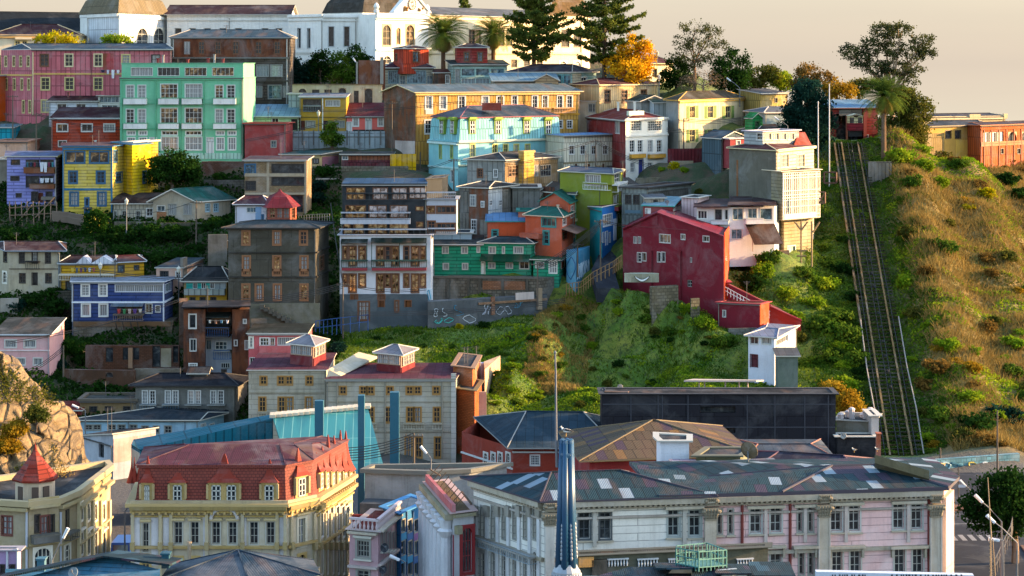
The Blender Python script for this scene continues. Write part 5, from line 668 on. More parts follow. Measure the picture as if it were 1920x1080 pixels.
for (x0, x1, x2, yw, ye, ya, yb, Y) in ((545, 587, 610, 645, 676, 628, 645, 262), (707, 752, 777, 662, 696, 646, 662, 262)):
    b.block([(x0, 0), (x1, -2), (x2, 3)], yw, yb+24, ('#9c7c68', 'paint'), ('hip', ya, .42), Y=Y, rcol='#9c98a0', rdirt=.2, ov=.5, sink=2, trim='#c8c0b4', wname='lantern'); b.bx('lantern_base', x0, yb+22, x1, yb+40, 0, -.05, .1, '#6a2428', 'plaster'); b.bx('lantern_base', x1, yb+22, x2, yb+40, 1, -.05, .1, '#6a2428', 'plaster'); b.w(0, yw+3, yb+20, x1-x0-3, [(x0+x1)/2], 'strip', nx=4, ny=2, pane='c', fr='#a88c78', fw=.05, nohole=1); b.w(1, yw+3, yb+20, x2-x1-3, [(x1+x2)/2], 'strip', nx=3, ny=2, pane='c', fr='#a88c78', fw=.05, nohole=1)
b.done()
b = Bld('brick_tower_house', 'raw orange brick house stepped behind the beige twin building', [(850, -1), (886, -3), (899, 8)], 686, 840, ('#a8643a', 'brick', .9, .4), ('flat', .1), Y=262, trim='#8a6a50', sink=6); b.block([(857, -4), (890, -6), (903, 2)], 728, 840, ('#a4552c', 'brick', .9, .3), ('flat', .1), trim='#6a5a38'); b.done()
b = Bld('white_patio_house', 'white walled patio with a terrace and short balustrade beside the brick house', [(884, 2), (908, 2)], 681, 740, ('#c4bcc8', 'plaster', .8, .2), None, Y=270, back=.6, bk=[(908, 3), (884, 3)], sink=5); b.block([(907, 2), (909, -4), (938, 8)], 680, 745, ('#b89c7c', 'plaster', .85, .4), None, back=.5, bk=[(938, 8.8), (907, 3)], sink=3)
b.block([(892, -9), (912, -9)], 735, 800, ('#b0a090', 'plaster', .85, .4), None, back=.5, sink=3); b.balc(0, 893, 909, 787, 780, .5, '#c8c0b0', False, '#b0a090'); b.done()
# ================================================================ the flat town at the foot of the hill
b = Bld('slate_hip_brick_hall', 'red brick hall with a wide slate blue hipped roof left of the black building', [(866, 10), (961, 0), (1142, 0)], 839, 890, ('#8c3a2c', 'plaster', .85, .3), ('hip', 773, .28, 1), Y=232, rcol='#2c4858', rdirt=.1, ov=1.0, trim='#8c8c88', group='buildings of the lower town', cat='building', bk=[(1150, 16), (900, 18)], zref=1); b.w(1, 854, 872, 16, [1003], 'fr', pane='c'); b.w(0, 850, 872, 7, [911, 925, 938, 953], 'arch', pane='d', fr='#c8c4bc'); b.band(1, 846, 3, '#c8c8c4', .15); b.band(0, 846, 3, '#c8c8c4', .15); b.done()
b = Bld('black_box_building', 'large black flat roofed box building with a steel canopy on top', [(1128, 0), (1567, 0)], 739, 850, ('#202026', 'panel', .7, .2), ('flat', .1), 'building', Y=236, back=4, rcol='#22242a', trim='#1c1c22', group='buildings of the lower town', sink=8); b.w(0, 762, 774, 66, [1346], 'hole', nx=3, ny=1, pane='d', rec=.6); b.w(0, 802, 812, 66, [1346], 'hole', nx=3, ny=1, pane='d', rec=.6)
for x in (1182, 1233, 1289, 1346-105, 1400, 1452, 1508, 1552): b.bx('panel_rib', x, 741, x+2, 850, 0, 0, .06, '#33353d')
for y in (757, 800): b.bx('panel_rib', 1130, y, 1566, y+2, 0, 0, .05, '#33353d')
mb = MB(); mm = mat('#a89a90', 'paint'); 
for (x0, x1, x2, x3, y0, y1, Y) in ((1282, 1418, 1432, 1300, 716, 713, 243), (1300, 1390, 1412, 1336, 735, 729, 240)): lo = [P(x0, y0, Y), P(x1, y0, Y), P(x2, y1+2, Y+4), P(x3, y1, Y+4)]; mb.hexa(lo+[p+V((0, 0, .18)) for p in lo])
for x in (1311, 1321, 1360, 1402, 1386): mb.tube([P(x, 716, 244), P(x, 741, 244)], .09, 5)
b.part(mb, 'roof_canopy', mm)
mb = MB(); Yb = 249; lo = [P(1132, 735, 237), P(1178, 736, 237), P(1210, 731, 249), P(1190, 731, 249)]; mb.hexa(lo+[p+V((0, 0, .1)) for p in lo]); b.part(mb, 'roof_slab', mat('#8a6a58', 'plaster')); b.done()
b = Bld('plant_room_block', 'concrete block with white ventilation plant on its roof right of the black building', [(1568, 1), (1636, 0), (1648, 5)], 788, 850, ('#7c7668', 'plaster', .9, .6), ('flat', .1), 'building', Y=238, trim='#9a9488', group='buildings of the lower town', sink=8)
b.block([(1634, -2), (1648, -2)], 780, 846, ('#b8aca4', 'plaster', .8, .3), ('flat', .1), back=4)
for k, x in enumerate((1576, 1590, 1597, 1618, 1623, 1632)): p = P(x, 788, 240+k % 2); mb = MB(); mb.lathe(p-V((0, 0, .4)), [(.34, 0), (.34, 1.0+.3*(k % 3)), (.42, 1.05+.3*(k % 3)), (.2, 1.25+.3*(k % 3))], 8); b.part(mb, 'ventilation_cowl', mat('#c8bcb8', 'paint'), uv=False)
b.block([(1570, -3), (1642, -3)], 819, 850, ('#1e1e22', 'panel', .8, .1), ('flat', .1), back=2); b.done()
b = Bld('patchwork_roof_house', 'old house with a steep tiled pyramid roof, half stripped to the battens', [(1106, 0), (1390, 3)], 862, 905, ('#8c3434', 'plaster', .85, .4), ('hip', 788, .49), Y=205, back=14, rcol=roofpatch('#4a4034', '#6a5030'), ov=1.2, trim='#6a5c44', group='buildings of the lower town', cat='building', sink=6); b.band(0, 862, 4, '#b8a060', .3); b.w(0, 872, 880, 24, [1205], 'w1', pane='c', ny=1); b.done()
b = Bld('white_stair_tower', 'plain white rendered stair tower in front of the pyramid roof', [(1231, 2), (1239, 0), (1292, 0)], 821, 900, ('#c4c8d0', 'plaster', .8, .2), ('flat', .15), 'building', Y=196, trim='#a8a8a0', group='buildings of the lower town', sink=6, bk=[(1292, 3), (1231, 4)]); b.done()
b = Bld('olive_tank_room', 'olive grey tank room box behind the satellite dish', [(1305, 0), (1388, 0), (1408, 4)], 856, 905, ('#6a6c52', 'panel', .85, .5), ('flat', .15), 'building', Y=194, trim='#5a5a48', group='buildings of the lower town', sink=6); b.done()
b = Bld('mauve_roof_outhouse', 'small timber outhouse with a mauve tin roof by the white stair tower', [(1268, 0), (1304, 0)], 880, 905, ('#3c342e', 'plank', .9, .4), ('gab', 869, 0), Y=190, back=4, rcol='#a098b0', rdirt=.1, group='buildings of the lower town', sink=5); b.done()
b = Bld('rooftop_shack', 'green timber rooftop shack with a striped grey iron roof', [(1330, 0), (1478, 2)], 895, 925, ('#2c4a44', 'plank', .9, .5), ('gab', 880, 0), Y=184, back=6, rcol='#8c8e9c', rdirt=.6, group='buildings of the lower town', sink=5); b.w(0, 899, 908, 6, [1331+4, 1385], 'w', pane='b'); b.done()
b = Bld('purple_roof_house', 'low house with a broad purple grey hipped roof behind the pink building', [(1405, 4), (1630, 0)], 893, 930, ('#4a4440', 'plaster', .9, .5), ('hip', 851, .25), Y=200, back=12, rcol='#37364c', rdirt=.3, ov=.6, trim='#6a4a52', group='buildings of the lower town', cat='building', sink=6); b.block([(1405, 14), (1560, 14)], 860, 930, None, ('hip', 833, .2), back=10, rcol='#4c5c6c', rdirt=.5, trim='#8a5a4c'); b.done()
b = Bld('chimney_house', 'low house with an orange brick chimney by the foot of the funicular', [(1636, 2), (1752, 0), (1762, 6)], 888, 935, ('#6a4a38', 'plaster', .9, .4), ('hip', 863, .3), Y=212, rcol='#5a4238', rdirt=.4, ov=.5, trim='#a88a5c', group='buildings of the lower town', sink=6); b.chim(1647, 813, 7, 48, 4, '#9a5438', .8); b.done()
TC = ('#125a6c', 'corr', .8, .3)
b = Bld('teal_market_hall', 'long teal corrugated market hall with a slanting translucent roof and tall teal pylons', [(246, 3), (262, 0), (512, 2)], 843, 900, TC, None, 'market hall', Y=222, group='buildings of the lower town', bk=[(512, 5), (250, 6)], sink=8)
b.b.tops = [Z(843, 222), Z(843, 222), Z(785, 224), Z(785, 224), Z(843, 222)]; b.bx('side_wall', 248, 845, 262, 930, 0, 0, .1, '#b0a898', 'plaster')
mb = MB(); lo = [P(512, 783, 223.5), P(690, 766, 226), P(722, 884, 214), P(550, 905, 212)]; mb.hexa([p-V((0, 0, .25)) for p in (lo[3], lo[2], lo[1], lo[0])]+[lo[3], lo[2], lo[1], lo[0]])
tm = NT('translucent teal sheets'); uvn = tm.uv(); wv = tm.n('TexBrick', Scale=1.0, Mortar_Size=.03, Brick_Width=.9, Row_Height=5.0); wv.offset = 0; wv.inputs['Color1'].default_value = lin('#35807f'); wv.inputs['Color2'].default_value = lin('#286a70'); wv.inputs['Mortar'].default_value = lin('#7aa89a'); tm.l(uvn, wv.inputs[0]); nz = tm.n('TexNoise', Scale=.4, Detail=4.0); tm.l(tm.uv(1.5, .2), nz.inputs[0]); tm.l(tm.mix(wv.outputs[0], lin('#1c5c66'), tm.ramp(nz.outputs[0], [(.5, (0, 0, 0)), (.65, (.8, .8, .8))])), tm.p.inputs['Base Color']); tm.p.inputs['Roughness'].default_value = .35
rf = b.part(mb, 'translucent_roof', tm.m); mb = MB()
for k in range(18): t = k/17; p = lo[0].lerp(lo[1], t); mb.box(p+V((-.35, -.2, 0)), (.62, 0, 0), (0, .7, .2), (0, 0, .3))
mb.build('ridge_tiles', mat('#c8bca4', 'plaster'), rf)
for x0, x1, yt, yb, Y in ((590, 606, 752, 840, 212), (671, 683, 742, 925, 210), (731, 748, 736, 880, 214)):
    mb = MB(); p = P(x0, yb, Y); q = P(x1, yt, Y); mb.box((p.x, Y, -2), (q.x-p.x, 0, 0), (0, .9, 0), (0, 0, q.z+2)); b.part(mb, 'pylon', mat('#125468', 'paint', .6))
b.done()
b = Bld('concrete_flat_block', 'stained flat roofed concrete block behind the pink balustrade house', [(684, 1), (800, 0), (880, 1)], 886, 960, ('#8a8c8a', 'plaster', .9, .9), ('flat', .4), 'building', Y=205, rcol='#55626c', trim='#6a6a62', group='buildings of the lower town', sink=8, bk=[(950, 4), (700, 3)]); b.bx('lower_parapet', 686, 936, 800, 960, 0, 0, 2.5, '#4c5258', 'plaster', dirt=.9); b.done()
LT = 'buildings of the lower town'
CY = ('#b8aa90', 'plaster', .85, .55); RM = ('#8e2c1e', 'board', .8, .25)
b = Bld('mansard_cream_building', 'ornate cream building with a red tiled mansard, spiked dormer caps and a maroon roof', [(245, 0), (538, 0), (592, 2.6), (661, 13)], 950, 1150, CY, ('flat', .3), 'building', Y=185, back=0, bk=[(608, 15), (262, 9)], trim='#b49a66', rcol='#5a5040', group=LT, sink=2, ov=.45); m0 = b.b; b.trimc = '#b8a478'
ren = '#c4bebc'
for x0, x1 in ((251, 262), (284, 297), (306, 317), (381, 391), (452, 462), (524, 533)): b.bx('render_panel', x0, 966, x1, 1060, 0, 0, .03, ren, 'plaster', dirt=.5)
b.w(0, 979, 1020, 15, [334, 365, 405, 436, 476, 507], 'tall', pane='ddc', ny=3, sill=1, hood=1, cas=.1, rec=.3, fr='#b0aca0'); b.w(0, 981, 1034, 11, [273], 'tall', pane='d', cas=.1, hood=1, rec=.3, fr='#b0aca0'); b.w(1, 972, 1022, 12, [566], 'tall', pane='c', cas=.25, hood=1, rec=.25, fr='#c8c0a8'); b.w(0, 1046, 1085, 14, [334, 365, 405, 436, 476, 507, 273], 'arch', pane='d', fr='#b89a5c', cas=.2); b.w(1, 1040, 1080, 13, [566], 'arch', pane='d', fr='#b89a5c')
for x in (603, 612, 622, 633, 643, 652): b.w(2, 950, 1005, 5, [x], 'tall', pane='d', nx=1, hood=1, cas=.2, rec=.25); b.w(2, 1020, 1075, 5, [x], 'arch', pane='d', nx=1, cas=.2)
for f, xs in ((0, (249, 301, 321, 388, 455, 520, 535)), (1, (545, 588)), (2, (597, 608, 618, 628, 638, 648, 657))):
    for x in xs: w = 6 if f == 0 else (4 if f == 1 else 2.5); b.bx('pilaster', x-w/2, 962, x+w/2, 1140, f, 0, .22, '#b4a482', 'plaster', dirt=.5); b.bx('bracket', x-w*.7, 1016, x+w*.7, 1030, f, 0, .4, '#a08c60', 'plaster')
for f in (0, 1, 2): b.band(f, 948, 7, '#8e7a4c', .55); b.band(f, 957, 4, '#b89a5c', .3); b.band(f, 966, 3, '#a88c50', .18, 'frieze'); b.band(f, 1023, 5, '#a88c54', .3, 'string_course'); b.band(f, 938, 7, '#a8987a', .15, 'parapet')
for f in (0, 1, 2):
    fa = m0.f[f]; mb = MB(); n = int(fa.L/.55)
    for k in range(n): u = fa.L*(k+.5)/n; fa.bx(mb, u-.1, u+.1, m0.zt-.62, m0.zt-.36, 0, .4)
    b.part(mb, 'dentils', mat('#b0945a', 'paint'), uv=False)
fa = m0.f[0]; mb = MB()
for k in range(10):
    a0, a1 = math.pi*k/10, math.pi*(k+1)/10; u0, u1, z0, z1 = fa.rect(396, 955, 446, 968); c = (u0+u1)/2; r = (u1-u0)/2
    mb.tube([fa.p(c-r*math.cos(a0), z0+.75*r*math.sin(a0)-.2, .22), fa.p(c-r*math.cos(a1), z0+.75*r*math.sin(a1)-.2, .22)], .16, 5)
b.part(mb, 'arched_pediment', mat('#b8b0a8', 'plaster')); b.b = m0
mq = [tuple(p) for p in m0.q]; cc = sum(m0.q, V((0, 0)))/len(m0.q)
def scaled(k): return [cc+(p-cc)*k for p in m0.q]
mb = MB(); z0 = m0.zt+.3; r0, r1, r2, r3 = [[V((*p, z)) for p in scaled(k)] for k, z in ((.965, z0), (.93, z0+2.95), (.955, z0+3.0), (.955, z0+3.25))]; N6 = len(r0)
for a, c in ((r0, r1), (r1, r2), (r2, r3)):
    for j in range(N6): mb.face([a[j], a[(j+1) % N6], c[(j+1) % N6], c[j]])
tile = NT('red fish scale tiles'); u_ = tile.uv(1, 1); br = tile.n('TexBrick', Scale=1.0, Mortar_Size=.03, Brick_Width=.34, Row_Height=.26); br.inputs['Color1'].default_value = lin('#823a2c'); br.inputs['Color2'].default_value = lin('#743024'); br.inputs['Mortar'].default_value = lin('#4a140e'); tile.l(u_, br.inputs[0]); nz = tile.n('TexNoise', Scale=.8, Detail=4.0); tile.l(u_, nz.inputs[0]); tile.l(tile.mix(br.outputs[0], lin('#5c241a'), tile.ramp(nz.outputs[0], [(.45, (0, 0, 0)), (.75, (.7, .7, .7))])), tile.p.inputs['Base Color']); tile.p.inputs['Roughness'].default_value = .8
man = b.part(mb, 'mansard', tile.m); mb = MB(); ap = [V((*p, z0+3.26)) for p in scaled(.965)]; c2 = V((cc.x, 191.2, 0)); tp = [V((*(V((c2.x+(p.x-c2.x)*.62, c2.y+(p.y-c2.y)*.06))), z0+4.0)) for p in scaled(.965)]
for j in range(N6): mb.face([ap[j], ap[(j+1) % N6], tp[(j+1) % N6], tp[j]]); mb.tube([ap[j], tp[j]], .08, 4)
mb.face(tp); b.part(mb, 'roof', mat('#6e3a48', 'roof', .85, .6))
fs = [Facade(scaled(.955)[i], scaled(.955)[i+1]) for i in range(3)]
def dormer(fa, x, w, y0, y1, tip, dbl=0):
    u0, u1, z0_, z1 = fa.rect(x-w/2, y0, x+w/2, y1); mb = MB(); e = .32; fa.bx(mb, u0-e, u1+e, z0_-.1, z1+.25, -.9, .12); d = b.part(mb, 'dormer', mat('#b89c64', 'plaster', .85, .5)); mb = MB(); um = (u0+u1)/2
    spans = [(u0, u1)] if not dbl else [(u0, u0+(u1-u0)*.38), (u1-(u1-u0)*.38, u1)]
    for a, c in spans:
        fa.bx(mb, a, c, z0_+.1, z1, .1, .13)
    mb.build('window', glassmat('d'), d); mb = MB()
    for a, c in spans:
        h = z1-z0_
        for q in ((a, a+.09, z0_+.1, z1), (c-.09, c, z0_+.1, z1), ((a+c)/2-.05, (a+c)/2+.05, z0_+.1, z1), (a, c, z0_+.1, z0_+.2), (a, c, z1-.1, z1), (a, c, z0_+h*.64, z0_+h*.64+.09), (a, c, z0_+h*.33, z0_+h*.33+.05)): fa.bx(mb, *q, .12, .19)
    mb.build('frame', mat('#c4c2b8', 'paint'), d); mb = MB()
    for s in (u0-e-.12, u1+e-.06): fa.bx(mb, s, s+.18, z0_+.3, z1+.1, .0, .34); mb.build('volute', mat('#a89468', 'plaster'), d); mb = MB()
    hw = (u1-u0)/2+e+.15; c = fa.p(um, z1+.25, -.35); zt = Z(tip, fa.a.y)-z1-.25; prof = [(1, 0), (.7, .13), (.44, .3), (.28, .5), (.18, .7), (.12, .86), (.04, 1)]; rings = []
    for r, t in prof: rings.append([fa.p(um+sx*hw*r, z1+.25+zt*t, -.35+sy*.75*r) for sx, sy in ((-1, 1), (1, 1), (1, -1), (-1, -1))])
    for a, q in zip(rings, rings[1:]):
        for j in range(4): mb.face([a[j], a[(j+1) % 4], q[(j+1) % 4], q[j]])
    mb.face(rings[0][::-1]); mb.build('spiked_cap', mat('#7e3226', 'plaster', .7, .3), d)
for x, w, tip, db in ((276, 9, 856, 0), (333, 16, 870, 0), (420, 46, 852, 1), (505, 17, 862, 0)): dormer(fs[0], x, w, 909, 941, tip, db)
dormer(fs[1], 564, 13, 896, 932, 846)
for x, tip in ((600, 856), (611, 850), (622, 834), (633, 842), (645, 838), (655, 845)): dormer(fs[2], x, 5, 888, 918, tip)
for x in (247, 252, 262, 268, 292): p = P(x, 905, 200); mb = MB(); mb.lathe(p, [(.5, 0), (.3, .6), (.1, 1.4), (.02, 2.4)], 6); b.part(mb, 'spike', mat('#7e3226', 'plaster', .7, .3), uv=False)
mb = MB(); p = P(355, 1022, 183.5); mb.tube([P(355, 1050, 183.6), p], .16, 8); mb.lathe(p, [(.22, 0), (.22, .3)], 8); b.part(mb, 'flue_pipe', mat('#b8a890', 'paint', .4, .5, .5), uv=False); b.done()

PK = ('#dcb6b2', 'block', .85, .35); WB = ('#d8d4ca', 'block', .85, .3); CT = '#a89f8c'
RP = roofpatch('#16303a', '#7c8c98')
b = Bld('pink_customs_building', 'long white and pink stucco building with giant pilasters and a patched blue iron roof', [(888, 9), (1020, 0), (1318, 1.966)], 940, 1230, WB, ('hip', 886, .3, 1), 'building', Y=172, rcol=RP, group=LT, sink=1, ov=.7, trim='#3a3440', zref=1); w0 = b.b
b.block([(1318, 1.966), (1765, 5), (1783, 9)], 940, 1230, PK, None, zref=0); p0 = b.b; p0.zt = w0.zt; p0.tops = [w0.zt]*4; p0.zb = w0.zb
q = [p0.q[0], p0.q[1], p0.q[1]+(p0.q[3]-p0.q[0])+V((1, 9)), p0.q[0]+V((1, 11))]
p0.q = [p0.q[0], p0.q[1], p0.q[2], p0.q[2]+V((-.5, 8)), p0.q[0]+V((-1.5, 13))]; p0.f = [Facade(p0.q[i], p0.q[(i+1) % 5]) for i in range(5)]; p0.tops = [w0.zt]*5
mb = MB(); o = ringoff([p0.q[0]-V((3, .25)), p0.q[1], p0.q[2], p0.q[3], p0.q[4]-V((3, 0))], .7); ze = w0.zt; ev = [V((*p, ze+.003)) for p in o]; A, B_, C_, D_, E_ = [p+V((0, 0, .3)) for p in ev]
R = lambda a, c, t, h: a.lerp(c, t)+V((0, 0, h)); r1 = P(1560, 873, 181.5); r2 = P(1640, 871, 182); r0 = P(1330, 893, 182)
for j in range(5): mb.face([ev[j], ev[(j+1) % 5], ev[(j+1) % 5]+V((0, 0, .3)), ev[j]+V((0, 0, .3))], 1)
m_ = A.lerp(B_, .42); mb.face(ev[::-1], 1); mb.face([A, m_, r1, r0]); mb.face([m_, B_, r2, r1]); mb.face([B_, C_, r2]); mb.face([C_, D_, r2]); mb.face([D_, E_, r0, r1, r2]); mb.face([E_, A, r0]); mb.tube([m_, r1], .12, 5, 1); mb.tube([B_, r2], .12, 5, 1); mb.tube([r0, r1, r2], .1, 5, 1); b.part(mb, 'roof', [RP, mat('#3a3440', 'paint')])
mb = MB(); lo = [P(1640, 868, 180), P(1742, 898, 177.5), P(1742, 907, 178.5), P(1640, 877, 181)]; mb.hexa([p for p in lo]+[p+V((0, 0, .7)) for p in lo]); b.part(mb, 'roof_parapet', mat('#6a6048', 'plaster'))
b.b = w0; W2 = dict(pane='d', ny=3, sill=1, cas=.14, rec=.3); b.trimc = CT
b.w(1, 962, 1010, 20, [1096, 1135], 'gy', fr='#4a5054', **W2); b.w(1, 957, 1005, 20, [1263, 1303], 'gy', fr='#9aa09c', **W2)
for x0, x1, y in ((1078, 1150, 955), (1246, 1318, 950)): b.bx('window_hood', x0, y-2, x1, y+3, 1, 0, .5, CT, 'plaster'); b.bx('window_pier', (x0+x1)/2-3, y, (x0+x1)/2+4, 1025, 1, 0, .25, '#a8a49a', 'plaster')
b.bx('pilaster', 1021, 972, 1038, 1200, 1, 0, .45, '#b8b4ac', 'plaster')
for x in (905, 925, 945, 965, 985, 1003): b.w(0, 950, 1010, 6, [x], 'gy', nx=1, pane='d', cas=.12, rec=.3); b.w(0, 1035, 1090, 6, [x], 'arch', nx=1, pane='d', fr='#a8a8a4')
for x in (894, 915, 935, 955, 975, 995, 1012): b.bx('pilaster', x-3, 950, x+2, 1200, 0, 0, .16, '#c4c4c4', 'plaster'); b.bx('capital', x-4.5, 948, x+3.5, 968, 0, 0, .28, '#8a8478', 'plaster', dirt=.8)
b.balc(0, 892, 1010, 1035, 1022, .9, '#8a98a0', False, '#8c8a84')
b.b = p0; b.w(0, 956, 1000, 7, [1349.5, 1370], 'gy', nx=1, **W2); b.w(0, 954, 998, 20, [1417], 'gy', fr='#a8aaa4', **W2); b.w(0, 952, 997, 20, [1455], 'gy', fr='#a8aaa4', **W2); b.w(0, 950, 996, 7, [1500, 1520], 'gy', nx=1, **W2); b.w(0, 949, 995, 20, [1568, 1602], 'gy', fr='#b4b4ae', **W2); b.w(0, 946, 991, 20, [1685, 1719], 'gy', fr='#a8aaa4', **W2)
b.w(0, 1038, 1084, 20, [1417, 1455], 'gy', fr='#a8aaa4', **W2); b.w(0, 1033, 1077, 8, [1503, 1521], 'gy', nx=1, **W2); b.w(0, 1032, 1076, 19, [1570, 1604], 'gy', fr='#b0aea4', **W2); b.w(0, 1030, 1074, 19, [1687, 1721], 'gy', fr='#b0aea4', **W2)
for x0, x1, y in ((1400, 1470, 949), (1488, 1530, 947), (1553, 1618, 943), (1670, 1735, 940)): b.bx('window_hood', x0, y-2, x1, y+3, 0, 0, .45, CT, 'plaster'); b.bx('window_pier', (x0+x1)/2-3, y, (x0+x1)/2+3, 1016, 0, 0, .22, '#b4a8a0', 'plaster'); b.bx('lower_hood', x0-2, 1022, x1+2, 1027, 0, 0, .5, CT, 'plaster'); b.bx('bracket', x0, 1026, x0+4, 1044, 0, 0, .4, '#948b78', 'plaster'); b.bx('bracket', x1-4, 1026, x1, 1044, 0, 0, .4, '#948b78', 'plaster')
cap = mat('#857d6c', 'plaster', .9, .9)
def capital(bl, f, x, w, y0, y1):
    fa = bl.f[f]; u0, u1, z0, z1 = fa.rect(x-w/2, y0, x+w/2, y1); mb = MB(); h = z1-z0; rg = random.Random(int(x))
    fa.bx(mb, u0-.18, u1+.18, z1-.14, z1, 0, .72); fa.bx(mb, u0, u1, z0, z0+.1, 0, .55)
    for r in range(3):
        for k in range(5): u = u0-.1*r*.5+(u1-u0+.1*r)*(k+.5)/5; z = z0+.1+h*.27*r; mb.lathe(fa.p(u, z, .42+.09*r), [(.10, 0), (.16, h*.12), (.19, h*.24), (.06, h*.3)], 5)
    for s in (u0-.08, u1+.08): mb.lathe(fa.p(s, z1-.45, .55), [(.12, 0), (.22, .12), (.22, .22), (.1, .32)], 7)
    b.part(mb, 'capital', cap, uv=False)
for x in (1543, 1752): b.bx('pilaster', x-9, 968, x+9, 1200, 0, 0, .42, '#b4a896', 'plaster', dirt=.5); b.bx('pilaster_edge', x-11, 968, x-9, 1200, 0, 0, .5, '#b8b0a4', 'plaster'); b.bx('pilaster_edge', x+9, 968, x+11, 1200, 0, 0, .5, '#b8b0a4', 'plaster'); capital(p0, 0, x, 22, 944, 968); capital(p0, 0, x, 16, 925, 941)
b.bx('pilaster', 1320, 972, 1341, 1200, 0, 0, .42, '#b4a896', 'plaster', dirt=.5); capital(p0, 0, 1331, 24, 950, 973); capital(p0, 0, 1331, 16, 930, 946); capital(w0, 1, 1030, 22, 960, 984); capital(w0, 1, 1030, 16, 940, 955)
for fa_, bl in ((1, w0), (0, p0), (0, w0)):
    b.b = bl; fa = bl.f[fa_]; 
    for zz, h, o1, c, nm in ((-.0, .45, .62, '#a39a88', 'cornice'), (-.62, .14, .3, '#948a78', 'moulding'), (-1.35, .18, .2, '#9c948a', 'architrave'), (-4.55, .3, .3, '#9c927e', 'string_course')):
        mb = MB(); fa.bx(mb, 0, fa.L, bl.zt+zz-h, bl.zt+zz-.004, -.03, o1); b.part(mb, nm, mat(c, 'plaster', .9, .8))
    mb = MB(); n = int(fa.L/.42)
    for k in range(n): u = fa.L*(k+.5)/n; fa.bx(mb, u-.1, u+.1, bl.zt-.62, bl.zt-.46, 0, .42)
    b.part(mb, 'dentils', mat('#a39a88', 'paint'), uv=False)
b.b = p0; b.bx('corner_column', 1766, 925, 1781, 1200, 1, 0, .35, '#c8b0a0', 'plaster', dirt=.2)
for x in (1391, 1481, 1741): b.pipe(0, x, 942 if x != 1741 else 930, 1200, '#6e2a22', .12)
b.done()

b = Bld('column_hall', 'white and crimson hall with a row of columns and debris on its flat roof', [(800, 13), (850, 0), (888, 1)], 962, 1220, ('#b8b8bc', 'plaster', .8, .3), ('flat', .05), 'building', Y=177, rcol='#8a7048', trim='#a88c84', group=LT, sink=1, zref=1); 
fa = b.b.f[0]; mb = MB(); fa.bx(mb, 0, fa.L, b.b.zt+.06, b.b.zt+.7, -.2, .12); b.part(mb, 'parapet', mat('#a85c5e', 'plaster')); mb = MB(); fa.bx(mb, 0, fa.L, b.b.zt-.6, b.b.zt-.1, 0, .7); b.part(mb, 'cornice', mat('#8c8468', 'plaster')); n = 7
for k in range(n):
    u = fa.L*(k+.5)/n; mb = MB(); z0 = b.b.zb; mb.lathe(fa.p(u, z0, .45), [(.5, 0), (.46, b.b.zt-z0-3), (.42, b.b.zt-z0-2.2), (.75, b.b.zt-z0-1.6), (.5, b.b.zt-z0-1.4), (.7, b.b.zt-z0-.65)], 10); b.part(mb, 'column', mat('#c0c0c4', 'plaster', .8, .4))
    mb = MB(); fa.bx(mb, u+.9, u+fa.L/n-.7, z0, b.b.zt-1.8, 0, .06); b.part(mb, 'red_panel', mat('#7c1f30', 'plaster'))
b.w(1, 990, 1072, 17, [876], 'arch', fr='#8a2024', pane='d', nx=3, cas=.3); b.bx('capital', 852, 985, 862, 1000, 1, 0, .5, '#8a8468', 'plaster'); b.band(1, 964, 6, '#8c8468', .4); mb = MB()
for k in range(9): p = P(806+k*5.5, 893+k*7.6, 189-k*1.3); mb.tube([p, p+V((.9, .3, 1.0))], .05, 4)
mb.tube([P(806, 880, 189), P(826, 892, 188)], .07, 4); mb.tube([P(866, 922, 182), P(884, 945, 180)], .09, 4); b.part(mb, 'roof_timbers', mat('#5a4630', 'paint'), uv=False); b.done()
b = Bld('pink_balustrade_house', 'dusty pink corner house with a white roof balustrade and red terrace', [(655, 1), (709, 0), (752, 8)], 992, 1190, ('#b08c90', 'plaster', .85, .4), ('flat', .05), 'building', Y=184, rcol='#7a2420', trim='#a89a94', group=LT, sink=1); b.w(0, 1014, 1044, 22, [681], 'gy', nx=4, ny=3, pane='d', cas=.2, sill=1, hood=1); b.w(0, 1070, 1085, 20, [681], 'gy', pane='d', cas=.2)
for x in (716, 723, 730, 737, 745): b.w(1, 998, 1030, 4, [x], 'gy', nx=1, pane='d', cas=.12, sill=1); b.w(1, 1052, 1080, 4, [x], 'gy', nx=1, pane='d')
b.band(0, 994, 4, '#b4a894', .5); b.band(1, 994, 4, '#b4a894', .5); b.band(0, 1058, 4, '#b8a8a0', .4); b.band(1, 1058, 4, '#b8a8a0', .4); 
for f in (0, 1):
    fa = b.b.f[f]; mb = MB(); zt = b.b.zt+.05; n = int(fa.L/.35)
    for k in range(n): mb.lathe(fa.p(fa.L*(k+.5)/n, zt, -.1), [(.07, 0), (.12, .3), (.06, .55), (.09, .8)], 5)
    fa.bx(mb, 0, fa.L, zt+.8, zt+.98, -.25, .08); b.part(mb, 'balustrade', mat('#c0b0b0', 'paint'), uv=False)
b.block([(660, 7), (748, 7)], 966, 1010, ('#7c2420', 'plaster', .85, .3), None, back=.5); b.done()
b = Bld('blue_panel_building', 'modern building clad in blue and lilac panels between the lower street houses', [(749, 0), (801, 5)], 962, 1180, ('#2f6fa0', 'panel', .6, .15), ('flat', .1), 'building', Y=190, back=3, rcol='#8a98a0', trim='#2a7ab0', group=LT, sink=1)
cols = ['#2a86b4', '#a07cb0', '#245a94', '#2a86b4', '#6a4a80']
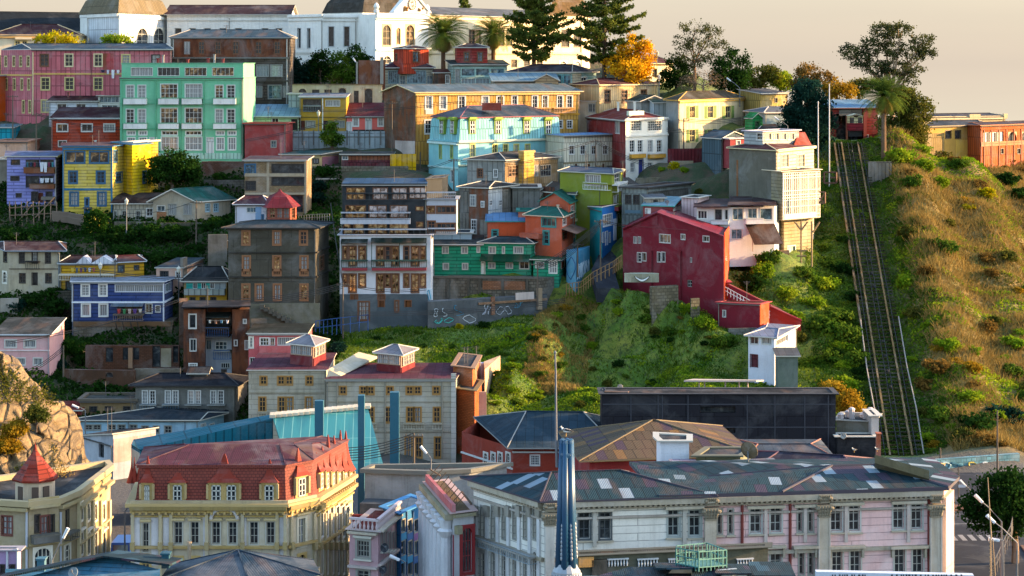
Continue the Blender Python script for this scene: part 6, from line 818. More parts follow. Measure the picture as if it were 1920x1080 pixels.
for j, (y0, y1) in enumerate(((975, 997), (1015, 1040), (1055, 1078))):
    b.w(0, y0, y1, 7, [755, 768, 780, 792], 'gy', pane='db', nx=1, ny=1)
    for i, x in enumerate((750, 762, 774, 786)): b.bx('panel', x+.5, y1+2, x+11.5, y1+15, 0, 0, .08, cols[(i*2+j*3) % 5])
for x in (749, 761, 773, 785, 798): b.bx('fin', x, 958, x+1.2, 1150, 0, 0, .12, '#1c4a78')
b.done()
b = Bld('turret_corner_building', 'grey and cream corner building with a flared red turret cap', [(-15, 1), (54, 0), (110, 1.5), (145, 5), (207, 17)], 946, 1180, ('#9c8c6c', 'plaster', .85, .5), ('flat', .5), 'building', Y=186, back=0, bk=[(200, 19), (-15, 11)], rcol='#2c333a', trim='#a89670', group=LT, sink=1); t0 = b.b
b.w(0, 968, 1003, 19, [13], 'br', pane='c', fr='#6a342c', ny=3, cas=.1); b.w(0, 1040, 1080, 18, [15], 'br', pane='d'); b.w(1, 966, 998, 8, [70, 97], 'dk', nx=1, pane='d'); b.w(1, 968, 1012, 14, [84], 'br', pane='c', fr='#6a342c', ny=3); b.balc(1, 58, 106, 1015, 1000, .8, '#5c5a54', True, '#6a665c'); b.w(1, 1028, 1085, 30, [80], 'arch', pane='d', nx=4); b.w(2, 957, 990, 5, [126], 'dk', nx=1, pane='d'); b.balc(2, 119, 136, 1009, 996, .7, '#5c5a54', False, '#6a665c'); b.w(2, 1022, 1060, 10, [126], 'arch', pane='d', nx=2)
for x in (152, 165, 179, 194): b.w(3, 945, 975, 6, [x], 'arch', pane='d', nx=1, cas=.2); b.w(3, 1000, 1040, 6, [x], 'tall', pane='d', nx=1, cas=.2, hood=1)
for x in (146, 158, 172, 187, 203): b.bx('pilaster', x-1.5, 938, x+1.5, 1150, 3, 0, .25, '#c8b890', 'plaster')
for f in range(4): b.band(f, 948, 6, '#a8966c', .45); b.band(f, 1020, 4, '#a8966c', .3, 'string_course'); b.band(f, 936, 6, '#a89468', .1, 'parapet')
b.pipe(0, 51, 955, 1150, '#b0b4bc', .1); b.pipe(2, 112, 960, 1150, '#a8acb4', .1); b.pipe(3, 145.6, 950, 1150, '#3a3834', .1)
c = P(66, 946, 189.5); zb, zt = c.z-.5, Z(897, 189); mb = MB(); mb.lathe((c.x, c.y, 0), [(1.75, zb), (1.75, zt)], 8, ph=.39); t = b.part(mb, 'turret', mat('#b8a48c', 'plaster', .8, .3)); mb = MB(); h = Z(836, 189)-zt; mb.lathe((c.x, c.y, zt), [(2.0, -.18), (2.05, 0), (1.55, h*.2), (.95, h*.45), (.45, h*.68), (.18, h*.84), (.09, h*.95), (.02, h*1.08)], 8, ph=.39); mb.build('turret_cap', mat('#7c2e22', 'board', .7, .3), t)
for a in (-2.2, -1.35, -.75): mb = MB(); d = V((math.cos(a), math.sin(a), 0)); e = V((-d.y, d.x, 0)); p = V((c.x, c.y, zb+1.0))+d*1.62; mb.box(p-e*.3, d*.12, e*.6, (0, 0, 1.35)); mb.build('window', mat('#4a3a30', 'paint'), t)
b.done()
b = Bld('lilac_shopfront', 'sliver of a lilac shopfront below the turret building', [(-12, 0), (34, 0)], 1032, 1200, ('#a88cb0', 'plaster', .8, .3), ('flat', .1), 'building', Y=176, back=1, trim='#8c8890', group=LT, sink=1); b.w(0, 1060, 1075, 7, [4, 23], 'dk', pane='d'); b.bx('fin', 13, 1030, 16, 1100, 0, 0, .3, '#b8bcc4'); b.bx('fin', 32, 1028, 34, 1100, 0, 0, .3, '#a8acb4'); b.done()
FR = 'tin roofed houses at the bottom edge'
b = Bld('patched_gable_shed', 'weathered blue plank gable with patched teal tin roofing at the bottom left', [(10, 6), (150, 0), (300, 6)], 1086, 1580, ('#2f6078', 'board', .85, .6), None, Y=140, bk=[(300, 9), (10, 9)], group=FR, sink=0)
pk = P(193, 1046, 140); L0 = P(-20, 1090, 138); L1 = P(318, 1062, 138.5); bkv = V((.4, 3, -.3)); RPT = roofpatch('#132a34', '#2c4856')
mb = MB()
for a, c in ((L0, pk), (pk, L1)): lo = [a, c, c+bkv, a+bkv]; mb.hexa(lo+[p+V((0, 0, .14)) for p in lo])
b.part(mb, 'roof', RPT); mb = MB(); mb.face([P(20, 1090, 139), P(300, 1068, 139), pk+V((0, 1.0, -.1))]); b.part(mb, 'gable', mat('#2f6078', 'board', .85, .6)); b.chim(78, 1048, 14, 22, 4, '#3f6878', .6); b.done()
b = Bld('dark_hip_tin_house', 'house with a dark blue rust flecked tin hip roof at the bottom edge', [(318, 3), (470, 0), (592, 4)], 1082, 1580, ('#1f3038', 'board', .9, .5), None, Y=138, bk=[(600, 6), (325, 6)], group=FR, sink=0); mb = MB(); pk = P(446, 1031, 142); ed = [P(300, 1086, 138), P(470, 1098, 136.5), P(602, 1078, 139), P(588, 1050, 144), P(318, 1058, 144)]
for j in range(5): mb.face([ed[j], ed[(j+1) % 5], pk]); mb.tube([ed[j], pk], .07, 4)
b.part(mb, 'roof', mat('#28465e', 'roof', .7, .6)); b.chim(311, 1038, 14, 26, 3, '#2a5060', .6); b.done()
b = Bld('balustraded_terrace', 'mossy stone terrace with white balustrades below the white facade', [(1080, 0), (1330, 2), (1440, 3)], 1042, 1240, ('#5a5a4c', 'plaster', .95, .9), ('flat', .05), 'terrace', Y=163, back=6, group=LT, trim='#3e4034', rcol='#3a3c30', sink=0, bk=[(1440, 4), (1080, 1.2)])
for x0, x1 in ((1138, 1178), (1194, 1234), (1252, 1270), (1380, 1412)):
    fa = b.b.f[0 if x1 < 1330 else 1]; u0, u1, z0, z1 = fa.rect(x0, 1047, x1, 1061); mb = MB(); n = max(4, int((u1-u0)/.22))
    fa.bx(mb, u0, u1, z0, z1, .0, .05, 1)
    for k in range(n): mb.lathe(fa.p(u0+(u1-u0)*(k+.5)/n, z0, .12), [(.04, 0), (.08, .2), (.04, .38), (.06, z1-z0-.05)], 5)
    fa.bx(mb, u0, u1, z1-.06, z1+.03, .02, .22); b.part(mb, 'balustrade', [mat('#c0c4c8', 'paint'), mat('#3a3c36', 'paint')], uv=False)
b.bx('dark_wall', 1108, 1048, 1137, 1100, 0, .0, .3, '#33352f', 'plaster', dirt=.9); b.bx('tan_sheet', 1084, 1043, 1112, 1062, 0, .1, .3, '#b88a50', 'plaster'); b.done()  # small tan panel of one even colour beside the dark wall
b = Bld('tin_roof_cluster', 'jumble of low blue tin roofs with a green railed platform at the bottom edge', [(1090, 6), (1230, 0), (1480, 4)], 1085, 1500, ('#25444e', 'board', .9, .6), None, Y=150, bk=[(1480, 7), (1090, 7)], group=FR, sink=0); mb = MB()
for (x0, x1, x2, x3, y0, y1, Y) in ((1100, 1240, 1262, 1180, 1088, 1066, 150), (1230, 1300, 1290, 1224, 1068, 1058, 151), (1300, 1352, 1350, 1296, 1090, 1064, 149), (1340, 1410, 1400, 1345, 1078, 1060, 150), (1400, 1492, 1480, 1405, 1082, 1056, 151), (1225, 1300, 1296, 1228, 1095, 1078, 148)): lo = [P(x0, y0, Y), P(x1, y0, Y), P(x2, y1, Y+5), P(x3, y1, Y+5)]; mb.hexa(lo+[p+V((0, 0, .12)) for p in lo])
b.part(mb, 'roof', RPT); mb = MB(); Yp = 153
for (xa, ya, da, xb, yb, db) in ((1268, 1056, 0, 1310, 1064, -2), (1310, 1064, -2, 1362, 1060, 0), (1362, 1060, 0, 1325, 1046, 4), (1325, 1046, 4, 1268, 1052, 2)):
    p, q = P(xa, ya, Yp+da), P(xb, yb, Yp+db); h = V((0, 0, 1.1))
    for t in (0, .5, 1): mb.tube([p+h*t, q+h*t], .05, 4)
    for k in range(8): r = p.lerp(q, k/7); mb.tube([r-V((0, 0, .3)), r+h], .035 if k % 3 else .06, 4)
mb.face([P(1268, 1056, Yp), P(1310, 1064, Yp-2), P(1362, 1060, Yp), P(1325, 1046, Yp+4)]); b.part(mb, 'railed_platform', mat('#2c6a68', 'paint'), uv=False); b.bx('pale_sheet', 1343, 1066, 1378, 1090, 1, .1, .3, '#9aa4ac', 'corr'); b.done()
b = Bld('white_sign_board', 'top edge of a long white sign board with dark lettering at the bottom edge', [(1530, 1), (1826, 0)], 1072, 1130, ('#b4bcc8', 'plaster', .6, .1), None, 'sign', Y=140, back=.6, group=None, sink=0, ctrl=False); fa = b.b.f[0]; mb = MB(); rg = random.Random(4)
x = 1560
while x < 1810:
    w = rg.choice((2, 3, 4)); u0, u1, z0, z1 = fa.rect(x, 1077, x+w, 1090); 
    if not 1625 < x < 1670: fa.bx(mb, u0, u1, z0, z1, 0, .03)
    x += w+rg.choice((2, 3, 6))
b.part(mb, 'lettering', mat('#33363c', 'paint'), uv=False); mb = MB()
for x in (1560, 1800): p = P(x, 1120, 140.5); mb.tube([(p.x, p.y, 0), p], .15, 6)
b.part(mb, 'post', mat('#5a5c60', 'paint'), uv=False); b.done()
def trackX(Y): return 48.3+(Y-267)*(56.7-48.3)/92
# ================================================================ TERRAIN
def trk(y): Y = DEP(y); x = 1592+(y-270)*(1684-1592)/540.0; return x, Y
M = [(650, 640), (760, 650), (880, 680), (960, 650), (1000, 620, 296), (1060, 560, 302), (1100, 600), (1200, 650), (1100, 530, 304), (1150, 522, 301), (1185, 528, 296), (1240, 550, 294), (1300, 575, 292), (1338, 605, 289), (1380, 622, 290), (1450, 632, 291), (1500, 640, 292), (1420, 560, 300), (1480, 580, 299),
     (935, 655, 271), (912, 710, 263), (925, 760, 258.5), (960, 690, 270), (1000, 620, 287), (1000, 670, 279), (1080, 700, 292), (1110, 620, 304), (1110, 680, 297), (1010, 770, 268), (1020, 580, 295), (1160, 600, 303), (1150, 700, 292), (1250, 650, 291), (1250, 700, 287), (1330, 680, 284), (1200, 750, 283), (1100, 760, 282), (1000, 730, 276), (1200, 740), (1300, 700), (1375, 640, 286), (1390, 710), (1500, 750), (1560, 690), (1600, 620), (1585, 520), (1560, 450), (1555, 380), (1550, 320), (1500, 560, 299), (1470, 520, 304), (1420, 500, 306), (1400, 560, 298), (1530, 620), (1620, 780), (1580, 770),
     (40, 440), (160, 440), (260, 470), (340, 480), (30, 560), (110, 640), (130, 700), (380, 640), (560, 640), (610, 650), (600, 520, 305), (600, 400, 332), (620, 310, 350), (700, 320, 348), (400, 350, 340), (50, 400), (20, 240), (760, 320), (1300, 310, 345), (1340, 345, 335), (1400, 300, 340), (1500, 290, 352),
     (60, 120, 400), (400, 115, 402), (600, 118, 402), (760, 126, 398), (900, 126, 398), (1050, 126, 398), (1180, 150, 388), (1280, 160, 385), (1350, 175, 378), (1430, 180, 380), (1480, 200, 375), (1530, 240, 366), (1700, 245, 374), (930, 800, 262), (910, 740, 270)]
pts = [(*(lambda p: (p.x, p.y, p.z))(P(m[0], m[1], m[2] if len(m) > 2 else DEP(m[1]))),) for m in M]+CTRL
for y in range(255, 870, 45):
    x, Y = trk(y); p = P(x, y, Y)
    for dx, dz in ((-4, -.9), (-2, -.9), (0, -.9), (2, -.9), (4, -.6), (7.5, 1.0 if y < 340 else 2.4 if y < 700 else 1.6)): pts.append((p.x+dx, Y, max(p.z+dz, -.2)))
    k = (Y-262)/97
    for dx, dz in ((18, -1-2.5*k), (30, -5-5*k), (42, -9-8*k)): pts.append((p.x+dx, Y, max(0, p.z+dz)))
for y, d in ((300, 395), (300, 420)): pts += [(P(x, y, d).x, d, 28.5) for x in (1740, 1830, 1920)]
for X in range(-200, 260, 24):
    for Yb in (120, 150, 180, 210, 235, 252): pts.append((X, Yb, 0))
    pts += [(X, 470, 50 if X < 40 else 28), (X, 520, 44 if X < 40 else 24), (X, 575, 20), (X, 610, -4)]
pts += [(x, Y, z) for x, Y, z in ((-110, 270, 8), (-110, 330, 27), (-110, 390, 44), (-160, 330, 28), (-160, 270, 6), (110, 290, 2), (110, 330, 10), (120, 380, 24), (170, 330, 4))]
CP = np.array(pts); gx = np.arange(-210, 240, 2.0); gy = np.arange(90, 622, 2.0); GX, GY = np.meshgrid(gx, gy)
def smooth_noise(x, y, seed, f):
    r = np.random.RandomState(seed); s = np.zeros_like(x)
    for k in range(7): a = r.uniform(0, 6.28); fr = f*r.uniform(.6, 1.9); s += np.sin((x*np.cos(a)+y*np.sin(a))*fr+r.uniform(0, 6.28))
    return s/7
def height0(x, y):
    out = np.empty(x.shape); fx, fy = x.ravel(), y.ravel(); o = out.ravel()
    for i in range(0, fx.size, 4000):
        d2 = (fx[i:i+4000, None]-CP[None, :, 0])**2+(fy[i:i+4000, None]-CP[None, :, 1])**2; w = 1/(d2+3.0)**2; o[i:i+4000] = (w*CP[None, :, 2]).sum(1)/w.sum(1)
    h = o.reshape(x.shape); t = np.clip((y-250)/7, 0, 1); t = t*t*(3-2*t); h = h*t
    px_ = 960+x*F/np.maximum(y, 1); kn_ = np.clip((px_-900)/60, 0, 1)*np.clip((1400-px_)/60, 0, 1)*np.clip((300-y)/8, 0, 1)*t
    return h+t*(smooth_noise(x, y, 3, .5)*.25+smooth_noise(x, y, 4, 1.4)*.12)+kn_*(smooth_noise(x*1.4, y*.5, 14, .34)*2.2-.2)+t*np.clip((x-trackX(y)-8)/6, 0, 1)*smooth_noise(x, y*.6, 17, .45)*1.1
GZ = height0(GX, GY)
def hz(x, y):
    x = np.asarray(x, float); y = np.asarray(y, float); i = np.clip((x-gx[0])/2, 0, len(gx)-1.001); j = np.clip((y-gy[0])/2, 0, len(gy)-1.001); i0 = i.astype(int); j0 = j.astype(int); a, c = i-i0, j-j0
    return GZ[j0, i0]*(1-a)*(1-c)+GZ[j0, i0+1]*a*(1-c)+GZ[j0+1, i0]*(1-a)*c+GZ[j0+1, i0+1]*a*c
def npmesh(name, verts, faces, mats, parent=None, smooth=False):
    me = D.meshes.new(name); nv, nf, k = len(verts), len(faces), faces.shape[1]; me.vertices.add(nv); me.vertices.foreach_set('co', verts.astype(np.float32).ravel()); me.loops.add(nf*k); me.loops.foreach_set('vertex_index', faces.astype(np.int32).ravel()); me.polygons.add(nf)
    me.polygons.foreach_set('loop_start', np.arange(0, nf*k, k, dtype=np.int32)); me.polygons.foreach_set('loop_total', np.full(nf, k, dtype=np.int32))
    if smooth: me.polygons.foreach_set('use_smooth', np.ones(nf, dtype=bool))
    me.update(calc_edges=True); me.validate()
    for m in mats if isinstance(mats, list) else [mats]: me.materials.append(m)
    o = D.objects.new(name, me); COL.objects.link(o)
    if parent is not None: attach(o, parent)
    return o
nx_, ny_ = len(gx), len(gy); ii, jj = np.meshgrid(np.arange(nx_-1), np.arange(ny_-1)); q0 = (jj*nx_+ii).ravel(); tf = np.stack([q0, q0+1, q0+1+nx_, q0+nx_], 1)
tv = np.stack([GX, GY, GZ], 2).reshape(-1, 3)
N = NT('hillside earth and grass'); at = N.n('VertexColor', _layer_name='zone'); sep = N.t.nodes.new('ShaderNodeSeparateColor'); N.l(at.outputs[0], sep.inputs[0])
ob = N.uv(1, 1, True); n1 = N.n('TexNoise', Scale=.25, Detail=6.0, Roughness=.7); N.l(ob, n1.inputs[0]); n2 = N.n('TexNoise', Scale=1.6, Detail=5.0, Roughness=.75); N.l(ob, n2.inputs[0])
dirt = N.mix(lin('#4a3e2c'), lin('#2c3a1c'), N.ramp(n1.outputs[0], [(.42, (0, 0, 0)), (.56, (1, 1, 1))])); grn = N.mix(lin('#4a6618'), lin('#7e7e2c'), N.ramp(n1.outputs[0], [(.45, (0, 0, 0)), (.7, (1, 1, 1))])); grn = N.mix(grn, lin('#2e3c14'), N.ramp(n2.outputs[0], [(.48, (0, 0, 0)), (.65, (1, 1, 1))]))
dry = N.mix(lin('#7c6838'), lin('#5c5e24'), N.ramp(n1.outputs[0], [(.46, (0, 0, 0)), (.6, (1, 1, 1))])); dry = N.mix(dry, lin('#5a4226'), N.ramp(n2.outputs[0], [(.5, (0, 0, 0)), (.7, (.8, .8, .8))]))
o = N.mix(N.mix(N.mix(dirt, grn, sep.outputs[1]), dry, sep.outputs[0]), lin('#4a4a4a'), sep.outputs[2]); N.l(o, N.p.inputs['Base Color']); N.p.inputs['Roughness'].default_value = .95; bm = N.n('Bump', Strength=.8, Distance=.4); N.l(n2.outputs[0], bm.inputs['Height']); N.l(bm.outputs[0], N.p.inputs['Normal'])
ter = npmesh('ground', tv, tf, N.m, smooth=True); tag(ter, 'terraced earth and grass hillside carrying all the houses', 'ground', kind='structure')
TX = trackX(GY); flat = np.clip(1-(GY-254)/5, 0, 1); zr = np.clip((GX-TX-3.5)/2.5, 0, 1)*(1-flat); pxg = 960+GX*F/GY
zg = ((pxg > 640) & (pxg < 1560+60) & (GY < 330) & (GY > 257)).astype(float)*(1-zr)*(1-flat); zg = np.maximum(zg, np.clip(1-np.abs(GX-TX)/7, 0, 1)*(1-zr)*(1-flat)); zg = np.maximum(zg, .7*((pxg > 1230) & (GY > 360))*(1-zr))
ca = ter.data.color_attributes.new('zone', 'FLOAT_COLOR', 'POINT'); ca.data.foreach_set('color', np.stack([zr, zg, flat, np.ones_like(zr)], 2).astype(np.float32).ravel())
sea = MB(); sea.face([(-60000, 600, 0), (60000, 600, 0), (60000, 90000, 0), (-60000, 90000, 0)]); N = NT('calm sea'); N.p.inputs['Base Color'].default_value = (.95, .97, .97, 1); N.p.inputs['Metallic'].default_value = 1; N.p.inputs['Roughness'].default_value = 0; tag(sea.build('sea', N.m), 'calm pale sea beyond the ridge', 'sea', kind='structure')
pl = MB(); pl.face([(-3000, -400, -.3), (3000, -400, -.3), (3000, 600, -.3), (-3000, 600, -.3)]); tag(pl.build('town_ground', mat('#55534e', 'plaster', .95, .5)), 'flat ground of the lower town', 'ground', kind='structure')
# road, kerbs and markings by the right hand corner
rd = mat('#2c2f36', 'plaster', .85, .4); mb = MB(); mb.face([(40, 205, .06), (90, 200, .06), (100, 246, .06), (52, 252, .06), (46, 240, .06)]); mb.face([(36, 150, .061), (90, 150, .061), (90, 200, .061), (40, 205, .061)]); tag(mb.build('road', rd), 'grey asphalt road curving past the pink corner', 'road', kind='structure')
mb = MB()
for k in range(7): mb.box((42.5+k*.95, 214.6, .066), (.5, 0, 0), (0, 2.6, 0), (0, 0, .004))
for k in range(5): mb.box((53-k*1.7, 233+k*1.5, .066), (.9, .2, 0), (-.04, .14, 0), (0, 0, .004))
mb.box((43, 222, .066), (8, .6, 0), (0, .2, 0), (0, 0, .004)); tag(mb.build('road_markings', mat('#808080', 'paint')), 'worn white crossing stripes on the grey road', 'markings', kind='structure')
mb = MB(); mb.box((49, 190, 0), (14, 0, 0), (1.5, 22, 0), (0, 0, .2)); mb.box((40, 227, 0), (11, 2.5, 0), (-.5, 2.5, 0), (0, 0, .19)); tag(mb.build('pavement', mat('#7a5c4c', 'brick', .9, .4)), 'reddish paved sidewalk with kerbs beside the road', 'pavement', kind='structure')
lane = MB(); lp = [(1140, 540, 300), (1130, 505, 306), (1146, 470, 315), (1160, 440, 325), (1165, 410, 330)]
for (a, c) in zip(lp, lp[1:]): p, q = P(*a), P(*c); w = V((1.6, .3, 0)); lane.hexa([p-w-V((0, 0, 2)), p+w-V((0, 0, 2)), q+w-V((0, 0, 2)), q-w-V((0, 0, 2)), p-w, p+w, q+w, q-w])
tag(lane.build('lane', rd), 'steep narrow lane between the blue and crimson houses', 'lane', kind='structure')
# ================================================================ PLANTS
def quads(c, size, flat=0.0, asp=1.0, up=None):
    n = len(c); a = RS.normal(size=(n, 3)); a /= np.linalg.norm(a, axis=1)[:, None]; b_ = RS.normal(size=(n, 3)); b_[:, 2] -= flat*2; b_ -= a*(a*b_).sum(1)[:, None]; b_ /= np.linalg.norm(b_, axis=1)[:, None]
    s = (np.full(n, size) if np.isscalar(size) else size)*RS.uniform(.6, 1.3, n); a = a*s[:, None]*.5*asp; b_ = b_*s[:, None]*.5
    v = np.stack([c-a*.4-b_, c+a-b_*.15, c+a*.35+b_, c-a+b_*.2], 1).reshape(-1, 3); return v, np.arange(4*n).reshape(-1, 4)
def crown(blobs, n, leaf, clump, per, shell=.45):
    # blobs: centre and three radii in metres; leaves gather in clumps scattered through each blob
    bl = np.array(blobs); vol = (bl[:, 3]*bl[:, 4]*bl[:, 5])**.7; pr = vol/vol.sum(); K = max(4, n//per); w = RS.choice(len(bl), K, p=pr); d = RS.normal(size=(K, 3)); d /= np.linalg.norm(d, axis=1)[:, None]; r = RS.uniform(shell, 1, K)**.6
    cc = bl[w, :3]+d*r[:, None]*bl[w, 3:]; k = RS.randint(0, K, n); c = cc[k]+RS.normal(size=(n, 3))*clump*np.array([1, 1, .75]); return quads(c, leaf), cc
def pblobs(lst, Y, dep=1.0):
    k = Y/F; return [((x-960)*k, Y+(random.uniform(-.3, .3)*rx*k), Z(y, Y), rx*k, rx*k*dep, ry*k) for x, y, rx, ry in lst]
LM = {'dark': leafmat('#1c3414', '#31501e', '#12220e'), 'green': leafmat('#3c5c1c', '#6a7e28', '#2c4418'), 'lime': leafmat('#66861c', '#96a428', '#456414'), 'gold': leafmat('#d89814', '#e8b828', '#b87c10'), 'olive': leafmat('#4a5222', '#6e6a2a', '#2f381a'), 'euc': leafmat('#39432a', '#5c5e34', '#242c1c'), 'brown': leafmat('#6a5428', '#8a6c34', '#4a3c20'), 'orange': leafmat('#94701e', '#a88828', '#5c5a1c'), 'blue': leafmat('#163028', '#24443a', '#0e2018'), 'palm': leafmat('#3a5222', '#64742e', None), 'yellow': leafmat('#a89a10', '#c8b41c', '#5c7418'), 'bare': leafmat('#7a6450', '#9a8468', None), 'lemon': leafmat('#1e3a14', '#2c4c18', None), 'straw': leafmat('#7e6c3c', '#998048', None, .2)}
BARK = mat('#5a4838', 'plank', .95, .5); BARKL = mat('#8a7058', 'plank', .95, .4); TRG = 'trees along the ridge'
def tree(name, label, px, pyb, Y, blobs, n, leaf, key, clump=.5, per=30, limbs=10, tr=.3, bark=None, group=TRG, shell=.45, dep=1.0, cat='tree', lean=0):
    base = P(px, pyb, Y); bl = pblobs(blobs, Y, dep); t = root(name, label, cat, base, group); (v, f), cc = crown(bl, n, leaf, clump, per, shell); npmesh('crown', v, f, LM[key], t); mb = MB(); zmin = min(q[2]-q[5]*.4 for q in bl); cx = sum(q[0] for q in bl)/len(bl)
    fork = V((base.x*.5+cx*.5 if lean else base.x, Y, max(base.z+.4, min(zmin, base.z+6)))); mb.tube([base-V((0, 0, 1)), (base+fork)/2+V((.1, 0, 0)), fork], [tr*1.25, tr, tr*.8], 8)
    for q in bl[:limbs]:
        e = V(q[:3]); m = fork.lerp(e, .5)+V((random.uniform(-.4, .4), random.uniform(-.4, .4), .3)); mb.tube([fork, m, e], [tr*.6, tr*.4, tr*.12], 5)
        for _ in range(3): g = e+V((random.uniform(-1, 1)*q[3], random.uniform(-1, 1)*q[4], random.uniform(-.3, .9)*q[5])); mb.tube([m.lerp(e, .5), g], [tr*.22, tr*.06], 4)
    mb.build('trunk', bark or BARK, t); return t
def palm(label, px, py, pyb, Y, R, nf=64, droop=1.0, tr=.38):
    c = P(px, py, Y); base = P(px, pyb, Y); t = root('palm_tree', label, 'palm', base, 'palms on the ridge'); mb = MB(); mb.tube([base-V((0, 0, 1)), base.lerp(c, .6), c-V((0, 0, .3))], [tr*1.2, tr, tr*1.25], 9); mb.build('trunk', mat('#6a5440', 'plaster', .95, .6), t)
    for nm, cnt, e0, e1, key in (('fronds', nf, -.5, 1.4, 'palm'), ('dry_fronds', nf//3, -1.3, -.6, 'straw')):
        vs, fs = [], []; off = 0
        for k in range(cnt):
            a = k*2.39996+random.uniform(-.2, .2); el = e0+(e1-e0)*((k+.5)/cnt)**.8+random.uniform(-.1, .1); L = R*random.uniform(.85, 1.08)*(1 if nm == 'fronds' else .62); d = np.array([math.cos(a), math.sin(a), 0]); p = np.array(c); S = 20; ang = el; sid = np.array([-math.sin(a), math.cos(a), 0])
            for s in range(S):
                tdir = d*math.cos(ang)+np.array([0, 0, math.sin(ang)]); nxt = p+tdir*L/S; w = R*.15*math.sin(math.pi*min(1, (s+1.2)/(S+1)))**.7+.04; upv = np.cross(tdir, sid)
                for sg in (-1, 1):
                    for h in (0, .5):
                        b0 = p+tdir*L/S*h; b1 = b0+tdir*L/S*.26; tip = b0+sid*sg*w+tdir*w*.7-np.array([0, 0, 1])*w*.35+upv*0; vs += [b0, b1, tip+tdir*.03, tip]; fs.append([off, off+1, off+2, off+3]); off += 4
                p = nxt; ang -= droop*(1.9/S)*(.35+.9*s/S)
        npmesh(nm, np.array(vs), np.array(fs), LM[key], t)
    return t
def norfolk(label, px, ptop, pyb, Y, half, seed, n=15):
    rg = random.Random(seed); k = Y/F; base = P(px, pyb, Y); top = P(px, ptop, Y); t = root('norfolk_pine', label, 'pine tree', base, 'norfolk pines by the museum'); mb = MB(); H = top.z-base.z; mb.tube([base-V((0, 0, 1)), base+V((0, 0, H*.5)), top], [.42, .28, .05], 8); cs = []; lvl = 0
    for q in range(n):
        f = .10+.88*q/(n-1); z = base.z+H*f; r = half*k*min(1, (1-f)*1.55+.04)*rg.uniform(.75, 1.1)*(.6 if f < .2 else 1)
        for j in range(6):
            a = j*math.pi/3+q*.5+rg.uniform(-.25, .25); rr = r*rg.uniform(.5, 1.15); z0 = z; z = z+rg.uniform(-.7, .7); d = V((math.cos(a), math.sin(a), 0)); p0 = V((base.x, base.y, z)); pp = [p0, p0+d*rr*.5-V((0, 0, rr*.04)), p0+d*rr+V((0, 0, rr*.13))]; z = z0; mb.tube(pp, [.09, .06, .02], 4)
            m = int(rr*52)
            for _ in range(m):
                u = rg.uniform(.22, 1)**.8; q_ = pp[0].lerp(pp[1], u*2) if u < .5 else pp[1].lerp(pp[2], u*2-1); s = V((-d.y, d.x, 0))*rg.gauss(0, .30*rr*(.35+.5*u)*(1.2-u)); cs.append(q_+s+V((0, 0, rg.gauss(.05, .2)))+d*rg.gauss(0, .15))
    v, f = quads(np.array(cs), .5, asp=.6); npmesh('crown', v, f, leafmat('#3e4e24', '#6a7430', '#2b3a1c', .3), t); mb.build('trunk', BARK, t)
norfolk('tall norfolk pine standing left of the bigger pine, in front of the pale museum wing', 1001, -90, 128, 384, 64, 2, 20); norfolk('widest norfolk pine with long level branches beside the golden tree', 1133, -150, 140, 382, 86, 5, 21); norfolk('tiny far norfolk pine whose tip shows above the grey museum roof', 870, -28, 40, 470, 14, 8, 9)
palm('big date palm in front of the museum pavilion', 831, 64, 128, 393, 5.6, 95, .85); palm('smaller date palm right of the pavilion', 925, 64, 128, 394, 4.7, 90, .85); palm('lone date palm on a tall trunk beside the funicular station', 1657, 180, 302, 352, 4.9, 95, .85)
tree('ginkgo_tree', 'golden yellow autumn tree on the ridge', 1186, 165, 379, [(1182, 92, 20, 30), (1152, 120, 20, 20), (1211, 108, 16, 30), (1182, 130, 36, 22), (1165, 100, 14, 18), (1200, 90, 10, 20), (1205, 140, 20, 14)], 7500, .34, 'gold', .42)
tree('sparse_tree', 'tall sparse tree with a see-through umbrella crown', 1302, 175, 384, [(1302, 52, 30, 14), (1335, 62, 22, 14), (1280, 78, 22, 14), (1350, 88, 18, 14), (1310, 85, 34, 16), (1268, 100, 14, 12), (1300, 112, 34, 14), (1340, 108, 22, 12)], 4200, .26, 'euc', .32, 14, tr=.28, bark=BARKL)
tree('bare_tree', 'leafless pinkish brown tree below the sparse umbrella tree', 1318, 178, 380, [(1318, 148, 36, 18), (1290, 155, 20, 14), (1350, 152, 22, 14)], 2200, .16, 'bare', .25, 8, tr=.2, bark=mat('#8a705a', 'paint'))
for lb, px, yb, Y, bl, n, key in (('dark dense evergreen under the sparse umbrella tree', 1268, 170, 386, [(1268, 135, 24, 28), (1250, 150, 18, 16), (1290, 140, 18, 24)], 3600, 'dark'), ('dark cypress like evergreen right of the sparse tree', 1366, 178, 382, [(1352, 140, 22, 34), (1372, 118, 16, 30), (1392, 130, 14, 34), (1365, 150, 30, 24), (1385, 155, 18, 24)], 6500, 'dark'), ('pale green bushy tree behind the street lamp', 1425, 178, 392, [(1420, 145, 22, 20), (1445, 140, 18, 18), (1408, 160, 20, 14)], 3200, 'olive'), ('light green feathery tree at the edge of the grove', 1462, 180, 395, [(1460, 148, 20, 16), (1474, 160, 14, 14)], 2200, 'lime'), ('brown leaved tree behind the dark round tree', 1515, 185, 390, [(1515, 140, 22, 20), (1545, 152, 20, 18), (1498, 152, 16, 14)], 3000, 'brown'), ('yellowish shrubby tree left of the station roof', 1568, 195, 388, [(1562, 168, 22, 18), (1590, 172, 16, 16)], 2400, 'orange'), ('grey green tree showing behind the station roof', 1610, 195, 392, [(1608, 165, 18, 14), (1628, 158, 14, 12)], 1600, 'olive')):
    tree('ridge_tree', lb, px, yb, Y, bl, n, .34, key, .45)
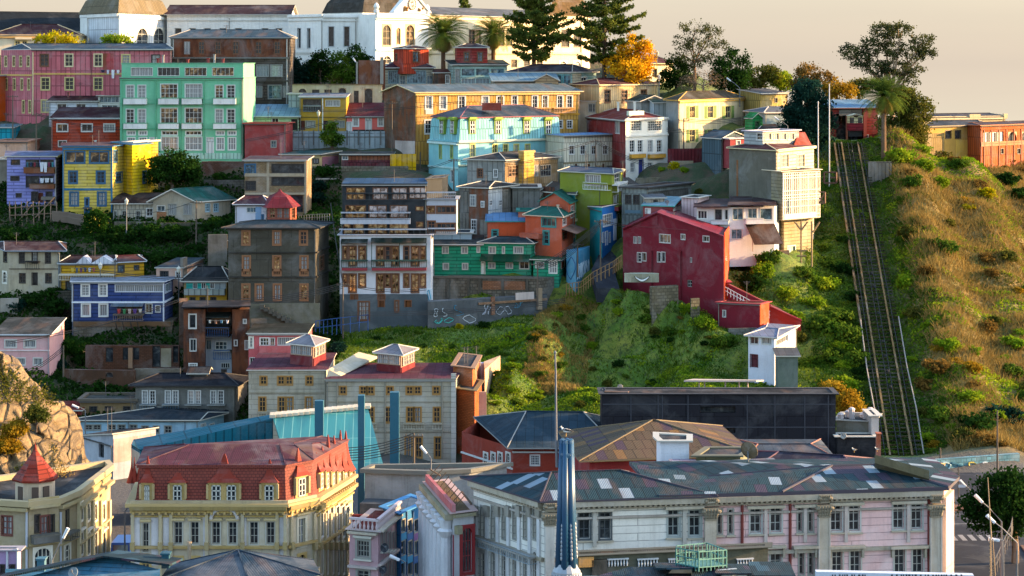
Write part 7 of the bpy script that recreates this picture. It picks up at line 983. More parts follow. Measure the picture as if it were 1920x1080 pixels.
tree('round_tree', 'big dark round tree left of the flagpoles', 1514, 285, 352, [(1514, 190, 34, 32), (1495, 215, 26, 30), (1535, 215, 28, 34), (1514, 240, 40, 34), (1500, 262, 26, 18), (1532, 262, 24, 18), (1514, 168, 24, 20), (1480, 230, 16, 26), (1548, 235, 14, 30)], 17000, .36, 'blue', .5)
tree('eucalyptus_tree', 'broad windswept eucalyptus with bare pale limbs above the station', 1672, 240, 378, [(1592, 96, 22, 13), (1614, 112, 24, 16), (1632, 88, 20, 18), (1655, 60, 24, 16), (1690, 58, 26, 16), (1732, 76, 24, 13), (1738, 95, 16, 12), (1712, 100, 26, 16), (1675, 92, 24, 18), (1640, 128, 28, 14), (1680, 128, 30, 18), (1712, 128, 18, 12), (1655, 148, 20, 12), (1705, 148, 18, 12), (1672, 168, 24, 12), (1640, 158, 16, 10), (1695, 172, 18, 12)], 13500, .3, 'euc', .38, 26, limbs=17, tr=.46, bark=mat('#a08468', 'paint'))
tree('station_thicket', 'leafy tree mass right of the lone palm', 1700, 290, 366, [(1690, 195, 28, 26), (1712, 220, 24, 34), (1735, 205, 16, 26), (1690, 240, 30, 26), (1660, 235, 18, 24), (1725, 250, 20, 18), (1705, 265, 30, 20), (1700, 185, 24, 18)], 13000, .32, 'olive', .45)
tree('garden_tree', 'yellow green garden tree in front of the cream villa', 105, 98, 390, [(85, 74, 22, 10), (112, 72, 26, 12), (140, 76, 18, 9), (105, 84, 40, 8)], 2600, .36, 'yellow', .4, group='trees below the museum'); tree('garden_shrub', 'low light green shrub under the grey museum tower', 215, 92, 390, [(205, 76, 14, 8), (228, 74, 16, 9), (245, 80, 8, 6)], 1300, .36, 'lime', .4, group='trees below the museum')
for lb, px, bl, n, key in (('darkest evergreen nearest the rusty tenement', 566, [(560, 128, 12, 18), (575, 140, 16, 18), (562, 148, 14, 12)], 2600, 'blue'), ('dark pointed evergreen second from the rusty tenement', 600, [(600, 112, 13, 22), (600, 138, 20, 20), (585, 130, 12, 18)], 3400, 'dark'), ('bushy evergreen with yellow green lower boughs', 640, [(636, 118, 18, 24), (640, 145, 22, 14), (655, 135, 14, 18)], 3600, 'green'), ('tall dark evergreen nearest the rusted hoarding', 672, [(664, 104, 14, 22), (680, 118, 14, 26), (672, 140, 18, 20)], 3400, 'dark')): tree('evergreen_tree', lb, px, 162, 388, bl, n, .34, key, .42, group='evergreens below the museum')
tree('street_tree', 'slim green tree standing in front of the sheet metal fence', 622, 278, 354, [(622, 240, 10, 12), (618, 256, 15, 14), (630, 262, 12, 12)], 2600, .28, 'green', .3, group=None); tree('magnolia_tree', 'broad dark leafy tree right of the yellow house', 322, 358, 336, [(322, 292, 26, 16), (300, 312, 24, 16), (346, 312, 26, 16), (322, 325, 44, 18), (290, 330, 16, 14), (360, 328, 16, 12)], 7500, .34, 'dark', .45, group=None)
tree('lemon_tree', 'small dark lemon tree dotted with yellow fruit below the yellow house', 178, 446, 323, [(178, 408, 18, 16), (170, 425, 16, 14), (190, 424, 14, 14)], 3000, .28, 'lemon', .3, group=None)
tree('plaza_tree', 'big dark tree overhanging the street at the lower right', 1902, 1075, 205, [(1840, 945, 36, 24), (1870, 915, 40, 26), (1905, 905, 34, 26), (1850, 975, 34, 20), (1890, 950, 44, 30), (1925, 940, 40, 40), (1905, 985, 34, 22), (1822, 955, 16, 14)], 13000, .26, 'dark', .4, 22, limbs=12, tr=.35, group=None, bark=BARKL)
tree('autumn_shrub', 'orange leaved autumn shrub behind the plant room block', 1578, 790, 250, [(1562, 735, 22, 20), (1585, 752, 26, 20), (1608, 770, 16, 14)], 5200, .24, 'orange', .32, group=None)
# loose shrubs: ten prototypes copied about the slopes
def proto(i, key, n, leaf, sq):
    bl = [(RS.uniform(-.45, .45), RS.uniform(-.45, .45), RS.uniform(.25, .6), RS.uniform(.4, .6), RS.uniform(.4, .6), RS.uniform(.3, .5)*sq) for _ in range(5)]; (v, f), cc = crown(bl, n, leaf, .11, 22, .5); v = v[:, :]; me = npmesh('foliage', v, f, LM[key]); return me
protos = {}
for i, key in enumerate(('dark', 'green', 'lime', 'olive', 'brown', 'orange', 'yellow', 'lemon', 'blue')): protos[key] = [proto(i*2+j, key, 1500, .15, 1.0) for j in (0, 1)]
stemp = MB()
for a in range(5): stemp.tube([(0, 0, -.4), (.3*math.cos(a*1.3), .3*math.sin(a*1.3), .5)], [.05, .02], 4)
stem_o = stemp.build('stem', BARK); used = {}
def shrub(px, py, rpx, key, label, group, Y=None, flat=.8, name='shrub'):
    if Y is None:                                                # follow the sight line to where it meets the ground
        Ys = np.arange(256, 420, .5); zz = CH-(py-HY)*Ys/F; xs = (px-960)*Ys/F; h = hz(xs, Ys); k = np.argmax(h >= zz); Y = float(Ys[k]) if (h >= zz).any() else DEP(py)
    X = (px-960)*Y/F; z = float(hz(X, Y)); z = min(z, Z(py, Y)+.5) if z < Z(py, Y)-3 else z; s = rpx*Y/F; j = random.randint(0, 1); r = D.objects.new(name, None); COL.objects.link(r); r.location = (X, Y, z-.15*s); r.rotation_euler = (0, 0, random.uniform(0, 6.28)); r.scale = (s*random.uniform(.9, 1.15), s*random.uniform(.9, 1.15), s*flat); tag(r, label, 'shrub', group)
    for src in (protos[key][j], stem_o): c = src.copy(); COL.objects.link(c); c.parent = r; c.location = (0, 0, 0); c.name = src.name.split('.')[0]
    return r
SUN_S, CEN, LOW = 'shrubs on the sunny slope right of the funicular', 'shrubs on the grassy knoll', 'hedge of shrubs below the yellow house'
for k in range(60):
    y = RS.uniform(300, 850); x0 = 1592+(y-270)*.17+55; x = RS.uniform(x0, 1925); key = RS.choice(['green', 'lime', 'olive', 'brown', 'orange', 'olive', 'lime']); shrub(x, y, RS.uniform(12, 30), key, {'green': 'leafy green shrub', 'lime': 'bright lime green shrub', 'olive': 'dull olive shrub', 'brown': 'dry brown shrub', 'orange': 'rusty orange shrub'}[key]+' on the sunlit slope right of the funicular track', SUN_S, flat=RS.uniform(.7, 1.1))
for k in range(18): y = RS.uniform(540, 850); x = 1592+(y-270)*.17+RS.uniform(30, 110); shrub(x, y, RS.uniform(6, 15), 'lime' if k % 2 else 'green', 'lush green creeper shrub hugging the right edge of the funicular track' if k % 2 == 0 else 'lime green creeper shrub hugging the right edge of the funicular track', SUN_S, flat=.7)
for x, y, r, key, lb in ((1845, 368, 22, 'yellow', 'yellow flowering wattle bush high on the right hand ridge'), (1815, 395, 14, 'yellow', 'smaller yellow flowering bush below the wattle'), (1885, 345, 32, 'dark', 'large dark evergreen bush under the orange arcade house'), (1915, 370, 26, 'dark', 'dark evergreen bush at the right edge of the picture'), (1760, 300, 26, 'olive', 'olive bush left of the ochre terrace house'), (1795, 315, 24, 'green', 'green bush below the ochre terrace house'), (1730, 285, 24, 'lime', 'lime bush on the crest by the station thicket'), (1700, 330, 18, 'brown', 'brown bush beside the broken wall'), (1750, 345, 16, 'dark', 'small dark bush under the green railing'), (1772, 790, 40, 'green', 'spreading green bush above the mural wall'), (1830, 810, 45, 'dark', 'dark bush above the mural wall'), (1890, 790, 45, 'blue', 'nearly black bush at the lower right edge'), (1740, 830, 26, 'lime', 'bright bush by the foot of the track')): shrub(x, y, r, key, lb, SUN_S)
for x, y, r, key, lb in ((1595, 640, 38, 'green', 'tall leafy mound left of the funicular track'), (1575, 600, 30, 'green', 'leafy mound above the tall mound'), (1545, 540, 28, 'lime', 'sunlit lime bush below the lattice gallery house'), (1510, 520, 26, 'green', 'green bush between the crimson annex and the gallery house'), (1555, 680, 28, 'green', 'green bush beside the white stair house'), (1500, 640, 22, 'olive', 'olive bush behind the white stair house'), (1560, 500, 22, 'green', 'green bush left of the upper track'), (1430, 520, 30, 'lime', 'bright lime bush under the brown awning'), (1395, 490, 38, 'olive', 'olive tree like bush right of the crimson house'), (1470, 560, 26, 'lime', 'lime bush above the stair roof'), (1525, 580, 24, 'lime', 'lime bush right of the stair roof'), (1600, 560, 22, 'dark', 'dark bush against the track'), (1612, 690, 34, 'green', 'biggest bright green bush swelling against the lower track'), (1545, 620, 40, 'green', 'wide green bush mass right of the crimson stair'), (1585, 735, 30, 'lime', 'lime bush above the autumn shrub'), (1520, 690, 30, 'green', 'rounded green bush behind the white stair house roof'), (1480, 610, 30, 'lime', 'lime bush close behind the crimson stair roof'), (1368, 505, 40, 'olive', 'olive thicket touching the crimson wall'), (1408, 540, 34, 'dark', 'dark thicket above the stair roof'), (1445, 498, 28, 'green', 'green thicket under the plate windows')): shrub(x, y, r, key, lb, 'bushes between the crimson house and the track', flat=.95)
for k in range(24): x = RS.uniform(905, 1010); y = RS.uniform(640, 800); key = 'lime' if k % 3 else 'green'; shrub(x+(y-700)*.25, y, RS.uniform(9, 18), key, ('lime green' if k % 3 else 'deep green')+' ivy mound at the left foot of the knoll', CEN, flat=.6)
for k in range(12): x, y = RS.uniform(1000, 1060), RS.uniform(560, 690); shrub(x, y, RS.uniform(8, 16), 'orange' if k % 2 else 'olive', ('golden' if k % 2 else 'olive')+' scrub bush on the spur of the knoll', CEN, flat=.7)
for k in range(10): x = RS.uniform(1010, 1400); y = RS.uniform(560, 760); key = RS.choice(['green', 'olive', 'brown', 'lime']); shrub(x, y, RS.uniform(4, 14), key, {'green': 'small green', 'olive': 'small olive', 'brown': 'small brown', 'lime': 'small lime'}[key]+' tussock bush on the grassy knoll', CEN, flat=.6)
for k in range(50): x, y = RS.uniform(900, 1400), RS.uniform(590, 770); key = ['dark', 'green', 'lime', 'green', 'olive'][k % 5]; shrub(x, y, RS.uniform(8, 20), key, {'dark': 'dark rounded', 'green': 'mid green rounded', 'lime': 'yellow green rounded', 'olive': 'olive rounded'}[key]+' bush growing on the face of the knoll', CEN, flat=RS.uniform(.7, 1))
for k in range(26): y = RS.uniform(440, 800); x = 1592+(y-270)*.17-RS.uniform(25, 95); key = ['dark', 'green', 'lime'][k % 3]; shrub(x, y, RS.uniform(10, 24), key, {'dark': 'dark', 'green': 'mid green', 'lime': 'yellow green'}[key]+' bush in the gully left of the funicular track', 'bushes in the gully left of the funicular', flat=.9)
for k in range(8): x, y = RS.uniform(650, 920), RS.uniform(612, 655); key = ['dark', 'green'][k % 2]; shrub(x, y, RS.uniform(5, 11), key, {'dark': 'low dark', 'green': 'low green'}[key]+' bush on the grass below the graffiti wall', CEN, flat=.8)
for x, y, r, key, lb in ((835, 612, 16, 'blue', 'dark bush in front of the graffiti wall'), (862, 618, 9, 'yellow', 'yellowish sapling beside the dark bush by the graffiti wall'), (1280, 555, 14, 'lime', 'ivy column climbing the wall stub left of the crimson house'), (1292, 590, 18, 'lime', 'sunlit ivy spilling from the wall stub'), (1320, 620, 22, 'lime', 'sunlit ivy mound below the ivy column'), (1350, 650, 22, 'green', 'green ivy mound at the base of the crimson annex'), (1262, 318, 12, 'yellow', 'yellow green climber in front of the white balcony house'), (1282, 325, 10, 'lime', 'low lime shrub beside the climber'), (1240, 322, 8, 'lime', 'small planted shrub under the blue door'), (1310, 370, 9, 'olive', 'olive shrub below the red railing')): shrub(x, y, r, key, lb, CEN, flat=1.2)
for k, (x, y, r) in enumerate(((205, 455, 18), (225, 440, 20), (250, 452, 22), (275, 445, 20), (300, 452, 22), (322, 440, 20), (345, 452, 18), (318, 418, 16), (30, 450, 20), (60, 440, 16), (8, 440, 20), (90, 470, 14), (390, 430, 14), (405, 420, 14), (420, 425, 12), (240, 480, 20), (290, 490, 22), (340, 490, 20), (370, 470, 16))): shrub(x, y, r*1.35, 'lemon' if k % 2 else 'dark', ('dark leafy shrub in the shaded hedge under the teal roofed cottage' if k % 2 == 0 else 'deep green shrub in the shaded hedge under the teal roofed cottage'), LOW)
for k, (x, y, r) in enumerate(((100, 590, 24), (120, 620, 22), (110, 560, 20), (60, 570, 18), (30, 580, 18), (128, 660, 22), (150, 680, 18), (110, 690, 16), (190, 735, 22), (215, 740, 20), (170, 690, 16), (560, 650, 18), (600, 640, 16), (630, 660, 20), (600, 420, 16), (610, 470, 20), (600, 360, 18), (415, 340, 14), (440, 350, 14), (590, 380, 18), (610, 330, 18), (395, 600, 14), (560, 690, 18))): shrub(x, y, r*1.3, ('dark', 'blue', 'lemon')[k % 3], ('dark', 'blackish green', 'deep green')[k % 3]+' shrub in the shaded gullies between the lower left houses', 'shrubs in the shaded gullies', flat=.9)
for key in protos:
    for o in protos[key]: COL.objects.unlink(o); D.objects.remove(o)
COL.objects.unlink(stem_o); D.objects.remove(stem_o)
dots = [P(178+RS.normal()*12, 416+RS.normal()*12, 322.2-.3*abs(RS.normal())) for _ in range(70)]; v, f = quads(np.array(dots), .13); fr_ = npmesh('fruit', v, f, mat('#b8a818', 'paint'), [o for o in D.objects if o.name == 'lemon_tree'][0])
# grass and dry growth: uncountable, one mesh each
def tufts(name, label, cond, n, h, w, mt, cat, box, lean=.35):
    x = RS.uniform(box[0], box[1], n*3); y = RS.uniform(box[2], box[3], n*3); ok = cond(x, y); x, y = x[ok][:n], y[ok][:n]; z = hz(x, y); n = len(x); base = np.stack([x, y, z-.05], 1); a = RS.uniform(0, 6.28, n); s = np.stack([np.cos(a), np.sin(a), np.zeros(n)], 1); hh = h*RS.uniform(.4, 1.3, n)[:, None]*(.7+.5*smooth_noise(x, y, 9, .35))[:, None]; ww = w*RS.uniform(.6, 1.4, n)[:, None]; tip = base+np.stack([RS.normal(size=n)*lean, RS.normal(size=n)*lean, np.ones(n)], 1)*hh
    v = np.stack([base-s*ww, base+s*ww, tip+s*ww*.25, tip-s*ww*.25], 1).reshape(-1, 3); o = npmesh(name, v, np.arange(4*n).reshape(-1, 4), mt); tag(o, label, cat, kind='stuff'); return o
def cover(name, label, cond, n, leaf, mt, cat, box, thick=.5):
    x = RS.uniform(box[0], box[1], n*4); y = RS.uniform(box[2], box[3], n*4); ok = cond(x, y); x, y = x[ok][:n], y[ok][:n]; n = len(x); hgt = thick*(.5+.8*smooth_noise(x, y, 12, .9)).clip(.05, 2); c = np.stack([x, y, hz(x, y)+RS.uniform(0, 1, n)*hgt], 1); v, f = quads(c, leaf); o = npmesh(name, v, f, mt); tag(o, label, cat, kind='stuff'); return o
pxf = lambda x, y: 960+x*F/y
dryc = lambda x, y: (x > trackX(y)+6) & (smooth_noise(x, y, 21, .22)+smooth_noise(x, y, 26, .8)*.5 > -.3)
tufts('dry_grass', 'tall dry brown grass covering the sunny slope', dryc, 90000, 1.45, .06, LM['straw'], 'grass', (52, 100, 258, 385), .5)
cover('slope_creeper', 'patches of low green creeper on the sunny slope', lambda x, y: (x > trackX(y)+4) & (smooth_noise(x, y, 21, .22)+smooth_noise(x, y, 26, .8)*.5 < -.08), 42000, .32, LM['lime'], 'creeper', (50, 100, 258, 385), .9)
cover('slope_scrub', 'low olive scrub on the sunny slope', lambda x, y: (x > trackX(y)+5) & (smooth_noise(x, y, 31, .3) > .15), 26000, .26, LM['olive'], 'scrub', (50, 100, 258, 385), .8)
kn = lambda x, y: (pxf(x, y) > 640) & (x < trackX(y)-3) & (pxf(x, y) < 1625) & ~((pxf(x, y) > 1180) & (pxf(x, y) < 1370) & (y > 296))
tufts('knoll_grass', 'short green grass covering the knoll', kn, 60000, .5, .09, LM['green'], 'grass', (-25, 56, 258, 304), .5)
cover('knoll_creeper', 'patches of bright low creeper on the knoll', lambda x, y: kn(x, y) & (smooth_noise(x, y, 41, .3)+smooth_noise(x, y, 46, .9)*.5 > .12), 30000, .26, LM['lime'], 'creeper', (-25, 56, 258, 304), .6)
cover('gully_cover', 'green weeds between the sleepers and beside the track', lambda x, y: (np.abs(x-trackX(y)) < 9.5) & (x < trackX(y)+9), 62000, .28, LM['green'], 'weeds', (38, 62, 262, 362), .75)
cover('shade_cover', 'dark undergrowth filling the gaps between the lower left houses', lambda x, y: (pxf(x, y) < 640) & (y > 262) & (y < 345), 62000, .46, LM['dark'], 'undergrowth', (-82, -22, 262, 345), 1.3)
tufts('spur_grass', 'golden dry grass on the sunlit spur of the knoll', lambda x, y: (np.abs(pxf(x, y)-(1045+(y-285)*1.2)) < 55) & (smooth_noise(x, y, 61, .5) > -.3), 14000, .8, .06, LM['straw'], 'grass', (0, 16, 270, 304), .5)
# ================================================================ ROCK OUTCROP
sil = [(-160, 560), (-40, 640), (0, 662), (28, 690), (60, 722), (88, 742), (112, 760), (132, 798), (150, 840), (160, 880), (168, 930), (176, 1000)]
xs = np.array([s[0] for s in sil]); ys = np.array([s[1] for s in sil]); U = np.linspace(-160, 176, 150); VV = np.linspace(-.25, 1, 80); vs = []
for v_ in VV:
    for u in U:
        y0 = np.interp(u, xs, ys); Yb = 226.0-18*max(v_, 0)+(-v_*28 if v_ < 0 else 0); X = (u-960)*226/F; zt = CH-(y0-HY)*226/F; z = zt*(1-max(v_, 0)**.95)-(8*(-v_) if v_ < 0 else 0); X += max(v_, 0)*3.0*(1 if u > 60 else .5); vs.append((X, Yb, z))
vs = np.array(vs); amp = 1.0; vs[:, 1] += smooth_noise(vs[:, 0], vs[:, 2], 5, .7)*2.2+smooth_noise(vs[:, 0]+vs[:, 1], vs[:, 2], 6, 2.0)*1.0; rid = 1-2*np.abs(smooth_noise(vs[:, 0]*1.2+vs[:, 2]*.5, vs[:, 2]*.35-vs[:, 0]*.3, 27, .8)); vs[:, 1] -= rid*1.5; vs[:, 1] += np.abs(smooth_noise(vs[:, 0], vs[:, 2], 28, 3.2))*.8; vs[:, 2] += smooth_noise(vs[:, 0], vs[:, 1], 7, 1.1)*.6; vs[:, 0] += smooth_noise(vs[:, 2], vs[:, 1], 8, 1.3)*.5
nu = len(U); ii, jj = np.meshgrid(np.arange(nu-1), np.arange(len(VV)-1)); q0 = (jj*nu+ii).ravel(); fc_ = np.stack([q0, q0+nu, q0+nu+1, q0+1], 1)
N = NT('bare sandy rock'); ob = N.uv(1, .35, True); n1 = N.n('TexNoise', Scale=.5, Detail=7.0, Roughness=.65, Distortion=1.2); N.l(ob, n1.inputs[0]); n2 = N.n('TexNoise', Scale=3.0, Detail=4.0); N.l(ob, n2.inputs[0]); o = N.mix(lin('#84704e'), lin('#574a36'), N.ramp(n1.outputs[0], [(.4, (0, 0, 0)), (.6, (1, 1, 1))])); o = N.mix(o, lin('#4a3e30'), N.ramp(n2.outputs[0], [(.5, (0, 0, 0)), (.75, (.8, .8, .8))])); vo = N.n('TexVoronoi', Scale=.8, _feature='DISTANCE_TO_EDGE'); N.l(N.mix(ob, n1.outputs[1], .12), vo.inputs[0]); o = N.mix(o, lin('#33291c'), N.ramp(vo.outputs[0], [(.0, (.9, .9, .9)), (.05, (0, 0, 0))])); N.l(o, N.p.inputs['Base Color']); N.p.inputs['Roughness'].default_value = .95; ma = N.n('Math', _operation='ADD'); N.l(n1.outputs[0], ma.inputs[0]); N.l(N.ramp(vo.outputs[0], [(.0, (0, 0, 0)), (.12, (.5, .5, .5))]), ma.inputs[1]); bm = N.n('Bump', Strength=1.0, Distance=.7); N.l(ma.outputs[0], bm.inputs['Height']); N.l(bm.outputs[0], N.p.inputs['Normal'])
rock = npmesh('rock_outcrop', vs, fc_, N.m, smooth=True); tag(rock, 'sunlit sandy rock cliff at the lower left edge', 'cliff', kind='structure')
sel = vs[(vs[:, 1] < 226)]; k = RS.randint(0, len(sel), 52000); c = sel[k]+RS.normal(size=(52000, 3))*np.array([.35, .2, .35])-np.array([0, .15, 0]); m_ = (smooth_noise(c[:, 0], c[:, 2], 15, .5) > -.05) & (c[:, 0] < (110-960)*226/F+c[:, 2]*0); c = c[m_]; v, f = quads(c, .22); tag(npmesh('cliff_scrub', v, f, LM['olive']), 'dry olive scrub growing on the rock cliff', 'scrub', kind='stuff')
for x, y, r, key, lb in ((68, 775, 17, 'olive', 'olive bush clinging to the rock cliff'), (30, 800, 18, 'orange', 'rusty bush low on the rock cliff'), (12, 830, 20, 'orange', 'orange bush at the left end of the rock cliff')):
    Yq = 221; t = tree('cliff_bush', lb, x, y+r, Yq-4, [(x, y, r, r*.8), (x+r*.6, y+r*.3, r*.6, r*.5), (x-r*.6, y+r*.3, r*.6, r*.5)], 2200, .22, key, .25, group='bushes on the rock cliff', cat='shrub', tr=.08)
tree('dry_bush', 'leafless straw coloured bush beside the turret', 112, 905, 200, [(112, 880, 14, 22), (125, 895, 12, 14), (98, 850, 10, 18)], 900, .12, 'straw', .3, 6, tr=.06, group=None, cat='shrub')
# ================================================================ FUNICULAR
fr = root('funicular_track', 'steep funicular track with timber beams climbing the gully', 'funicular track', P(1692, 855, DEP(855))); T0 = P(1690, 858, DEP(858)); T1 = P(1593, 270, DEP(270)); ax = (T1-T0); side = V((1, 0, 0)); wood = mat('#7a6440', 'plank', .9, .5); steel = mat('#14181c', 'paint', .8); dkw = mat('#2e2a20', 'plank', .9, .5)
def beam(off, h, w, hh, m, nm, t0=0, t1=1): a = T0.lerp(T1, t0)+side*off+V((0, 0, h)); c = T0.lerp(T1, t1)+side*off+V((0, 0, h)); mb = MB(); mb.hexa([a+V((-w, 0, -hh)), a+V((w, 0, -hh)), c+V((w, 0, -hh)), c+V((-w, 0, -hh)), a+V((-w, 0, 0)), a+V((w, 0, 0)), c+V((w, 0, 0)), c+V((-w, 0, 0))]); mb.build(nm, m, fr)
for off in (-1.38, 1.38): beam(off, .35, .12, .3, wood, 'timber_beam')
beam(-2.55, .3, .15, .4, mat('#6a5638', 'plank', .9, .5), 'timber_beam', .35, 1)
for off in (-1.95, -.3, .3, 1.95): beam(off, .3, .04, .14, steel, 'rail')
for k in range(100): p = T0.lerp(T1, k/99); mb = MB(); mb.box(p+V((-2.7, -.15, -.12)), (5.4, 0, 0), (0, .22, 0), (0, 0, .2)); mb.build('sleeper', mat('#4a4426' if k % 2 else '#363420', 'plank', .9, .5), fr)
for off, t1 in ((-2.6, .35), (2.75, .36)):
    a, c = T0+side*off+V((0, 0, .5)), T0.lerp(T1, t1)+side*off+V((0, 0, .6)); mb = MB(); mb.tube([a, a.lerp(c, .3)+V((.1, 0, .1)), a.lerp(c, .6)-V((.1, 0, 0)), c], .09, 6); mb.build('white_pipe', mat('#8c857c', 'paint'), fr)
for k in range(1, 24): p = T0.lerp(T1, k/24); mb = MB(); mb.lathe(p+V((.02, 0, .3)), [(.2, 0), (.2, .25), (.05, .3)], 6); mb.build('pulley', steel, fr)
b = Bld('slatted_station_fence', 'white slatted boarding leaning at the head of the funicular track', [(1527, 2), (1655, 0)], 284, 300, ('#2a2622', 'plank', .9, .3), None, 'fence', Y=362, back=.3, group=None, ctrl=False); fa = b.b.f[0]; mb = MB()
for x0, x1 in ((1528, 1548), (1560, 1576), (1584, 1604), (1618, 1650)):
    u0, u1, z0, z1 = fa.rect(x0, 284, x1, 299)
    u = u0
    while u < u1: mb.hexa([fa.p(u, z0, .1), fa.p(u+.16, z0, .1), fa.p(u+.16, z0, 0), fa.p(u, z0, 0), fa.p(u-.8, z1, .1), fa.p(u-.64, z1, .1), fa.p(u-.64, z1, 0), fa.p(u-.8, z1, 0)]); u += .42
b.part(mb, 'slats', mat('#b8b4ac', 'paint'), uv=False); b.done()
car = root('funicular_car', 'cream and red funicular car waiting in the station mouth', 'funicular car', P(1605, 256, 371)); fa = Facade(V(P(1592, 256, 371.2)[:2]), V(P(1618, 256, 371.2)[:2])); mb = MB(); zc = lambda y: Z(y, 371.2); L = fa.L
fa.bx(mb, 0, L, zc(245), zc(231), -2.5, 0); mb.build('lower_body', mat('#8a2830', 'board', .7, .2), car); mb = MB()
for a in ((0, .12, zc(231), zc(218)), (L-.12, L, zc(231), zc(218)), (L*.36, L*.64, zc(231), zc(218)), (.12, L-.12, zc(220), zc(218))): fa.bx(mb, *a, -2.4, -.02)
mb.build('upper_body', mat('#c8b88a', 'board', .7, .2), car); mb = MB()
for a in ((.12, L*.36), (L*.64, L-.12)): fa.bx(mb, *a, zc(231), zc(220), -.2, -.1)
mb.build('window', glassmat('d'), car); mb = MB(); r0 = fa.p(-.1, zc(218), .15); r1 = fa.p(L+.1, zc(218), .15); bk = V((0, 2.7, 0)); md = (r0+r1)/2+V((0, 0, .35)); mb.hexa([r0, md, md+bk, r0+bk, r0+V((0, 0, .1)), md+V((0, 0, .1)), md+bk+V((0, 0, .1)), r0+bk+V((0, 0, .1))]); mb.hexa([md, r1, r1+bk, md+bk, md+V((0, 0, .1)), r1+V((0, 0, .1)), r1+bk+V((0, 0, .1)), md+bk+V((0, 0, .1))]); mb.build('roof', mat('#c4bca0', 'paint'), car); mb = MB(); fa.bx(mb, .1, L-.1, zc(256), zc(245), -2.2, -.3); mb.build('undercarriage', mat('#1c1a1a', 'paint'), car)
# ================================================================ POLES, LAMPS, WIRES
WD = mat('#5c5044', 'paint', .9); GYM = mat('#5e6266', 'paint', .6)
def pole(px, yt, yb, Y, label, r=.11, m=None, arms=1, name='utility_pole', cat='utility pole', group='utility poles', lean=0):
    p, q = P(px, yb, Y), P(px+lean, yt, Y); t = root(name, label, cat, p, group); mb = MB(); mb.tube([p-V((0, 0, 1.5)), q], [r*1.2, r*.8], 6); mb.build('pole', m or WD, t)
    for k in range(arms): mb = MB(); z = q-V((0, 0, .3+.6*k)); mb.box(z-V((.9, .06, .05)), (1.8, 0, 0), (0, .1, 0), (0, 0, .1)); [mb.lathe(z+V((s, 0, .05)), [(.05, 0), (.06, .08), (.03, .16)], 5) for s in (-.8, -.4, .4, .8)]; mb.build('crossarm', WD, t)
    return q
def lamp(px, yt, yb, Y, label, dx=8, dy=-4, head='cobra', m=None, group='street lamps'):
    p = P(px, yb, Y); q = P(px, yt, Y); t = root('street_lamp', label, 'street lamp', p, group); mb = MB(); mb.tube([p-V((0, 0, 1)), q], [.1, .06], 6); mb.build('pole', m or GYM, t); e = P(px+dx, yt+dy, Y)
    if head == 'cobra': mb = MB(); mb.tube([q, q.lerp(e, .6)+V((0, 0, .1)), e], [.06, .05, .05], 5); mb.build('arm', m or GYM, t); mb = MB(); d = (e-q).normalized(); mb.hexa([e+V((-.1, -.16, -.08)), e+V((.1, -.16, -.08)), e+V((.1, .16, -.08)), e+V((-.1, .16, -.08)), e+V((-.06, -.12, .1)), e+V((.06, -.12, .1)), e+V((.06, .12, .1)), e+V((-.06, .12, .1))]); mb.tube([e-d*.15, e+d*.75], [.12, .16], 7); mb.build('lamp_head', mat('#c8ccd0', 'paint', .4), t)
    else: mb = MB(); mb.lathe(q, [(.08, 0), (.2, .15), (.3, .6), (.34, .65), (.1, .9), (.04, 1.05)], 6); mb.build('lantern', mat('#c4c0b0', 'paint', .4), t)
for a in ((597, 218, 248, 361, 'lantern lamp in front of the ochre twin house', 0, 0, 'l'), (237, 384, 432, 322, 'dark lantern lamp in front of the teal roofed cottage', 0, 0, 'l'), (188, 505, 548, 300, 'lantern lamp in front of the gabled yellow villa', 0, 0, 'l'), (335, 512, 552, 300, 'lantern lamp beside the salmon cottage', 0, 0, 'l'), (668, 118, 160, 381, 'tall thin lamp among the evergreens', -2, -3, 'cobra'), (1387, 165, 190, 376, 'curved arm lamp above the green shutter house', -18, -14, 'cobra'), (1477, 236, 250, 345, 'curved arm lamp by the dark roof bungalow', -18, -12, 'cobra'), (1236, 150, 182, 378, 'thin pole lamp behind the lean-to sheds', 0, 0, 'l'), (1232, 105, 150, 392, 'park lantern beside the golden tree', 0, 0, 'l'), (160, 770, 830, 255, 'curved lamp by the tan low building', -14, -6, 'cobra'), (234, 960, 1040, 195, 'bent arm lamp in the gap left of the mansard building', 10, -14, 'cobra'), (98, 1050, 1120, 172, 'long armed lamp in front of the turret building', 22, -44, 'cobra'), (808, 860, 900, 205, 'curved lamp on the flat roof block', -10, -12, 'cobra'), (760, 1055, 1130, 176, 'double armed lamp in front of the blue panel building', -14, -6, 'cobra'), (1878, 978, 1120, 180, 'tall bent lamp nearest the dark tree', -38, -38, 'cobra'), (1907, 1018, 1130, 172, 'tall bent lamp at the lower right edge', -44, -40, 'cobra'), (1881, 1014, 1100, 176, 'short flat headed lamp by the fence', -10, -1, 'cobra'), (1829, 930, 965, 224, 'low lamp across the street by the mural wall', -20, -20, 'cobra')): lamp(*a)
Q = {}
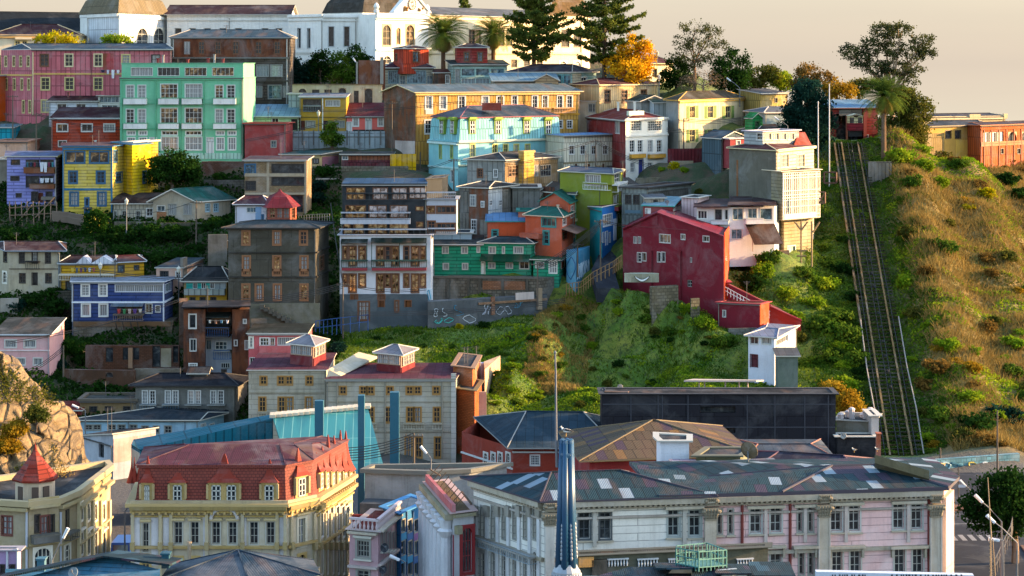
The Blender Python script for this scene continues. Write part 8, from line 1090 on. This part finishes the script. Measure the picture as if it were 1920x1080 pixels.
for k, a in enumerate(((24, 178, 245, 356, 'leaning wooden pole by the stairs of the pink tenement'), (68, 212, 290, 350, 'wooden pole in front of the brick red cottage'), (119, 648, 706, 277, 'grey pole between the pink villa and the navy house'), (368, 376, 440, 320, 'wooden pole at the gable end of the teal roofed cottage'), (851, 298, 352, 336, 'dark pole beside the sky blue house'), (1117, 262, 325, 342, 'pole in front of the cream terrace'), (1008, 492, 555, 300, 'leaning wooden pole in front of the emerald house'), (1126, 412, 510, 303, 'wooden pole on the lane beside the cobalt house'), (643, 530, 625, 292, 'tall pole at the left corner of the charcoal apartments'), (735, 190, 300, 352, 'dark pole in front of the coral house'), (1282, 222, 285, 350, 'pole in front of the green shutter house'), (776, 812, 880, 209, 'pole with many wires behind the teal pylons'), (788, 285, 300, 350, 'short pole by the yellow sheet fence'), (1083, 455, 500, 305, 'pole on the terrace of the terracotta house'), (1763, 840, 905, 252, 'dark pole at the left end of the mural wall'), (1870, 770, 905, 250, 'tall dark pole behind the mural wall'), (879, 905, 940, 252, 'short post'))[:-1]): Q[k] = pole(*a, arms=1 if k not in (2, 12, 14, 15) else 0)
for x, yt, yb, Y, lb in ((1534, 190, 320, 345, 'shorter white flagpole left of the funicular'), (1555, 157, 342, 343, 'taller white flagpole standing on a timber frame')): pole(x, yt, yb, Y, lb, .09, mat('#d0ccc8', 'paint'), 0, 'flagpole', 'flagpole', 'flagpoles')
t = root('flagpole_scaffold', 'square timber frame carrying the taller flagpole', 'timber frame', P(1556, 343, 343)); mb = MB()
for x0, y0, x1, y1 in ((1545, 323, 1568, 323), (1545, 343, 1568, 343), (1545, 323, 1545, 343), (1568, 323, 1568, 343), (1556, 333, 1568, 333)): mb.tube([P(x0, y0, 343), P(x1, y1, 343)], .16, 4)
mb.build('frame', mat('#5a3a2c', 'paint'), t)
t = root('timber_bracket', 'brown timber bracket frame right of the lattice gallery', 'timber frame', P(1543, 381, 312)); mb = MB()
for x0, y0, x1, y1 in ((1536, 360, 1547, 360), (1536, 381, 1547, 381), (1547, 360, 1547, 381), (1536, 381, 1547, 360), (1536, 371, 1546, 381)): mb.tube([P(x0, y0, 311.5), P(x1, y1, 311.5)], .12, 4)
mb.build('frame', mat('#6a4a34', 'paint'), t)
def wire(a, c, label, n=1, sag=.6, dz=.25):
    t = root('overhead_wires', label, 'wires', (a+c)/2, 'overhead wires')
    for k in range(n):
        o = V((0, 0, -dz*k)); pts = [a.lerp(c, s/10)+o-V((0, 0, sag*4*(s/10)*(1-s/10))) for s in range(11)]; mb = MB(); mb.tube(pts, .045, 3); mb.build('cable', mat('#2a2826', 'paint'), t)
for a, c, n, lb in ((Q[6], Q[13], 5, 'bundle of wires over the mural wall'), (Q[13], Q[7], 4, 'wires meeting the lane pole'), (Q[7], P(1260, 420, 318), 2, 'wires from the lane pole to the boxy pink house'), (Q[8], P(430, 560, 290), 4, 'wires from the charcoal apartments to the dark tenement'), (Q[8], P(800, 540, 295), 2, 'wires crossing the grey base'), (Q[4], P(1000, 300, 332), 2, 'wires over the weathered twin roof house'), (Q[5], P(1260, 320, 343), 3, 'wires in front of the cream terrace'), (Q[5], P(960, 290, 336), 2, 'wires from the cream terrace pole westward'), (Q[1], P(226, 240, 352), 2, 'wires over the brick red cottage'), (Q[9], P(460, 262, 350), 2, 'wires in front of the sheet fence'), (Q[11], P(600, 838, 208), 6, 'thick bundle of wires behind the teal pylons'), (Q[3], P(240, 400, 322), 1, 'wire over the teal roofed cottage'), (Q[10], P(1410, 215, 352), 3, 'wires beside the green kiosk'), (Q[2], P(30, 700, 275), 3, 'wires by the pink villa'), (Q[7], P(1010, 495, 300), 3, 'wires over the terracotta terrace'), (P(430, 520, 290), P(150, 500, 294), 2, 'wires over the black roof cottage'), (Q[8], P(620, 380, 322), 2, 'wires climbing from the charcoal apartments to the red pavilion'), (Q[4], P(700, 330, 335), 2, 'wires over the charcoal roof'), (P(560, 205, 358), P(860, 190, 345), 2, 'wires in front of the yellow row house'), (P(1250, 240, 345), P(1470, 240, 340), 3, 'wires in front of the shuttered house'), (P(1060, 560, 299), P(640, 585, 291), 3, 'wires along the graffiti wall'), (P(20, 640, 275), P(340, 560, 285), 2, 'wires below the navy house')): wire(a, c, lb, n)
# ================================================================ SMALL THINGS
def dish(px, py, Y, r, label, face=(-.3, -1, .45), m='#8a8c8c', post=1.0, group='satellite dishes'):
    p = P(px, py, Y); d = V(face).normalized(); a = d.orthogonal().normalized(); c = d.cross(a); t = root('satellite_dish', label, 'satellite dish', p-V((0, 0, post)), group); mb = MB(); R = []
    for f in (.0, .5, 1): R.append([p+(a*math.cos(s*math.pi/8)+c*math.sin(s*math.pi/8))*r*f+d*(r*.28*f*f) for s in range(16)])
    for i in (0, 1):
        for s in range(16): mb.face([R[i][s], R[i][(s+1) % 16], R[i+1][(s+1) % 16], R[i+1][s]])
    for s in range(16): e0, e1 = R[2][s], R[2][(s+1) % 16]; mb.face([e0, e1, e1-d*.05, e0-d*.05])
    mb.build('reflector', mat(m, 'plaster', .6, .4), t, smooth=True); mb = MB(); mb.tube([p-V((0, 0, post)), p-d*.05], .05+.02*r, 6); mb.build('mast', GYM, t); mb = MB(); mb.tube([p-c*r+d*r*.28, p+d*r*.8, p+c*r+d*r*.28], .03, 4); mb.lathe(p+d*r*.75, [(.06, 0), (.08, .12), (.02, .16)], 6); mb.build('feed_arm', GYM, t)
dish(1403, 846, 186, .82, 'very large mesh satellite dish on a mast above the patched roof', (.55, .8, .3), '#6a5c48', 2.2); dish(1131, 732, 238, .32, 'dark dish at the left corner of the black box roof', (-.5, -1, .3), '#4a4e58', .6); dish(1163, 726, 242, .34, 'pale dish behind the left corner of the black box roof', (-.5, -1, .3), '#a89888', .8); dish(1251, 379, 307, .3, 'dish on the light blue lean-to roof', (-.4, -1, .4), '#6a6c72', .5); dish(720, 1027, 178, .38, 'black dish on the pink balustrade house', (.6, -1, .2), '#2c3038', .5); dish(605, 915, 192, .35, 'dark dish on the lit side of the mansard building', (.8, -.8, .2), '#4a4438', .4); dish(717, 1068, 177, .35, 'lower black dish on the pink balustrade house', (.6, -1, .2), '#2c3038', .5); dish(1582, 817, 234, .35, 'pale dish in front of the plant room', (-.6, -1, .3), '#a8a49a', .4); dish(1361, 485, 296, .3, 'pinkish dish on the right edge of the crimson house', (.8, -.7, .3), '#b89080', .3); dish(138, 1074, 138, .35, 'grey dish on the patched gable shed', (-.4, -1, .5), '#7a868c', .5)
def gull(px, py, Y, L, ang, label):
    c = P(px, py, Y); t = root('seagull', label, 'seagull', c-V((0, 0, L*.42)), 'seagulls'); X = V((math.cos(ang), math.sin(ang), 0)); Zv = V((0, 0, 1)); mb = MB()
    pr = [(-.5, -.05, .015), (-.42, -.03, .05), (-.25, .0, .11), (0, .02, .155), (.18, .05, .14), (.28, .14, .085), (.33, .24, .07), (.38, .30, .075), (.43, .31, .06), (.46, .30, .02)]
    mb.tube([c+X*(a*L)+Zv*(z*L) for a, z, r in pr], [r*L for a, z, r in pr], 10); mb.build('body', mat('#dcdcd8', 'paint', .7), t, uv=False, smooth=True)
    S = V((-X.y, X.x, 0)); mb = MB()
    for s in (-1, 1):
        w = [(.2, .09, .05), (.05, .10, .085), (-.2, .06, .08), (-.42, .0, .045), (-.58, -.03, .012)]; mb.tube([c+X*(a*L)+Zv*(z*L)+S*s*L*.105*(1 if i < 3 else .6) for i, (a, z, r) in enumerate(w)], [r*L for a, z, r in w], 8)
    mb.build('wings', mat('#22242a', 'paint', .8), t, uv=False, smooth=True); mb = MB(); mb.tube([c+X*L*.45+Zv*L*.295, c+X*L*.53+Zv*L*.28, c+X*L*.555+Zv*L*.26], [.022*L, .018*L, .004*L], 6); mb.build('bill', mat('#c8961c', 'paint'), t, uv=False); mb = MB()
    for s in (-1, 1): e = c+X*L*.02+S*s*L*.05; mb.tube([e-Zv*L*.1, e-Zv*L*.4], .016*L, 5); mb.tube([e-Zv*L*.4-X*L*.03, e-Zv*L*.4+X*L*.09], .014*L, 4)
    mb.build('legs', mat('#b0883c', 'paint'), t, uv=False); mb = MB()
    for s in (-1, 1): mb.lathe(c+X*L*.41+Zv*L*.315+S*s*L*.064, [(.012*L, -.012*L), (.012*L, .012*L)], 5)
    mb.build('eyes', mat('#1a1a1a', 'paint'), t, uv=False)
gull(1062, 808, 99.6, .62, math.pi*.97, 'black winged gull standing on top of the blue harbour column')
for x, y, Y, lb in ((1645, 842, 196, 'gull on the left end of the roof parapet'), (1657, 872, 180, 'gull at the top of the yellow edged parapet'), (1660, 866, 181, 'gull crouched on the red roof tip'), (1602, 843, 199, 'gull on the ridge of the purple grey roof')): gull(x, y, Y, .6, random.uniform(2.4, 3.8), lb)
# harbour column in the foreground
hc = root('harbour_column', 'tall clustered blue column with silver ornament in the foreground', 'column', P(1062, 1080, 100)-V((0, 0, 24))); bl = mat('#184666', 'paint', .4, .3, .0); cx, cy = P(1062, 820, 100).x, 100.; ztop = Z(828, 100); zc_ = Z(1068, 100); mb = MB()
for k in range(6):
    a = k*math.pi/3+.3; mb.tube([(cx+.36*math.cos(a), cy+.36*math.sin(a), zc_), (cx+.23*math.cos(a), cy+.23*math.sin(a), ztop)], [.2, .13], 9)
mb.tube([(cx, cy, zc_), (cx, cy, ztop-.1)], [.36, .22], 10); mb.build('shaft', bl, hc, smooth=True); mb = MB(); mb.lathe((cx, cy, 0), [(.6, 0), (.58, zc_-2), (.52, zc_-.75), (.62, zc_-.6), (.68, zc_-.5)], 12); mb.build('pedestal', bl, hc); mb = MB(); mb.lathe((cx, cy, zc_), [(.6, -.4), (.66, -.3), (.66, -.05), (.56, .1), (.46, .3)], 16)
for k in range(24): a = k*math.pi/12; mb.lathe((cx+.65*math.cos(a), cy+.65*math.sin(a), zc_-.35), [(.03, 0), (.07, .06), (.07, .16), (.03, .22)], 5)
mb.build('silver_collar', mat('#8c949c', 'paint', .5, .5, .2), hc); mb = MB(); mb.lathe((cx, cy, ztop), [(.34, -.75), (.36, -.6), (.34, -.5)], 12)
for k in range(6): a = k*math.pi/3+.3; mb.lathe((cx+.23*math.cos(a), cy+.23*math.sin(a), ztop-.05), [(.14, 0), (.11, .14), (.04, .18)], 8)
mb.build('cap', bl, hc); mb = MB()
for k in range(6):
    a = k*math.pi/3; 
    for j in range(9): r = .47-.009*j; z = zc_+.5+j*.19; mb.lathe((cx+r*math.cos(a), cy+r*math.sin(a), z), [(.02, 0), (.06, .05), (.065, .12), (.04, .2)], 6)
mb.build('leaf_ornament', mat('#8c949c', 'paint', .5, .5, .2), hc); mb = MB(); sx = P(1042, 820, 100).x; mb.tube([(sx+.06, cy, ztop-1.2), (sx+.02, cy, ztop), (sx, cy, Z(700, 100)), (sx-.03, cy, Z(664, 100))], [.07, .06, .045, .04], 6); mb.lathe((sx-.03, cy, Z(664, 100)), [(.05, 0), (.07, .08), (.02, .16)], 6); mb.build('spike', mat('#5c6068', 'paint', .5), hc)
am = root('radio_mast', 'slender lattice radio mast by the dark tree', 'mast', P(1862, 1120, 160)); mb = MB(); a, c = P(1862, 1120, 160), P(1852, 895, 160); m_ = P(1858.5, 1010, 160)
mb.tube([m_, c], [.06, .03], 5)
for s in range(3): o = V((.2*math.cos(s*2.1), .2*math.sin(s*2.1), 0)); mb.tube([a+o*1.4, m_+o*.6], .03, 4)
for k in range(16): t0 = k/16; r = .28-.12*t0; p = a.lerp(m_, t0); q = a.lerp(m_, t0+1/16); mb.tube([p+V((r, 0, 0)), q-V((r, 0, 0))], .025, 3); mb.tube([p-V((r, 0, 0)), q+V((r, 0, 0))], .025, 3)
mb.build('lattice', mat('#8a7458', 'paint'), am)
def laundry(label, x0, x1, y, Y, items, loc=None):
    t = root('clothesline', label, 'laundry', P((x0+x1)/2, y, Y), 'lines of washing'); mb = MB(); a, c = P(x0, y, Y), P(x1, y, Y); mb.tube([a, (a+c)/2-V((0, 0, .08)), c], .02, 4); mb.build('line', mat('#8a8a84', 'paint'), t); n = len(items)
    for k, (w, h, col) in enumerate(items):
        p = a.lerp(c, (k+.5)/n); mb = MB(); ww, hh = w*Y/F, h*Y/F; S = 5; pts = [[p+V((ww*(i/S-.5)*(1-.12*j), .06*math.sin(i*2+k+j), -hh*j/3)) for i in range(S+1)] for j in range(4)]
        for j in range(3):
            for i in range(S): mb.face([pts[j+1][i], pts[j+1][i+1], pts[j][i+1], pts[j][i]])
        mb.build('cloth', mat(col, 'paint', .9), t, smooth=True)
laundry('dark and white washing strung from the end of the pink tenement', 188, 226, 131, 369.4, [(8, 5, '#2a2440'), (5, 8, '#d0ccd4'), (6, 16, '#dcdce0'), (5, 7, '#d4d4d8')]); laundry('coloured washing on the top balcony of the lilac house', 48, 102, 304, 332.8, [(4, 9, '#3a6a7a'), (4, 8, '#243a5a'), (4, 9, '#8a2a3a'), (3, 8, '#2a2a34'), (7, 18, '#d4d8e0'), (7, 19, '#d8d8dc'), (4, 9, '#8a3a5a'), (4, 9, '#3a8a94')]); laundry('white sheets on the lower balcony of the lilac house', 74, 102, 334, 332.8, [(8, 9, '#c8ccd4'), (9, 8, '#d0d0d4'), (6, 8, '#b8bcc8')]); laundry('washing on the balcony of the gabled yellow villa', 132, 180, 502, 301.6, [(6, 8, '#c8a83c'), (5, 10, '#4a5a6a'), (5, 9, '#6a3a5a'), (5, 8, '#2a3a5a'), (5, 8, '#c8c8d0'), (4, 8, '#b84a5a')]); laundry('washing under the awning of the navy house', 218, 268, 579, 293.6, [(7, 9, '#a83a3a'), (6, 10, '#3a7a4a'), (6, 9, '#b8a49a'), (7, 9, '#5a3a7a'), (6, 8, '#c8c0b4')]); laundry('washing on the blue balcony of the narrow rust house', 388, 432, 600, 277.6, [(5, 6, '#c8c4bc'), (5, 7, '#8a6a5a'), (5, 6, '#4a7a9a'), (5, 7, '#b8b4b8')])
# fences and walls
def rails(name, label, pts_, h, Y0, m, cat='fence', n=8, hor=2, rr=.04, group=None):
    w = [P(x, y, Yq) for x, y, Yq in pts_]; t = root(name, label, cat, w[0], group); mb = MB()
    for a, c in zip(w, w[1:]):
        for k in range(hor): z = V((0, 0, h*(k+1)/hor)); mb.tube([a+z, c+z], rr, 4)
        for k in range(n+1): p = a.lerp(c, k/n); mb.tube([p-V((0, 0, .3)), p+V((0, 0, h))], rr, 4)
    mb.build('railing', mat(m, 'paint'), t, uv=False)
rails('street_gate', 'blue steel gate with diagonal braces by the grey apartment base', [(592, 628, 291), (614, 625, 291), (640, 622, 291), (690, 616, 292.5)], 1.9, 0, '#1f4a80', 'gate', 3, 2, .06); rails('red_railing', 'rusty red railing above the small mural', [(1290, 343, 338), (1328, 343, 337), (1366, 343, 336)], 1.0, 0, '#a8482c', 'railing', 10, 3); rails('picket_fence', 'weathered plank fence below the yellow house', [(98, 412, 327), (126, 414, 326.5), (156, 420, 325)], 1.3, 0, '#7a6a5c', 'fence', 22, 2, .07); rails('white_zigzag_fence', 'criss cross fence beside the red pavilion', [(560, 415, 322), (590, 413, 322), (618, 412, 322)], .9, 0, '#8a8a84', 'fence', 6, 2); rails('knoll_fence', 'broken timber fence at the top of the knoll', [(1062, 552, 303), (1090, 548, 302), (1112, 530, 302), (1150, 510, 301), (1166, 498, 301)], 1.5, 0, '#8a6a40', 'fence', 5, 2, .06); rails('terrace_railing', 'green railing on the broken stone terrace right of the palm', [(1712, 334, 352), (1752, 333, 352)], .8, 0, '#5a6a34', 'railing', 12, 2); rails('plaza_fence', 'dark fence along the plaza at the lower right', [(1866, 1075, 176), (1895, 1010, 196), (1900, 985, 205)], 1.2, 0, '#3a3c40', 'fence', 8, 2)
t = root('timber_scaffold', 'rickety timber stilts under the lilac house', 'scaffold', P(70, 425, 328)); mb = MB()
for k in range(9): x = 18+k*11; mb.tube([P(x+random.uniform(-2, 2), 424, 327), P(x, 378, 329.5)], .09, 5)
for a, c in (((16, 390), (104, 384)), ((18, 404), (100, 400)), ((30, 420), (60, 384)), ((66, 408), (102, 370))): mb.tube([P(*a, 327.5), P(*c, 328.5)], .08, 5)
mb.build('props', mat('#6a5644', 'paint'), t, uv=False)
b = Bld('street_mural_wall', 'long street wall covered in pale blue mural paint at the foot of the sunny slope', [(1752, -1), (1912, 3)], 862, 900, ('#5f8c9a', 'stone', .9, .9), None, 'wall', Y=252, back=.6, group=None, ctrl=False, sink=1)
for k, c in enumerate(('#a8c4c8', '#2a6a80', '#b8a84a', '#c8d0d4', '#3a8aa0', '#8a6a8a')): scribble(b.root, b.b.f[0], 1756+k*25, 866, 1784+k*25, 894, c, 18, .05, .10, 30+k, 'mural_paint')
b.done()
b = Bld('small_mural_wall', 'low sunlit wall with a blue and yellow mural under the red railing', [(1300, 0), (1366, 4)], 344, 366, ('#b08a5a', 'plaster', .9, .6), None, 'wall', Y=334, back=.5, group=None); scribble(b.root, b.b.f[0], 1304, 346, 1322, 360, '#4a90b0', seed=51, name='mural_paint', r=.12); scribble(b.root, b.b.f[0], 1322, 346, 1340, 360, '#c8b02a', seed=52, name='mural_paint', r=.12); b.done()
Bld('garden_block_wall', 'block retaining wall under the white balcony house garden', [(1194, 0), (1268, 3)], 334, 352, ('#7a7058', 'block', .9, .7), None, 'retaining wall', Y=338, back=.6, group=None).done()
Bld('upper_stone_wall', 'mossy stone retaining wall with brick panels behind the charcoal apartments', [(586, 0), (765, 0)], 312, 338, ('#6a6454', 'stone', .95, .8), None, 'retaining wall', Y=345, back=1, group=None).done()
b = Bld('patched_hut', 'low patched hut with a beige gable and pink wall below the sheet fence', [(528, 0), (600, 0), (636, 6)], 290, 312, ('#a8946a', 'plaster', .9, .6), ('shed', 284), Y=346, back=5, rcol='#2c5c5c', rdirt=.4, group='houses climbing the hillside'); b.w(0, 298, 306, 10, [598-6], 'dk'); b.bx('pink_wall', 604, 293, 634, 311, 1, 0, .06, '#8a5a64', 'plaster'); b.done()
b = Bld('brown_sheds', 'row of low brown sheds with a maroon board fence', [(640, 0), (735, 0)], 290, 312, ('#7a4a34', 'plank', .9, .5), ('shed', 286), Y=347, back=4, rcol='#4c4c48'); b.w(0, 292, 299, 10, [647], 'w1', pane='b'); b.bx('board_fence', 642, 300, 734, 311, 0, .6, .7, '#54242a', 'plank'); b.done()
Bld('mint_block_terrace', 'shadowed brick terrace under the mint apartment block', [(378, 0), (460, 0)], 303, 330, ('#5c4438', 'brick', .95, .7), None, 'retaining wall', Y=346, back=1, group=None).done()
Bld('stub_wall', 'ruined masonry stub with a dark doorway left of the crimson house', [(1222, 0), (1272, 2)], 538, 580, ('#6a6452', 'stone', .95, .9), None, 'ruin', Y=292.5, back=1, group=None).done()
b = Bld('broken_terrace_wall', 'pale broken masonry block on the sunny slope right of the palm', [(1672, 2), (1690, -2), (1704, 2)], 307, 332, ('#b89c7c', 'plaster', .95, .7), None, 'ruin', Y=350, group=None); b.block([(1714, 2), (1758, 4)], 334, 348, ('#9a7c5c', 'plaster', .95, .7), None, back=4); b.block([(1628, -4), (1672, -4)], 303, 316, ('#7a7264', 'plank', .95, .7), None, back=.3); b.done()
bt = root('old_boat', 'old pale boat hull with a painted smile parked on the knoll', 'boat', P(1203, 530, 297)); mb = MB(); c = P(1203, 521, 297); S = 10
ring = lambda t, r, z: c+V((2.4*t*1.0, r*.9*(1-t*t*.8), z))
for a in range(S):
    t0, t1 = -1+2*a/S, -1+2*(a+1)/S
    for s in (-1, 1): mb.face([ring(t0, s, .65), ring(t1, s, .65), ring(t1, s*.3, -.6), ring(t0, s*.3, -.6)])
    mb.face([ring(t0, -.95, .55), ring(t1, -.95, .55), ring(t1, .95, .55), ring(t0, .95, .55)])
mb.build('hull', mat('#a8a894', 'plaster', .8, .5), bt); mb = MB(); mb.tube([c+V((-.95+.19*k, -.95, .25-.55*math.sin(math.pi*k/10))) for k in range(11)], [.04+.11*math.sin(math.pi*k/10) for k in range(11)], 6); mb.build('painted_smile', mat('#e0e0dc', 'paint'), bt); mb = MB(); mb.tube([c+V((-1.05+.21*k, -.88, .3-.62*math.sin(math.pi*k/10))) for k in range(11)], [.06+.16*math.sin(math.pi*k/10) for k in range(11)], 6); mb.build('smile_outline', mat('#22242a', 'paint'), bt)
vn = root('parked_van', 'bright blue van parked in the gap left of the mansard building', 'van', P(226, 1060, 198)); c = P(226, 1058, 198); mb = MB(); mb.hexa([c+V(q) for q in ((-.95, -.2, .35), (.95, -.2, .35), (.95, 4.2, .35), (-.95, 4.2, .35), (-.85, 0, 2.0), (.85, 0, 2.0), (.85, 3.4, 2.0), (-.85, 3.4, 2.0))]); mb.build('body', mat('#1450a8', 'paint', .3), vn); mb = MB(); mb.box(c+V((-.7, -.16, 1.25)), (1.4, 0, 0), (0, .06, .0), (0, .12, .55)); mb.build('rear_window', glassmat('d'), vn)
for s in (-.8, .8):
    mb = MB(); mb.box(c+V((s-.08, -.24, .8)), (.16, 0, 0), (0, .08, 0), (0, 0, .35)); mb.build('tail_light', mat('#8a1c1c', 'paint', .3), vn)
    for yy in (.5, 3.4): mb = MB(); mb.tube([c+V((s*1.08-.1, yy, .33)), c+V((s*1.08+.1, yy, .33))], .33, 12); mb.build('wheel', mat('#18181a', 'paint'), vn)
sg = root('traffic_sign', 'white street sign on a dark post by the road', 'sign', P(1802, 965, 226)); mb = MB(); p = P(1797, 965, 226); mb.tube([p, P(1797, 875, 226)], .06, 5); mb.build('post', mat('#2a2c30', 'paint'), sg); mb = MB(); q = P(1797, 914, 225.9); mb.box(q, (.75, 0, 0), (0, .04, 0), (0, 0, .28)); mb.build('panel', mat('#c8ccd0', 'paint'), sg)
for x0, x1, yt, yb, Y, k, c, lb in ((100, 158, 546, 590, 301, 'stone', '#5c574a', 'rough stone wall left of the navy house'), (382, 458, 338, 372, 339, 'stone', '#57534a', 'rough stone wall under the brick terrace of the mint block'), (214, 296, 416, 432, 325, 'plaster', '#6a6558', 'low rendered wall below the dark roofed end of the teal roofed cottage'), (300, 430, 418, 430, 324, 'stone', '#5e5a4c', 'low stone wall under the teal roofed cottage'), (390, 426, 440, 478, 310, 'plaster', '#6c675c', 'stained concrete wall left of the dark tenement'), (336, 352, 560, 612, 287, 'brick', '#6a4c38', 'crumbling brick pier left of the narrow rust house'), (0, 34, 560, 582, 296, 'plaster', '#8a8478', 'pale garden wall under the beige corner house'), (470, 500, 598, 620, 290, 'plaster', '#5f5d54', 'grey wall above the rose bay house'), (1296, 1312, 560, 600, 291, 'stone', '#5e5a4a', 'ivy grown stone pier beside the crimson house'), (1366, 1420, 616, 650, 288.5, 'stone', '#6a675c', 'grey stone base wall below the crimson annex'), (1440, 1480, 470, 505, 311, 'plaster', '#8a6a4c', 'raw earth coloured wall beneath the gallery house stilts'), (120, 156, 402, 420, 328, 'plank', '#5a5048', 'dark board screen at the foot of the yellow house'), (1258, 1300, 302, 328, 343, 'plaster', '#9a8a70', 'sunlit rendered wall behind the yellow green climber')): Bld('yard_wall', lb, [(x0, 0), (x1, .5)], yt, yb, (c, k, .95, .9), None, 'wall', Y=Y, back=.5, group='old yard and retaining walls', ctrl=False).done()
for x0, x1, yt, yb, Y, c, rc, lb in ((400, 440, 452, 474, 312, '#6a5c4c', '#3a3632', 'tiny brown shed left of the dark tenement'), (596, 634, 336, 356, 343, '#5c5248', '#4a4e50', 'tiny dark shed behind the charcoal apartments'), (28, 62, 404, 424, 329, '#7a7468', '#4a3a34', 'tiny grey shed under the lilac house stilts'), (1330, 1362, 300, 318, 342, '#8a7a64', '#5a4a44', 'tiny tan shed below the slate blue shed'), (1212, 1246, 372, 392, 313, '#a89a88', '#7a8088', 'tiny pale shed behind the boxy pink house'), (700, 732, 322, 338, 346.5, '#7a4c3c', '#4c4a48', 'tiny red brown shed on the mossy wall')): b = Bld('garden_shed', lb, [(x0, 0), (x1, .6)], yt, yb, (c, 'plank', .9, .8), ('shed', yt-6), 'shed', Y=Y, back=3, rcol=rc, group='tiny garden sheds', ctrl=False); b.w(0, yt+4, yb-8, 6, [(x0+x1)/2], 'dk', pane='d'); b.done()
